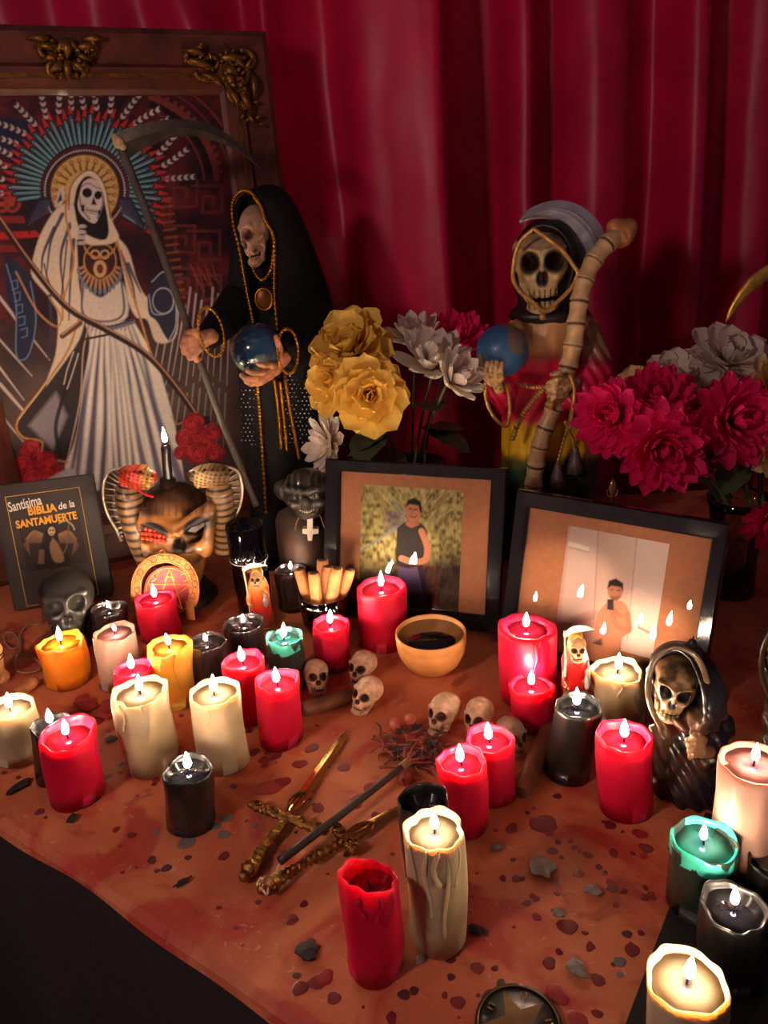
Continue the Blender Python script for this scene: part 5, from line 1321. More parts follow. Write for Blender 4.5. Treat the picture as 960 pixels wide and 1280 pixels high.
o = part('star_disc', plate(dc[::-1], HB.N, .003), M('red_enamel', rgb(150, 14, 28), .55, var=.12), t, False, label='red enamel disc with a gold star')
sp_ = [hs(212 + 27 * math.cos(b), 739 + 27 * math.sin(b), -.0006) for b in [-math.pi / 2 + k * 4 * math.pi / 5 for k in range(5)]]
part('star', join(*[tube([sp_[k], sp_[(k + 1) % 5]], .0008, 5) for k in range(5)]), GI, o)
part('ring', tube([hs(212 + 29 * math.cos(b), 739 + 29 * math.sin(b), -.0006) for b in np.linspace(0, 2 * math.pi, 41)[:-1]], .0008, 5, closed=True), GI, o)
part('letter', join(tube([hs(206, 727, -.0006), hs(212, 710, -.0006), hs(218, 727, -.0006)], .0011, 5), tube([hs(208, 721, -.0006), hs(216, 721, -.0006)], .0011, 5)), GI, o)
for (x, y) in ((196, 716), (228, 716), (232, 724), (192, 724)): part('letter', tube([hs(x, y - 4, -.0006), hs(x + 3, y, -.0006), hs(x - 2, y + 3, -.0006)], .0009, 5), GI, o)

# ------------------------------------------------------------------ dark trunk pot with grotesque face and cross
YT = 1.215
tb = at(383, 700, YT); tb[2] = 0
t = thing('carved_pot', 'dark brown carved pot with a black grotesque face and an upside-down white cross', 'pot', tb)
wr = 37 * YT / F; zt = at(383, 648, YT - .02)[2]
def trunk(k, a, r, z): return r * (1 + .05 * math.sin(3 * a) + .03 * math.sin(7 * a + z * 60)), z
V, Fc = lathe([(0, 0), (wr * 1.02, 0), (wr * 1.04, .012), (wr, .03), (wr * .98, zt * .6), (wr * 1.0, zt * .9), (wr * .9, zt), (wr * .5, zt + .012), (0, zt + .014)], 48, trunk)
part('pot_body', (V + tb, Fc), M('burnt_wood', rgb(92, 58, 40), .7, var=.4, scale=30, bump=.5, bscale=80, col2=rgb(50, 34, 26)), t)
fcen = at(384, 618, YT - .03)
def grot(X, Y, Z):
    x, y, z = (X - fcen[0]) / .045, (Y - fcen[1]) / .045, (Z - fcen[2]) / .045; A = abs(x)
    d = ell(x, y, z, (0, .25, .05), (.95, .8, .85)); d = smin(d, ell(x, y, z, (0, -.2, -.45), (.55, .5, .45)), .2)
    d = smin(d, cap(A, y, z, (.12, -.62, .32), (.7, -.35, .38), .15), .12); d = smin(d, ell(x, y, z, (0, -.72, -.08), (.2, .2, .24)), .08)
    d = smin(d, ell(A, y, z, (.45, -.45, -.15), (.26, .24, .2)), .1); d = smin(d, ell(A, y, z, (.92, .1, .1), (.14, .2, .3)), .06)
    d = smax(d, -ell(A, y, z, (.40, -.64, .14), (.22, .2, .13)), .05); d = smin(d, sph(A, y, z, (.40, -.52, .13), .12), .02)
    d = smax(d, -cap(A, y, z, (0, -.74, -.46), (.32, -.58, -.40), .07), .03)
    d = smax(d, -ell(A, y, z, (.09, -.92, -.16), (.05, .08, .05)), .03)
    d = d + .03 * np.sin(A * 26) * (np.abs(z - .62) < .2)
    return d * .045
g = surf(grot, fcen - (.052, .05, .052), fcen + (.052, .058, .05), .0022)
part('grotesque_face', g, M('black_wood', rgb(44, 40, 34), .38, var=.35, scale=80, coat=.3), t)
part('teeth', join(*[ball(fcen + np.array([.0036 * (k - 3), -.0300 + .0005 * (k - 3) ** 2, -.0195 + .0003 * (k - 3) ** 2]), (.0016, .002, .0024), 6, 5) for k in range(7)]), M('ivory_teeth', rgb(170, 150, 120), .5), t)
def crossgeo():
    o = [(384, 645), (391, 645), (391, 661), (398, 661), (398, 667), (391, 668), (390, 676), (385, 676), (384, 668), (378, 667), (378, 661), (384, 661)]
    return plate([at(x, y, YT - wr - .009) for x, y in o[::-1]], (0, 1, 0), .012)
part('cross', crossgeo(), M('white_plaster', rgb(190, 174, 158), .7), t, False, label='white upside-down cross')
P = smooth_path([at(x, y, YT - wr * d - .002) for x, y, d in ((368, 668, .95), (372, 650, .97), (384, 640, 1.0), (398, 642, .97), (406, 660, .9))], 24)
part('cord', tube(P, .0012, 6), M('brown_cord', rgb(140, 100, 60), .7), t)
part('moss_knob', ball(at(354, 612, YT + .01), (.016, .014, .018), 12, 9), M('olive_wax', rgb(40, 38, 22), .5, var=.4, scale=90, bump=.5), t)

# ------------------------------------------------------------------ glass tumbler with dark drink
tb = at(313, 712, 1.13); tb[2] = 0
zr = at(313, 655, 1.13)[2]; r = 26 * 1.13 / F
t = thing('glass_tumbler', 'ribbed glass tumbler of dark drink beside the skull mask', 'glass', tb)
GD = glass('dark_tumbler_glass', (.85, .74, .74), .06, 1.5, 1.6)
V, Fc = lathe([(0, 0), (r * .86, 0), (r * .9, .004), (r * .96, zr * .5), (r, zr), (r * .95, zr + .0006), (r * .91, zr * .5), (r * .84, .008), (0, .008)], 48, lambda k, a, rr, z: (rr * (1 + .012 * math.cos(a * 20) * (0 < k < 4)), z))
part('glass_body', (V + tb, Fc), GD, t)
V, Fc = lathe([(0, .009), (r * .82, .009), (r * .90, zr * .84), (0, zr * .84)], 36)
part('drink', (V + tb, Fc), M('dark_drink', rgb(110, 44, 40), .12, coat=.5), t)  # lighter red in the drink's colour stands in for reddish reflections
part('ring_line', tube([tb + (r * .99 * math.cos(b), r * .99 * math.sin(b), zr * .62) for b in np.linspace(0, 2 * math.pi, 37)[:-1]], .0008, 5, closed=True), M('silver_edge'), t)

# ------------------------------------------------------------------ bowl of cigars
cb = at(406, 762, 1.035); cb[2] = 0
t = thing('glass_bowl', 'small dark glass bowl that holds the upright cigars', 'bowl', cb)
rb = 36 * 1.035 / F; zb = at(406, 742, 1.035)[2]
V, Fc = lathe([(0, 0), (rb * .62, 0), (rb * .9, zb * .4), (rb, zb), (rb * .95, zb + .001), (rb * .84, zb * .42), (rb * .55, .006), (0, .006)], 40)
part('bowl_body', (V + cb, Fc), glass('smoked_glass', (.35, .32, .32), .04, 1.5, 1.6), t)
part('bowl_rim', tube([cb + (rb * .975 * math.cos(b), rb * .975 * math.sin(b), zb + .0008) for b in np.linspace(0, 2 * math.pi, 37)[:-1]], .0014, 6, closed=True), glass('smoked_glass'), t)
CG = M('cigar_leaf', rgb(176, 112, 62), .7, var=.3, scale=60, bump=.4, bscale=120)
ASH = M('cigar_end', rgb(84, 50, 30), .8, var=.4, scale=200)
for k, (x0, y0, x1, y1, d, lab) in enumerate(((392, 760, 374, 712, .012, 'cigar leaning out of the glass bowl towards the dark candle'), (396, 764, 392, 716, -.012, 'upright cigar at the front of the glass bowl'), (402, 760, 403, 700, .020, 'tallest cigar curled over at the back of the glass bowl'),
                                  (404, 764, 421, 710, -.012, 'thick cigar leaning towards the photograph in the glass bowl'), (410, 762, 437, 712, .004, 'outermost cigar leaning over the red pillar in the glass bowl'), (398, 758, 410, 708, .012, 'middle cigar standing between the others in the glass bowl'))):
    p0, p1 = at(x0, y0, 1.035 + d * .5), at(x1, y1, 1.035 + d); p0[2] = .012
    tt = thing('cigar', lab, 'cigar', p0, 'cigars in the glass bowl')
    Q = smooth_path([p0, p0 * .5 + p1 * .5 + (.001, 0, 0), p1], 12)
    part('wrapper', tube(Q, np.interp(np.linspace(0, 1, 12), [0, .1, .9, 1], [.0072, .0092, .0092, .0085]), 12), CG, tt)
    dr = (Q[-1] - Q[-2]) / np.linalg.norm(Q[-1] - Q[-2])
    part('cut_end', tube([Q[-1], Q[-1] + dr * .0008], .0070, 12), ASH, tt)

# ------------------------------------------------------------------ mini reapers (painted plaster)
def mini_reaper(px, top, bot, Y, wpx, label, cols):
    b = at(px, bot, Y); b[2] = 0; hgt = at(px, top, Y)[2]; s = wpx * Y / F
    t = thing('reaper_figurine', label, 'figurine', b)
    def w(x, z, y=0.0): return b + np.array([x * s, y * s, z * hgt])
    rows = np.array([(0, .46), (.04, .48), (.25, .42), (.5, .40), (.62, .44), (.72, .34), (.76, .22)]); V = []
    na, nz = 28, 34
    for k in range(nz):
        z = .76 * k / (nz - 1); r = np.interp(z, rows[:, 0], rows[:, 1])
        for i in range(na): a = 2 * math.pi * i / na; g = 1 + .05 * math.sin(6 * a + z * 5); V.append(w(r * g * math.cos(a), z, r * .8 * g * math.sin(a)))
    Fc = [(k * na + i, k * na + (i + 1) % na, k * na + na + (i + 1) % na, k * na + na + i) for k in range(nz - 1) for i in range(na)] + [tuple(range(na - 1, -1, -1)), tuple(range((nz - 1) * na, nz * na))]
    V = np.array(V); zz = np.repeat(.76 * np.arange(nz) / (nz - 1), na)
    part('robe', (V, Fc), PAINT, t, True, np.stack([np.interp(zz, [0, .3, .6, .76], [c[j] for c in cols]) for j in range(3)], 1))
    part('hood', join(ball(w(0, .80, .04), (.25 * s, .24 * s, .135 * hgt), 18, 12)), M('gold_hood', rgb(206, 142, 50), .4, .3, var=.2), t)
    part('hood_rim', tube([w(.155 * math.cos(a), .79 + .10 * math.sin(a), -.18) for a in np.linspace(0, 2 * math.pi, 20)[:-1]], .04 * s, 6, closed=True), M('gold_hood'), t)
    part('face', skull_geo(w(0, .775, -.17), .22 * hgt, -.1, -.15), BONE, t, True, skull_cols(rgb(210, 160, 110), rgb(60, 30, 20), 3, .3))
    part('scythe_shaft', tube([w(-.42, .18, -.34), w(-.40, .6, -.36), w(-.46, .96, -.30)], .035 * s, 8), M('cream_paint', rgb(210, 186, 150), .5), t)
    up = [w(x, z, -.30) for x, z in ((-.52, .93), (-.2, 1.0), (.2, 1.0), (.52, .96))]; dn = [w(x, z, -.30) for x, z in ((-.46, .885), (-.2, .93), (.2, .945), (.52, .955))]
    part('scythe_blade', strip_pair(smooth_path(up, 14), smooth_path(dn, 14), .05 * s, (0, 1, 0)), M('white_blade', rgb(226, 214, 198), .35, .2), t, False, label='pale crescent blade above the hood')
    part('sleeve', tube(smooth_path([w(-.30, .62, -.1), w(-.40, .50, -.30), w(-.38, .42, -.38)], 10), np.linspace(.11, .09, 10) * s, 10), PAINT, t, True, np.array(cols[2]))
    part('sleeve', tube(smooth_path([w(.30, .62, -.1), w(.36, .48, -.30), w(.22, .44, -.42)], 10), np.linspace(.12, .10, 10) * s, 10), PAINT, t, True, np.array(cols[2]))
    part('hand', join(*[ball(w(-.40 + .03 * k, .46 - .022 * k, -.44), .045 * s, 8, 5) for k in range(4)] + [ball(w(-.36, .42, -.38), .075 * s, 8, 6)]), M('tan_hand', rgb(206, 158, 112), .5), t)
    part('owl', join(ball(w(.30, .46, -.46), (.11 * s, .10 * s, .085 * hgt), 12, 8), ball(w(.30, .555, -.48), (.085 * s, .08 * s, .05 * hgt), 10, 7)), M('grey_paint', rgb(150, 140, 130), .5, var=.3, scale=200), t, label='small grey owl in its hand')
    part('trim', tube([w(.46 * math.cos(a), .03, .38 * math.sin(a)) for a in np.linspace(0, 2 * math.pi, 28)[:-1]], .03 * s, 6, closed=True), M('gold_hood'), t)
    return t
mini_reaper(717, 777, 868, .80, 44, 'small red painted reaper figurine between the wide red pillar and the ivory candle', [rgb(190, 22, 24), rgb(200, 24, 28), rgb(196, 30, 30), rgb(190, 60, 30)])
mini_reaper(328, 700, 772, 1.075, 34, 'small orange and red reaper figurine with pale blade beside the dark tumbler', [rgb(50, 60, 44), rgb(190, 30, 24), rgb(216, 110, 40), rgb(206, 150, 80)])

# ------------------------------------------------------------------ clay bowl
b = gz(540, 834); D = proj(b)[2]; R = 44.5 * .985 * 1.0 / F * D; h = top_height(b, 789)
t = thing('clay_bowl', 'tan clay bowl of dark liquid in front of the garden photograph', 'bowl', b)
V, Fc = lathe([(0, 0), (R * .52, 0), (R * .60, .002), (R * .80, h * .22), (R * .95, h * .5), (R * .985, h * .70), (R * .965, h * .74), (R * .99, h * .79), (R, h * .97), (R * .97, h), (R * .945, h * .985), (R * .925, h * .8), (R * .8, h * .35), (R * .5, h * .14), (0, h * .12)], 56)
part('bowl_body', (V + b, Fc), M('glazed_clay', rgb(206, 138, 76), .4, var=.15, scale=40, bump=.15, bscale=90, coat=.25), t)
V, Fc = lathe([(0, h * .84), (R * .925, h * .84), (R * .938, h * .885), (0, h * .886)], 48)
part('dark_liquid', (V + b, Fc), M('black_coffee', (.014, .008, .006), .06, coat=.6), t)

# ------------------------------------------------------------------ small skulls, cigars on the cloth
for (px, py, w, yaw, tilt, roll, lab, dk) in ((397, 866, 40, .25, -.45, .1, 'small bone skull leaning by the small red candle', .8), (454, 856, 40, -.5, -.4, .0, 'small bone skull tucked behind another skull', .9), (460, 890, 42, -.55, -.4, .15, 'small pale skull lying in front of its twin', 1.1),
                                         (555, 915, 46, -.65, -.35, .0, 'small grinning skull near the twig bundle', 1.0), (598, 920, 44, -.5, -.3, .0, 'small reddish skull behind the pair of red candles', .9), (640, 942, 42, .4, -.3, .1, 'small dark skull half hidden beside the red candle pair', .6)):
    b = gz(px, py - 6); D = proj(b)[2]; h = w * D / F * 1.12
    g = skull_geo((0, 0, 0), h, yaw, tilt, roll, .95); g = (g[0] - (0, 0, g[0][:, 2].min()) + b, g[1])
    solo('small_skull', g, BONE, lab, 'skull', col=skull_cols(np.array(rgb(206, 160, 126)) * dk, rgb(60, 26, 20), int(px), .4))
def cigar(p0, p1, r, lab):
    a, c = gz(*p0, r), gz(*p1, r); tt = thing('cigar', lab, 'cigar', np.array([a[0], a[1], 0])); Q = np.linspace(a, c, 12)
    part('wrapper', tube(Q, np.interp(np.linspace(0, 1, 12), [0, .05, .85, 1], [r * .8, r, r, r * .7]), 12), CG if r < .009 else M('cigar_dark', rgb(110, 66, 40), .75, var=.35, scale=50, bump=.5, bscale=100), tt)
    d = (a - c) / np.linalg.norm(a - c); part('cut_end', tube([a, a + d * .0008], r * .66, 12), ASH, tt)
cigar((376, 888), (440, 868), .0098, 'brown cigar lying between the bright red candle and the small skulls')
cigar((650, 990), (690, 905), .0105, 'brown cigar lying beside the leaning black candle')
cigar((20, 868), (46, 850), .008, 'brown cigar lying behind the ivory candle at the table edge')

# ------------------------------------------------------------------ silk flowers
def petal_mesh(name, L, W, cup, tipcurl, mat, pointed=.5, frill=0.0, n=5, m=8):
    V = []
    for j in range(m):
        v = j / (m - 1); w = W * .5 * (.22 + .78 * min(1, v / .62) ** .8) * math.sqrt(max(0.0, 1 - max(0.0, (v - (.72 - .3 * pointed)) / (.281 + .3 * pointed)) ** 2.2)) + .0002
        for i in range(n):
            u = -1 + 2 * i / (n - 1)
            z = cup * L * (v ** 1.5) * .6 + tipcurl * L * v ** 4 + .18 * W * u * u + frill * L * math.sin(v * 9 + i * 2.4) * v
            V.append((u * w, v * L, z))
    Fc = [(j * n + i, j * n + i + 1, j * n + n + i + 1, j * n + n + i) for j in range(m - 1) for i in range(n - 1)]
    return new_mesh(name, V, Fc, mat, True)
def petal_mat(name, c, c2, tr=.35):
    m = bpy.data.materials.new(name); m.use_nodes = True; nt = m.node_tree; N = nt.nodes; L = nt.links
    b = N['Principled BSDF']; out = N['Material Output']
    tc = N.new('ShaderNodeTexCoord'); sp = N.new('ShaderNodeSeparateXYZ'); L.new(tc.outputs['Generated'], sp.inputs[0])
    no = N.new('ShaderNodeTexNoise'); no.inputs['Scale'].default_value = 6; L.new(tc.outputs['Generated'], no.inputs['Vector'])
    ad = N.new('ShaderNodeMath'); ad.operation = 'MULTIPLY_ADD'; ad.inputs[1].default_value = .5; L.new(no.outputs['Fac'], ad.inputs[0]); L.new(sp.outputs['Y'], ad.inputs[2])
    cr = N.new('ShaderNodeValToRGB'); cr.color_ramp.elements[0].color = (*c2, 1); cr.color_ramp.elements[1].color = (*c, 1); cr.color_ramp.elements[0].position = .15; cr.color_ramp.elements[1].position = .75
    L.new(ad.outputs[0], cr.inputs[0]); L.new(cr.outputs[0], b.inputs['Base Color']); b.inputs['Roughness'].default_value = .6
    t = N.new('ShaderNodeBsdfTranslucent'); L.new(cr.outputs[0], t.inputs[0]); mx = N.new('ShaderNodeMixShader'); mx.inputs[0].default_value = tr
    L.new(b.outputs[0], mx.inputs[1]); L.new(t.outputs[0], mx.inputs[2]); L.new(mx.outputs[0], out.inputs['Surface']); return m
PM = {'yellow': petal_mat('yellow_petal', rgb(244, 206, 96), rgb(222, 156, 44)), 'white': petal_mat('white_petal', rgb(236, 222, 206), rgb(206, 180, 140)),
      'fuchsia': petal_mat('fuchsia_petal', rgb(240, 36, 118), rgb(166, 8, 62)), 'cream': petal_mat('cream_petal', rgb(240, 216, 150), rgb(210, 170, 90))}
STEM = M('green_stem', rgb(70, 92, 56), .6, var=.2); LEAFM = M('dark_leaf', rgb(62, 72, 48), .55, var=.3, scale=40); HEART = M('flower_heart', rgb(150, 110, 40), .8, var=.3, scale=200)
PME = {}
def petal(kind, color):
    k = (kind, color)
    if k not in PME:
        a = {'big': (.046, .030, .25, -.10, .1, .022), 'lily': (.052, .024, .35, .06, .5, .012), 'dahlia': (.034, .0125, .30, .12, .45, .0), 'daisy': (.044, .017, .10, .05, .4, .012)}[kind]
        PME[k] = petal_mesh('petal', *a[:4], PM[color], a[4], a[5])
    return PME[k]
def leaf_mesh():
    V = []; n, m = 5, 10
    for j in range(m):
        v = j / (m - 1); w = .030 * math.sin(math.pi * (.04 + .95 * v)) ** .8
        for i in range(n): u = -1 + 2 * i / (n - 1); V.append((u * w, v * .085, -.02 * v * v + .10 * abs(u) * w + .002 * math.sin(v * 20) * abs(u)))
    return new_mesh('leaf', V, [(j * n + i, j * n + i + 1, j * n + n + i + 1, j * n + n + i) for j in range(m - 1) for i in range(n - 1)], LEAFM, True)
LEAF = leaf_mesh()
def basis(ax, up=(0, 0, 1)):
    z = np.asarray(ax, float) / np.linalg.norm(ax); x = np.cross(up, z); x = x / (np.linalg.norm(x) + 1e-9); return np.stack([x, np.cross(z, x), z], 1)
def flower(px, py, Y, rpx, kind, color, axis, mouth, label, group, leaves=0, seed=0):
    r = random.Random(seed * 31 + px); c = at(px, py, Y); ax = np.asarray(axis, float); ax /= np.linalg.norm(ax)
    name = {'big': 'peony', 'lily': 'lily', 'dahlia': 'dahlia', 'daisy': 'daisy'}[kind]
    t = thing('silk_' + name, label, 'flower', mouth, group)
    S = smooth_path([mouth, mouth * .55 + (c - ax * .03) * .45 + (0, 0, .02), c - ax * .012, c], 14)
    part('stem', tube(S, .0022, 6), STEM, t)
    part('flower_heart', ball(c + ax * .003, .008, 10, 7), HEART, t)
    rings = {'big': [(10, 1.6, .95), (10, 1.25, 1.0), (9, .9, .92), (7, .55, .75), (5, .25, .55)], 'lily': [(8, 1.25, 1.05), (8, .85, 1.0), (6, .5, .85), (4, .22, .55)], 'dahlia': [(15, 1.75, .95), (15, 1.4, 1.0), (14, 1.08, 1.0), (12, .76, .9), (9, .46, .75), (5, .2, .55)], 'daisy': [(14, 1.5, 1.0), (12, 1.15, .9), (9, .75, .65)]}[kind]
    base = {'big': .046, 'lily': .052, 'dahlia': .034, 'daisy': .044}[kind]; R0 = rpx * Y / F
    sc0 = R0 / base / .98; B = basis(ax)
    for k, (n, el, sf) in enumerate(rings):
        for i in range(n):
            a = 2 * math.pi * (i + .5 * (k % 2)) / n + r.uniform(-.12, .12); e = el + r.uniform(-.14, .14)
            d = np.array([math.cos(a) * math.sin(e), math.sin(a) * math.sin(e), math.cos(e)])
            upl = np.array([0, 0, 1.0]); x = np.cross(d, upl); x /= np.linalg.norm(x); z = np.cross(x, d)
            Rm = B @ np.stack([x, d, z], 1); s = sc0 * sf * r.uniform(.88, 1.1)
            o = bpy.data.objects.new('petal', petal(kind, color)); COL.objects.link(o); o.parent = t
            loc = c - mouth + B @ (d * .004)
            Mx = np.eye(4); Mx[:3, :3] = Rm * s; Mx[:3, 3] = loc; o.matrix_local = Matrix(Mx.tolist())
    for k in range(leaves):
        p = S[4 + 2 * k]; d = np.array([r.uniform(-1, 1), r.uniform(-1, -.1), r.uniform(-.2, .5)]); d /= np.linalg.norm(d); x = np.cross(d, (0, 0, 1)); x /= np.linalg.norm(x)
        Mx = np.eye(4); Mx[:3, :3] = np.stack([x, d, np.cross(x, d)], 1) * r.uniform(.8, 1.1); Mx[:3, 3] = p - mouth
        o = bpy.data.objects.new('leaf', LEAF); COL.objects.link(o); o.parent = t; o.matrix_local = Matrix(Mx.tolist())
    return t
# left vase behind the first photograph
vb = at(520, 700, 1.27); vb[2] = 0; zr = at(520, 578, 1.27)[2]
t = thing('flower_vase', 'black round vase of yellow and white silk flowers behind the garden photograph', 'vase', vb)
V, Fc = lathe([(0, 0), (.040, 0), (.044, .004), (.060, zr * .35), (.066, zr * .7), (.056, zr * .9), (.060, zr), (.056, zr + .002), (.052, zr * .9), (.060, zr * .7), (.05, zr * .3), (0, .01)], 44)
part('vase_body', (V + vb, Fc), M('black_ceramic', (.014, .012, .012), .25, coat=.4), t)
VM = vb + (0, 0, zr - .02)
g1 = 'silk flowers in the black vase'
CV = np.array([0, -1, .25])
flower(443, 442, 1.215, 54, 'big', 'yellow', (-.35, -.75, .75), VM + (-.02, 0, 0), 'large yellow silk peony at the top of the black vase bunch', g1, 2, 1)
flower(424, 478, 1.185, 42, 'big', 'yellow', (-.6, -.8, .25), VM + (-.03, 0, 0), 'yellow silk peony leaning towards the black statue', g1, 1, 2)
flower(462, 492, 1.15, 50, 'big', 'yellow', (.0, -.95, .15), VM + (-.02, -.02, 0), 'full yellow silk peony hanging lowest in the black vase', g1, 1, 3)
flower(540, 462, 1.23, 48, 'lily', 'white', (.0, -.55, .85), VM + (.0, -.02, 0), 'white silk lily opening upwards in the black vase', g1, 2, 4)
flower(564, 478, 1.15, 38, 'lily', 'white', (.55, -.6, .5), VM + (.02, 0, 0), 'white silk lily leaning towards the painted reaper', g1, 1, 5)
flower(518, 428, 1.30, 34, 'lily', 'white', (-.1, -.3, .9), VM + (.0, .02, 0), 'white silk lily standing behind the others in the black vase', g1, 0, 6)
flower(414, 556, 1.255, 42, 'daisy', 'white', (-.85, -.45, .15), VM + (-.04, -.01, 0), 'white silk daisy drooping beside the carved pot', g1, 1, 7)
flower(570, 428, 1.34, 36, 'dahlia', 'fuchsia', (.1, -.6, .6), VM + (.01, .03, 0), 'fuchsia silk dahlia behind the white lilies', g1, 0, 8)
# right vase behind the second photograph
vb2 = at(912, 740, 1.10); vb2[2] = 0; zr2 = at(912, 622, 1.10)[2]
t = thing('glass_vase', 'clear glass vase of fuchsia silk flowers behind the photograph of the pale room', 'vase', vb2)
V, Fc = lathe([(0, 0), (.036, 0), (.038, .004), (.034, zr2 * .4), (.046, zr2 * .9), (.050, zr2), (.047, zr2 + .001), (.043, zr2 * .9), (.031, zr2 * .4), (.033, .01), (0, .01)], 40)
part('vase_body', (V + vb2, Fc), glass('vase_glass', (.80, .78, .80), .03, 1.5, 1.5), t)
part('vase_water', (lathe([(0, .011), (.031, .011), (.030, zr2 * .4), (.032, zr2 * .5), (0, zr2 * .5)], 32)[0] + vb2, lathe([(0, .011), (.031, .011), (.030, zr2 * .4), (.032, zr2 * .5), (0, zr2 * .5)], 32)[1]), glass('water', (.75, .72, .72), .02, 1.33), t)
VM2 = vb2 + (0, 0, zr2 - .015); g2_ = 'silk flowers in the glass vase'
flower(768, 522, 1.12, 50, 'dahlia', 'fuchsia', (-.55, -.75, .35), VM2 + (-.025, 0, 0), 'fuchsia silk dahlia touching the painted reaper robe', g2_, 1, 11)
flower(826, 556, 1.06, 58, 'dahlia', 'fuchsia', (-.15, -.95, .05), VM2 + (-.02, -.02, 0), 'lowest fuchsia silk dahlia hanging over the photo frame', g2_, 2, 12)
flower(822, 500, 1.13, 44, 'dahlia', 'fuchsia', (-.2, -.7, .6), VM2 + (-.01, .01, 0), 'fuchsia silk dahlia between the white blooms and the lowest one', g2_, 0, 13)
flower(914, 526, 1.06, 60, 'dahlia', 'fuchsia', (.1, -.9, .3), VM2 + (.01, -.02, 0), 'largest fuchsia silk dahlia right above the glass vase', g2_, 2, 14)
flower(905, 456, 1.20, 50, 'big', 'white', (.1, -.6, .8), VM2 + (.02, .02, 0), 'white silk peony standing highest in the glass vase', g2_, 0, 15)
flower(842, 478, 1.22, 40, 'big', 'white', (-.1, -.5, .8), VM2 + (.0, .03, 0), 'white silk peony behind the middle fuchsia dahlia', g2_, 0, 16)
flower(798, 492, 1.20, 34, 'big', 'cream', (-.3, -.6, .7), VM2 + (-.02, .02, 0), 'cream silk peony peeking out beside the painted reaper', g2_, 0, 17)
flower(962, 490, 1.08, 44, 'big', 'cream', (.3, -.8, .4), VM2 + (.03, 0, 0), 'cream silk peony at the outer side of the glass vase', g2_, 1, 18)
flower(966, 560, 1.04, 36, 'big', 'cream', (.2, -.9, .1), VM2 + (.03, -.01, 0), 'cream silk peony drooping lowest over the glass vase', g2_, 1, 19)
flower(962, 650, 1.02, 40, 'dahlia', 'fuchsia', (.2, -.9, -.1), VM2 + (.035, -.01, 0), 'fuchsia silk dahlia hanging far down beside the glass vase', g2_, 0, 20)
# gold spear finial and golden scythe tip
b = at(765, 700, 1.20); b[2] = 0; p = at(765, 622, 1.20)
t = thing('gilt_spear', 'thin dark rod with a small gilt three-pointed tip behind the photo frame', 'spear', b)
part('rod', tube([b, p], .0035, 8), M('dark_bronze'), t)
part('rod_foot', (lathe([(0, 0), (.03, 0), (.03, .006), (.006, .012), (0, .012)], 24)[0] + b, lathe([(0, 0), (.03, 0), (.03, .006), (.006, .012), (0, .012)], 24)[1]), M('dark_bronze'), t)
GT = M('bright_gilt', rgb(214, 170, 100), .3, .8, var=.2)
part('spear_tip', (lathe([(0, 0), (.0035, 0), (.004, .008), (.0075, .016), (.005, .026), (0, .036)], 10)[0] * (1, .6, 1) + p, lathe([(0, 0), (.0035, 0), (.004, .008), (.0075, .016), (.005, .026), (0, .036)], 10)[1]), GT, t)
for s in (-1, 1): part('side_prong', tube(smooth_path([p + (0, 0, .002), p + (s * .007, 0, .004), p + (s * .009, 0, .014)], 8), np.linspace(.002, .0008, 8), 6), GT, t)
YS = 1.16
b = at(1030, 690, YS); b[2] = 0
t = thing('golden_scythe', 'golden bamboo-like scythe with curved tip standing at the side of the flowers', 'scythe', b)
Q = smooth_path([at(x, y, YS) for x, y in ((907, 403), (918, 383), (934, 361), (956, 343), (985, 330), (1030, 322))], 40)
rd = np.interp(np.linspace(0, 1, 40), [0, .12, .5, 1], [.0008, .005, .0105, .013]) * (1 + .10 * (np.arange(40) % 9 == 0))
part('scythe_blade', tube(Q, rd, 10, .6), M('old_gold', rgb(206, 156, 70), .35, .7, var=.35, scale=70, bump=.3), t)
part('scythe_shaft', tube([b, at(1030, 318, YS)], .010, 10), M('old_gold'), t)
part('scythe_foot', (lathe([(0, 0), (.06, 0), (.06, .008), (.012, .02), (0, .02)], 28)[0] + b, lathe([(0, 0), (.06, 0), (.06, .008), (.012, .02), (0, .02)], 28)[1]), M('old_gold'), t)

# ------------------------------------------------------------------ black board with candles
ZB = .012
t = [tab(.406, -.02), tab(.80, -.02), tab(.80, .385), tab(.406, .385)]
g = plate([p + (0, 0, .0004) for p in t], (0, 0, 1), ZB - .0004)
solo('black_board', g, M('black_board_paint', (.016, .014, .013), .35, var=.3, scale=30, bump=.1, coat=.2), 'flat black board under the green and black candles', 'board', smooth=False)
K(942, 952, 926, 1118, 84, 'pink', 'pale pink pillar with a red melted top on the black board', z0=ZB, rim=.004, depth=.006, wall=.12, fs=.8)
K(880, 1050, 874, 1150, 80, 'green', 'dark green candle with bright teal melted rim on the black board', z0=ZB, rim=.004, depth=.007, lip=RIM_GREEN, wall=.10, fs=.75)
K(918, 1132, 914, 1232, 82, 'black', 'black candle with a wet pool between the green and ivory candles', z0=ZB, rim=.003, depth=.006, wall=.13, fs=.8)
K(858, 1222, 858, 1350, 98, 'white', 'ivory candle burning brightly at the corner of the black board', z0=ZB, rim=.004, depth=.008, wall=.09, fs=.95)
K(972, 1078, 962, 1160, 66, 'black', 'black candle at the outer side of the green one', z0=ZB, rim=.004, lit=False)

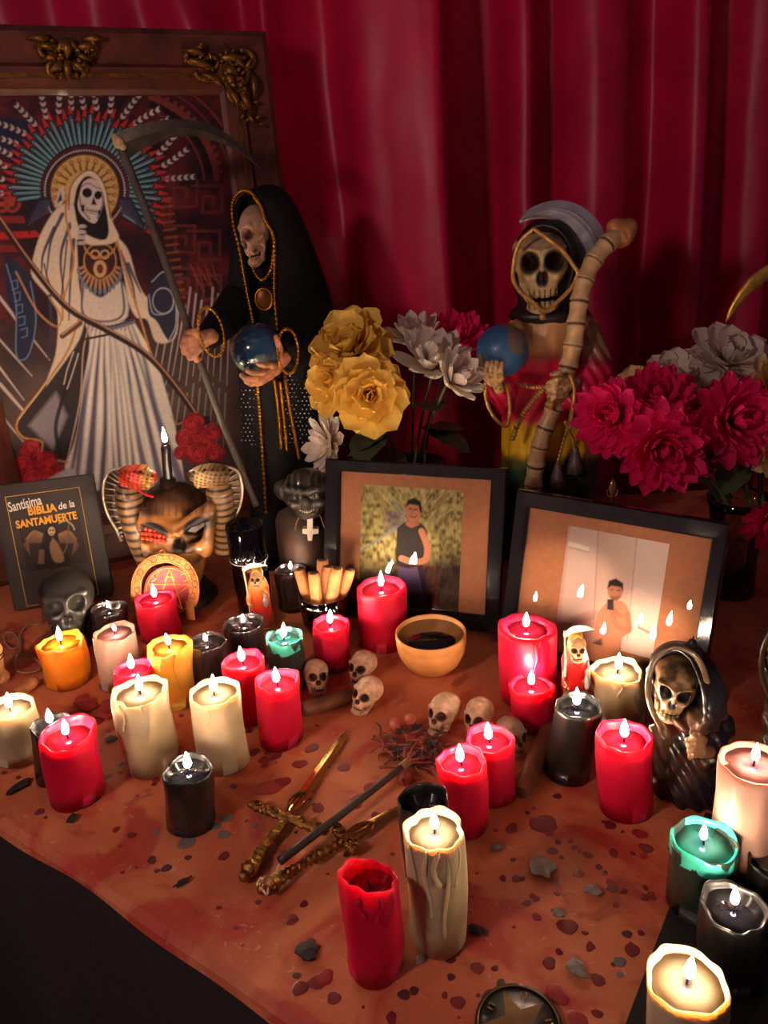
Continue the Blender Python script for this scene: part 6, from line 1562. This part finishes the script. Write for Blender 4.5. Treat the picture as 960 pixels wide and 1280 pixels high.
# ------------------------------------------------------------------ black wax reaper busts
FIG = M('black_wax_figure', rough=.28, attr=True, var=.2, scale=90, coat=.45, bump=.15, bscale=160)
def bust(dx, dy, Y, label, bone, dark=1.0):
    def q(x, y, d=0.0): return at(x + dx, y + dy, Y + d)
    s = Y / F; b = q(856, 1002); b[2] = 0; zlow = 0
    t = thing('skull_bust', label, 'bust', b)
    c0 = q(858, 858, .008); oc = q(849, 860, -.046)
    def fn(X, Yy, Z):
        d = ell(X, Yy, Z, c0, (51 * s, .060, 61 * s)); d = smin(d, cap(X, Yy, Z, q(862, 815, .012), q(866, 802, .012), .010, .004), .012)
        body = chain(X, Yy, Z, [q(868, 952, .012), q(862, 980, .006), q(858, 1000, .004)], [.034, .038, .040], .02); d = smin(d, body, .015)
        d = smin(d, cap(X, Yy, Z, q(900, 905, .005), q(885, 950, -.026), .016, .012), .012); d = smin(d, cap(X, Yy, Z, q(826, 915, .0), q(822, 960, -.018), .012, .010), .012)
        k0 = q(846, 850, .006); Zs = (Z - k0[2]) * .74 + k0[2]
        d = smax(d, -cap(X, Yy, Zs, k0, k0 + np.array([-.40, -.92, 0]) * .07, 33 * s, 40 * s), .004)
        d = smax(d, -(Z - .0), .002)
        fold = .0016 * np.sin((X * .9 + Z * .5) * 420) * (Z < q(0, 905)[2])
        return d + fold
    g = surf(fn, np.array([c0[0] - .062, Y - .062, -.004]), np.array([c0[0] + .064, Y + .075, c0[2] + .062]), .0021)
    px, py, _ = proj(g[0]); px, py = px - dx, py - dy
    brown = np.clip(1.3 - np.hypot((px - 848) / 36, (py - 935) / 46), 0, 1) * 2 * (g[0][:, 1] < Y)
    part('robe', g, FIG, t, True, mixc(np.array(rgb(26, 23, 22)), np.array(rgb(96, 66, 50)) * dark, np.clip(brown, 0, .85)))
    part('skull', skull_geo(q(846, 850, .006), 100 * s, -.42, .02, .12, .90, .6), FIG, t, True, skull_cols(bone, rgb(24, 18, 15), 9, .75), label='gold and black skull face under the hood')
    path = [q(x, y, d) for x, y, d in ((828, 912, -.030), (816, 890, -.026), (810, 866, -.026), (813, 838, -.026), (826, 816, -.026), (844, 808, -.026), (868, 818, -.030), (881, 842, -.030), (885, 870, -.030), (877, 896, -.030), (866, 912, -.034))]
    part('hood_edge', tube(smooth_path(path, 40), .0030, 8), FIG, t, True, np.array(rgb(96, 78, 56)) * dark)
    hg = hand_geo([(q(884, 938, -.034), .008), (q(874, 936, -.040), .0085)], [[(q(878, 922 + 7 * k, -.044), .0034), (q(868 - k, 922 + 7 * k, -.050), .0034), (q(860 + k, 925 + 7 * k, -.047), .0030), (q(861 + k, 928 + 6 * k, -.038), .003)] for k in range(4)] + [[(q(880, 924, -.040), .004), (q(872, 917, -.046), .0036), (q(865, 916, -.046), .003)]], .0010)
    part('hand', hg, FIG, t, True, np.array(rgb(150, 112, 84)) * dark, label='bony hand on the chest')
    part('wick', tube([q(866, 803, .012), q(867, 796, .012)], .0012, 6), WICK, t)
    return t
bust(0, 0, .665, 'black hooded skull bust in front of the photo of the pale room', rgb(176, 138, 96))
bust(142, -30, .74, 'dark hooded skull bust at the outer edge of the altar', rgb(120, 92, 64), .7)

# ------------------------------------------------------------------ daggers and wand
HILT = M('aged_brass', rgb(146, 100, 52), .22, .95, var=.55, scale=220, bump=.8, bscale=420)
BLADE = M('gold_blade', rgb(196, 140, 70), .22, .9, var=.2, scale=60)
def dagger(name, label, pom, grip, blade, guard, bw, z0=.008):
    P = lambda x, y, z=z0: gz(x, y, z)
    b = P(*grip[0], 0.0); t = thing(name, label, 'dagger', b)
    d = P(*grip[1]) - P(*grip[0]); L = np.linalg.norm(d); d /= L; sd = np.cross((0, 0, 1), d)
    n = 40; Q = np.array([P(*grip[0]) + d * L * k / (n - 1) for k in range(n)]); rr = .0050 + .0010 * np.sin(np.arange(n) * 1.9) + .0008 * np.sin(np.arange(n) * .35)
    part('grip', tube(Q, rr, 10), HILT, t)
    pm = P(*pom, z0 + .001)
    part('pommel', join(ball(pm, .0095, 12, 8), ball(pm + d * .010, .0065, 10, 7), ball(pm - d * .010, .0060, 10, 7), ball(pm + sd * .006, .005, 8, 6), ball(pm - sd * .006, .005, 8, 6)), HILT, t, label='knobbed brass pommel')
    g0, g1, g2 = P(*guard[0]), P(*guard[1]), P(*guard[2]); Q = smooth_path([g0, g1, g2], 36); rr = np.interp(np.linspace(0, 1, 36), [0, .1, .5, .9, 1], [.0045, .0068, .0058, .0068, .0045]) * (1 + .14 * np.sin(np.arange(36) * 2.1))
    part('guard', tube(Q, rr, 9, .7), HILT, t, label='ornate brass cross guard')
    for k in (4, 12, 24, 31): part('rosette', tube([Q[k] + (.004 * math.cos(a), .004 * math.sin(a), .005) for a in np.linspace(0, 6.283, 13)[:-1]], .0011, 5, closed=True), HILT, t)
    b0, b1 = P(*blade[0], z0 - .002), P(*blade[1], .004); bd = (b1 - b0) / np.linalg.norm(b1 - b0); sd = np.cross((0, 0, 1), bd)
    # pierced collar where blade meets guard
    cc = b0 + bd * .012
    part('pierced_collar', join(tube([cc + bd * .018 * math.cos(a) + sd * .0085 * math.sin(a) + (0, 0, .002) for a in np.linspace(0, 6.283, 25)[:-1]], .0016, 6, closed=True), tube([cc - bd * .014 + (0, 0, .002), cc + bd * .016 + (0, 0, .002)], .0013, 6)), HILT, t)
    u = np.linspace(0, 1, 16); w = bw * np.interp(u, [0, .8, .93, 1], [1, .85, .6, .05])
    A_ = b0 + np.outer(u, b1 - b0) + np.outer(w, sd); B_ = b0 + np.outer(u, b1 - b0) - np.outer(w, sd)
    part('blade', strip_pair(A_, B_, .0032, (0, 0, 1)), BLADE, t, False, label='polished gold blade')
    return t
dagger('dagger', 'brass dagger with a bright gold blade and wide cross guard', (313, 1086), ((322, 1070), (360, 1022)), ((364, 1014), (434, 914)), ((312, 1004), (358, 1022), (410, 1040)), .0072)
dagger('dagger', 'brass dagger lying under the dark wand with its blade towards the white candle', (340, 1104), ((352, 1096), (428, 1052)), ((436, 1048), (504, 1008)), ((420, 1034), (432, 1050), (446, 1066)), .0085)
a, b = gz(350, 1076, .020), gz(506, 956, .016)
t = thing('wand', 'dark wooden wand with a dry tufted end lying across the daggers', 'wand', np.array([a[0], a[1], .013]))
Q = smooth_path([a, (a + b) / 2 + (.001, 0, 0), b], 20)
part('rod', tube(Q, np.linspace(.0046, .0038, 20), 10), M('dark_stick', rgb(44, 30, 30), .5, var=.3, scale=60, bump=.3), t)
d = (b - a) / np.linalg.norm(b - a); sd = np.cross((0, 0, 1), d); r_ = random.Random(5)
part('binding', tube([b - d * .006, b + d * .008], .0052, 10), M('brown_cord', rgb(140, 100, 60), .7), t)
for k in range(16):
    e = b + d * r_.uniform(.014, .034) + sd * r_.uniform(-.02, .02) + (0, 0, r_.uniform(-.006, .010))
    part('bristle', tube(smooth_path([b + d * .004, b * .5 + e * .5 + (0, 0, .002), e], 6), np.linspace(.0016, .0006, 6), 5), M('dry_bristle', rgb(150, 74, 56), .8, var=.3), t)
P = [gz(x, y, .012) for x, y in ((350, 1080), (344, 1092), (336, 1100), (326, 1098), (322, 1106), (328, 1112), (334, 1118), (336, 1108), (342, 1098), (346, 1090))]
solo('string_loop', tube(smooth_path(P, 50), .0011, 6), M('cream_string', rgb(206, 176, 150), .8), 'cream string loop tied near the dagger pommels', 'string')

# ------------------------------------------------------------------ dried twig bundle with berries
b = gz(512, 932); t = thing('twig_bundle', 'dry twig bundle with reddish berries and star seeds near the small skulls', 'twig bundle', b)
r_ = random.Random(12)
TW = M('dry_twig', rgb(84, 50, 44), .8, var=.4, scale=80); BE = M('red_berry', rgb(170, 74, 56), .5, var=.3, scale=90, coat=.2); SE = M('dark_seed', rgb(46, 26, 28), .6, var=.3)
for k in range(64):
    x, y = 515 + r_.gauss(0, 26), 938 + r_.gauss(0, 16); a = r_.uniform(0, 6.28); L = r_.uniform(.012, .034); p = gz(x, y, r_.uniform(.003, .012))
    part('twig', tube(smooth_path([p, p + (L * .5 * math.cos(a), L * .5 * math.sin(a), .004), p + (L * math.cos(a + .3), L * math.sin(a + .3), r_.uniform(-.002, .006))], 6), [.0018, .0017, .0015, .0013, .001, .0007], 5), TW if k % 2 else M('red_twig', rgb(134, 58, 48), .8, var=.3), t)
for (x, y, z, r) in ((493, 905, .016, .0075), (512, 899, .018, .008), (505, 972, .008, .009), (528, 925, .010, .005), (490, 930, .007, .005), (540, 945, .007, .005), (478, 942, .006, .004)):
    part('berry', ball(gz(x, y, z), r, 12, 8), BE, t)
for (x, y) in ((502, 915), (520, 910), (498, 938), (525, 945), (512, 955), (540, 930)):
    c = gz(x, y, .012); part('star_seed', join(*[tube([c, c + (.009 * math.cos(q), .009 * math.sin(q), .002)], [.0028, .0008], 6) for q in np.linspace(0, 6.283, 7)[:-1] + r_.uniform(0, 1)]), SE, t)

# ------------------------------------------------------------------ pentagram disc
c = gz(648, 1284); R = 54 * proj(c)[2] / F
t = thing('star_coaster', 'round black disc with a gold star lying at the front of the cloth', 'disc', c)
V, Fc = lathe([(0, 0), (R, 0), (R * 1.01, .002), (R, .004), (0, .004)], 56)
part('disc_body', (V + c, Fc), M('black_disc', (.014, .013, .012), .35, var=.3, coat=.3), t)
u = TU; v = TV
def dp(a, r, z=.0046): return c + (u * math.cos(a) + v * math.sin(a)) * r + (0, 0, z)
st = [dp(1.2 + k * 2 * math.pi / 10, R * (.84 if k % 2 == 0 else .34), .0042) for k in range(10)]
STAR = M('star_gold', rgb(140, 108, 66), .4, .5, var=.3)
part('star', plate(st, (0, 0, 1), .0006), STAR, t, False)
part('ring', tube([dp(a, R * .93) for a in np.linspace(0, 6.283, 49)[:-1]], .0008, 5, closed=True), STAR, t)
for k in range(5):
    a = 1.2 + (k + .5) * 2 * math.pi / 5; p = dp(a, R * .70, .0045); e1, e2 = dp(a + .10, R * .76, .0045), dp(a - .10, R * .76, .0045)
    part('sign', join(tube([dp(a + .08, R * .62), dp(a + .08, R * .78)], .0009, 5), tube([dp(a - .10, R * .62), dp(a - .10, R * .78)], .0009, 5), tube([dp(a - .10, R * .78), dp(a - .02, R * .78)], .0009, 5)), STAR, t)

# ------------------------------------------------------------------ things at the left edge
b = gz(-6, 852); s = .95 / F
t = thing('wooden_figurine', 'tan turned wooden figurine with dark rings behind the ivory candle', 'figurine', b)
V, Fc = lathe([(0, 0), (.020, 0), (.021, .006), (.016, .016), (.018, .03), (.021, .05), (.017, .066), (.012, .074), (.015, .080), (.017, .092), (.012, .104), (.008, .110), (0, .112)], 28)
part('body', (V + b, Fc), M('tan_wood', rgb(190, 134, 84), .5, var=.15, scale=50), t)
for z, r in ((.040, .0205), (.046, .0212), (.074, .0128)): part('ring', tube([b + (r * math.cos(a), r * math.sin(a), z) for a in np.linspace(0, 6.283, 29)[:-1]], .0012, 5, closed=True), M('black_paint', (.02, .015, .012), .5), t)
V, Fc = lathe([(0, .110), (.012, .112), (.018, .12), (.020, .135), (.014, .15), (.018, .158), (.013, .17), (0, .176)], 24, lambda k, a, r, z: (r * (1 + .1 * math.sin(a * 8)), z))
part('crown', (V + b, Fc), M('dark_bronze', rgb(70, 54, 40), .4, .6), t)
P = [gz(x, y, .003) for x, y in ((54, 770), (50, 780), (36, 781), (25, 792), (25, 806), (16, 812), (6, 803), (6, 792), (14, 790), (22, 797), (25, 812), (20, 824), (20, 836), (30, 841), (44, 839), (52, 832), (40, 822), (26, 819), (14, 818))]
Q = smooth_path(P, 120); Q[:, 2] += .0016 * (np.arange(120) % 40 > 20)
solo('cord', tube(Q, .0013, 6), M('grey_cord', rgb(150, 122, 98), .8), 'thin grey cord coiled beside the black glass skull', 'cord')

# ------------------------------------------------------------------ wax drips on the cloth (parts of the cloth), flakes
DM = [M('drip_maroon', rgb(118, 36, 38), .4, var=.25, coat=.15), M('drip_red', rgb(150, 36, 36), .4, var=.2, coat=.15), M('drip_dark', rgb(84, 42, 40), .4, var=.3, coat=.15), M('drip_grey', rgb(112, 100, 98), .45, var=.2)]
def drop_mesh(seed):
    r = random.Random(seed); ph = [r.uniform(0, 6.28) for _ in range(3)]
    f = lambda k, a, rr, z: (rr * (1 + .10 * math.sin(2 * a + ph[0]) + .07 * math.sin(3 * a + ph[1]) + .05 * math.sin(5 * a + ph[2])), z)
    return lathe([(1, 0), (.96, .10), (.75, .17), (0, .20)], 14, f)
DG = [drop_mesh(k) for k in range(4)]
DME = {}
COFF = OFF[CLOTH.name]
def drop(px, py, rpx, m, sy=1.0, rz=0.0):
    k = (m, rnd.randrange(4))
    if k not in DME: DME[k] = new_mesh('wax_drip', *DG[k[1]], DM[m], True)
    p = gz(px, py, .0002); r = rpx * proj(p)[2] / F
    o = bpy.data.objects.new('wax_drip', DME[k]); COL.objects.link(o); o.parent = CLOTH; o.location = p - COFF
    r *= .8; o.scale = (r, r * sy * 1.25, min(.004, r * .4)); o.rotation_euler = (0, 0, rz)
L1_ = [(596, 330, 14, 0), (637, 332, 16, 0), (652, 332, 12, 2), (668, 405, 14, 0), (686, 384, 12, 0), (698, 447, 17, 0), (760, 377, 10, 0), (746, 248, 18, 0), (773, 268, 9, 0), (762, 222, 12, 0), (800, 219, 10, 0), (812, 238, 13, 0), (851, 261, 16, 0), (928, 253, 17, 0), (823, 316, 19, 0), (885, 297, 11, 2), (900, 316, 11, 3), (922, 345, 19, 0), (937, 410, 10, 0),
       (762, 435, 16, 3), (790, 475, 32, 0), (736, 585, 26, 0), (520, 600, 22, 0), (462, 703, 25, 0), (422, 682, 12, 0), (438, 575, 17, 2), (512, 484, 20, 2), (545, 494, 14, 2), (300, 680, 22, 2), (330, 668, 16, 2), (262, 750, 20, 0), (505, 385, 8, 0), (492, 350, 10, 0), (518, 316, 6, 2), (558, 688, 32, 0), (592, 648, 17, 2), (760, 680, 36, 1), (880, 737, 18, 0), (843, 495, 10, 0), (858, 536, 16, 0), (940, 575, 12, 3), (705, 170, 30, 0), (735, 190, 22, 1), (20, 530, 22, 2), (40, 640, 30, 0), (90, 690, 24, 0), (600, 725, 28, 1), (820, 755, 34, 1), (700, 690, 14, 2)]
for x, y, r, m in L1_: drop(380 + x / 2.4, 960 + y / 2.4, r / 2.4, m, rnd.uniform(.8, 1.1), rnd.uniform(0, 3))
for x, y, r, m in [(107, 425, 28, 0), (34, 495, 20, 2), (64, 525, 18, 2), (98, 575, 26, 0), (100, 605, 26, 2), (160, 617, 20, 0), (265, 598, 20, 0), (298, 640, 27, 0), (205, 427, 18, 0), (395, 405, 18, 0), (175, 830, 27, 2), (245, 825, 20, 0), (140, 970, 34, 3), (140, 1033, 20, 3), (28, 1230, 28, 0), (120, 690, 14, 0), (200, 910, 44, 0), (30, 1060, 40, 0), (90, 285, 34, 0), (240, 330, 40, 1), (270, 400, 36, 0)]: drop(740 + x / 4, 960 + y / 4, r / 4, m, rnd.uniform(.8, 1.1), rnd.uniform(0, 3))
for x, y, r, m in [(430, 382, 15, 0), (545, 452, 13, 2), (463, 405, 11, 2), (140, 550, 20, 0), (160, 570, 10, 0), (425, 412, 12, 0), (465, 632, 20, 0), (550, 622, 18, 3), (15, 412, 14, 0), (65, 428, 12, 2), (350, 335, 13, 3), (410, 612, 18, 0), (800, 572, 24, 3), (790, 630, 28, 3), (825, 460, 15, 2), (935, 385, 16, 0), (880, 265, 14, 2), (945, 345, 20, 0), (640, 210, 12, 0), (300, 190, 30, 1), (330, 215, 26, 2), (290, 150, 34, 1), (760, 600, 26, 3), (486, 494, 6, 0), (380, 425, 18, 0), (900, 600, 14, 3), (660, 655, 40, 3)]: drop(x / 2.824, 820 + y / 2.824, r / 2.824, m, rnd.uniform(.7, 1.0), rnd.uniform(0, 3))
for px, py, r, m, sy in ((335, 985, 20, 1, .7), (352, 978, 12, 0, 1), (450, 996, 16, 1, .5), (462, 985, 12, 1, .7), (445, 1006, 10, 1, .8), (375, 955, 10, 0, 1), (390, 935, 14, 0, .5), (330, 950, 8, 0, 1), (318, 940, 9, 0, .8), (345, 945, 12, 0, .5), (430, 960, 9, 0, .8), (398, 1010, 9, 0, 1), (470, 1020, 8, 0, 1), (280, 1070, 9, 0, .8), (190, 1075, 7, 2, 1), (208, 1085, 8, 2, .8), (235, 1072, 5, 2, 1), (295, 1160, 4, 0, 1), (380, 1130, 6, 0, 1), (365, 1150, 10, 0, .8), (100, 890, 16, 1, .6), (135, 880, 14, 1, .7), (120, 902, 12, 1, .8), (640, 1035, 9, 0, 1), (680, 1030, 20, 0, .8), (405, 1222, 14, 1, .9), (375, 1235, 12, 0, .9)):
    drop(px, py, r, m, sy, rnd.uniform(0, 3))
for k in range(90):
    px, py = rnd.uniform(90, 830), rnd.uniform(900, 1275)
    p = gz(px, py); st_ = (p - TP) @ TV
    if st_ < .02 or (p - TP) @ TU > .395: continue
    drop(px, py, rnd.choice([2.5, 3, 3.5, 4.5, 6]), rnd.choice([0, 0, 0, 2, 1]), rnd.uniform(.7, 1.1), rnd.uniform(0, 3))
# loose flakes
GF = M('grey_wax_flake', rgb(126, 116, 106), .5, var=.25, scale=150, bump=.4); BF = M('burnt_flake', rgb(34, 24, 22), .7, var=.4, scale=120, bump=.5)
def flake(px, py, r, mat, label, group, asp=1.0, rz=0.0, name='wax_flake'):
    rr = random.Random(int(px * 7 + py)); p = gz(px, py, .0022); s = r * proj(p)[2] / F; n = 11
    O = []
    for k in range(n):
        a = 2 * math.pi * k / n; q = s * rr.uniform(.6, 1.1); v = np.array([q * math.cos(a), q * math.sin(a) * asp * 1.3, 0]); O.append(p + rotz(rz) @ v + (0, 0, rr.uniform(0, .0012)))
    O = np.array(O); top = np.vstack([O, O + (0, 0, .0016), [O.mean(0) + (0, 0, .0035)], [O.mean(0)]])
    Fc = [(k, (k + 1) % n, n + (k + 1) % n, n + k) for k in range(n)] + [(n + k, n + (k + 1) % n, 2 * n) for k in range(n)] + [((k + 1) % n, k, 2 * n + 1) for k in range(n)]
    solo(name, (top, Fc), mat, label, 'flake' if name != 'burnt_leaf' else 'burnt leaf', group, smooth=False)
gf = 'grey wax flakes on the cloth'
for px, py, r, asp, rz, lb in ((676, 1084, 17, 1.0, .4, 'largest grey wax flake, ragged like a leaf, among the red drips'), (741, 1113, 12, .8, -.6, 'smooth greenish grey wax flake next to the black board'), (620, 1060, 10, .5, .2, 'narrow grey wax flake in front of the paired red candles'),
                               (720, 1210, 13, 1.1, .3, 'grey wax flake between the star disc and the black board'), (524, 1200, 6, .9, .1, 'tiny grey wax flake at the foot of the unlit red candle'), (698, 1142, 7, 1, 0, 'small grey wax flake touching the biggest red drip')):
    flake(px, py, r, GF, lb, gf, asp, rz)
gb = 'charred scraps on the cloth'
for px, py, r, asp, rz, lb in ((24, 984, 18, .32, .9, 'long charred leaf scrap in front of the ivory candle at the edge'), (90, 1024, 9, .6, 1.2, 'small charred scrap at the foot of the low red candle'), (228, 1104, 13, .25, .7, 'thin charred splinter on the empty cloth below the squat black candle'),
                               (384, 1190, 17, .8, .9, 'broad charred leaf scrap beside the unlit red candle'), (140, 925, 12, .5, .2, 'charred scrap beside the tall ivory candle with wax runs'), (596, 1163, 12, .5, -.3, 'charred scrap at the foot of the tall white candle')):
    flake(px, py, r, BF, lb, gb, asp, rz, 'burnt_leaf')
for px, py, r, lb in ((108, 880, 18, 'largest crumpled red petal in front of the orange candle'), (130, 893, 15, 'crumpled red petal closest to the tall ivory candle'), (92, 895, 12, 'smallest crumpled red petal behind the black candle')): flake(px, py, r, M('dry_red_petal', rgb(150, 36, 30), .7, var=.3, scale=120, bump=.4), lb, 'dry red petals', .6, r, 'dry_petal')
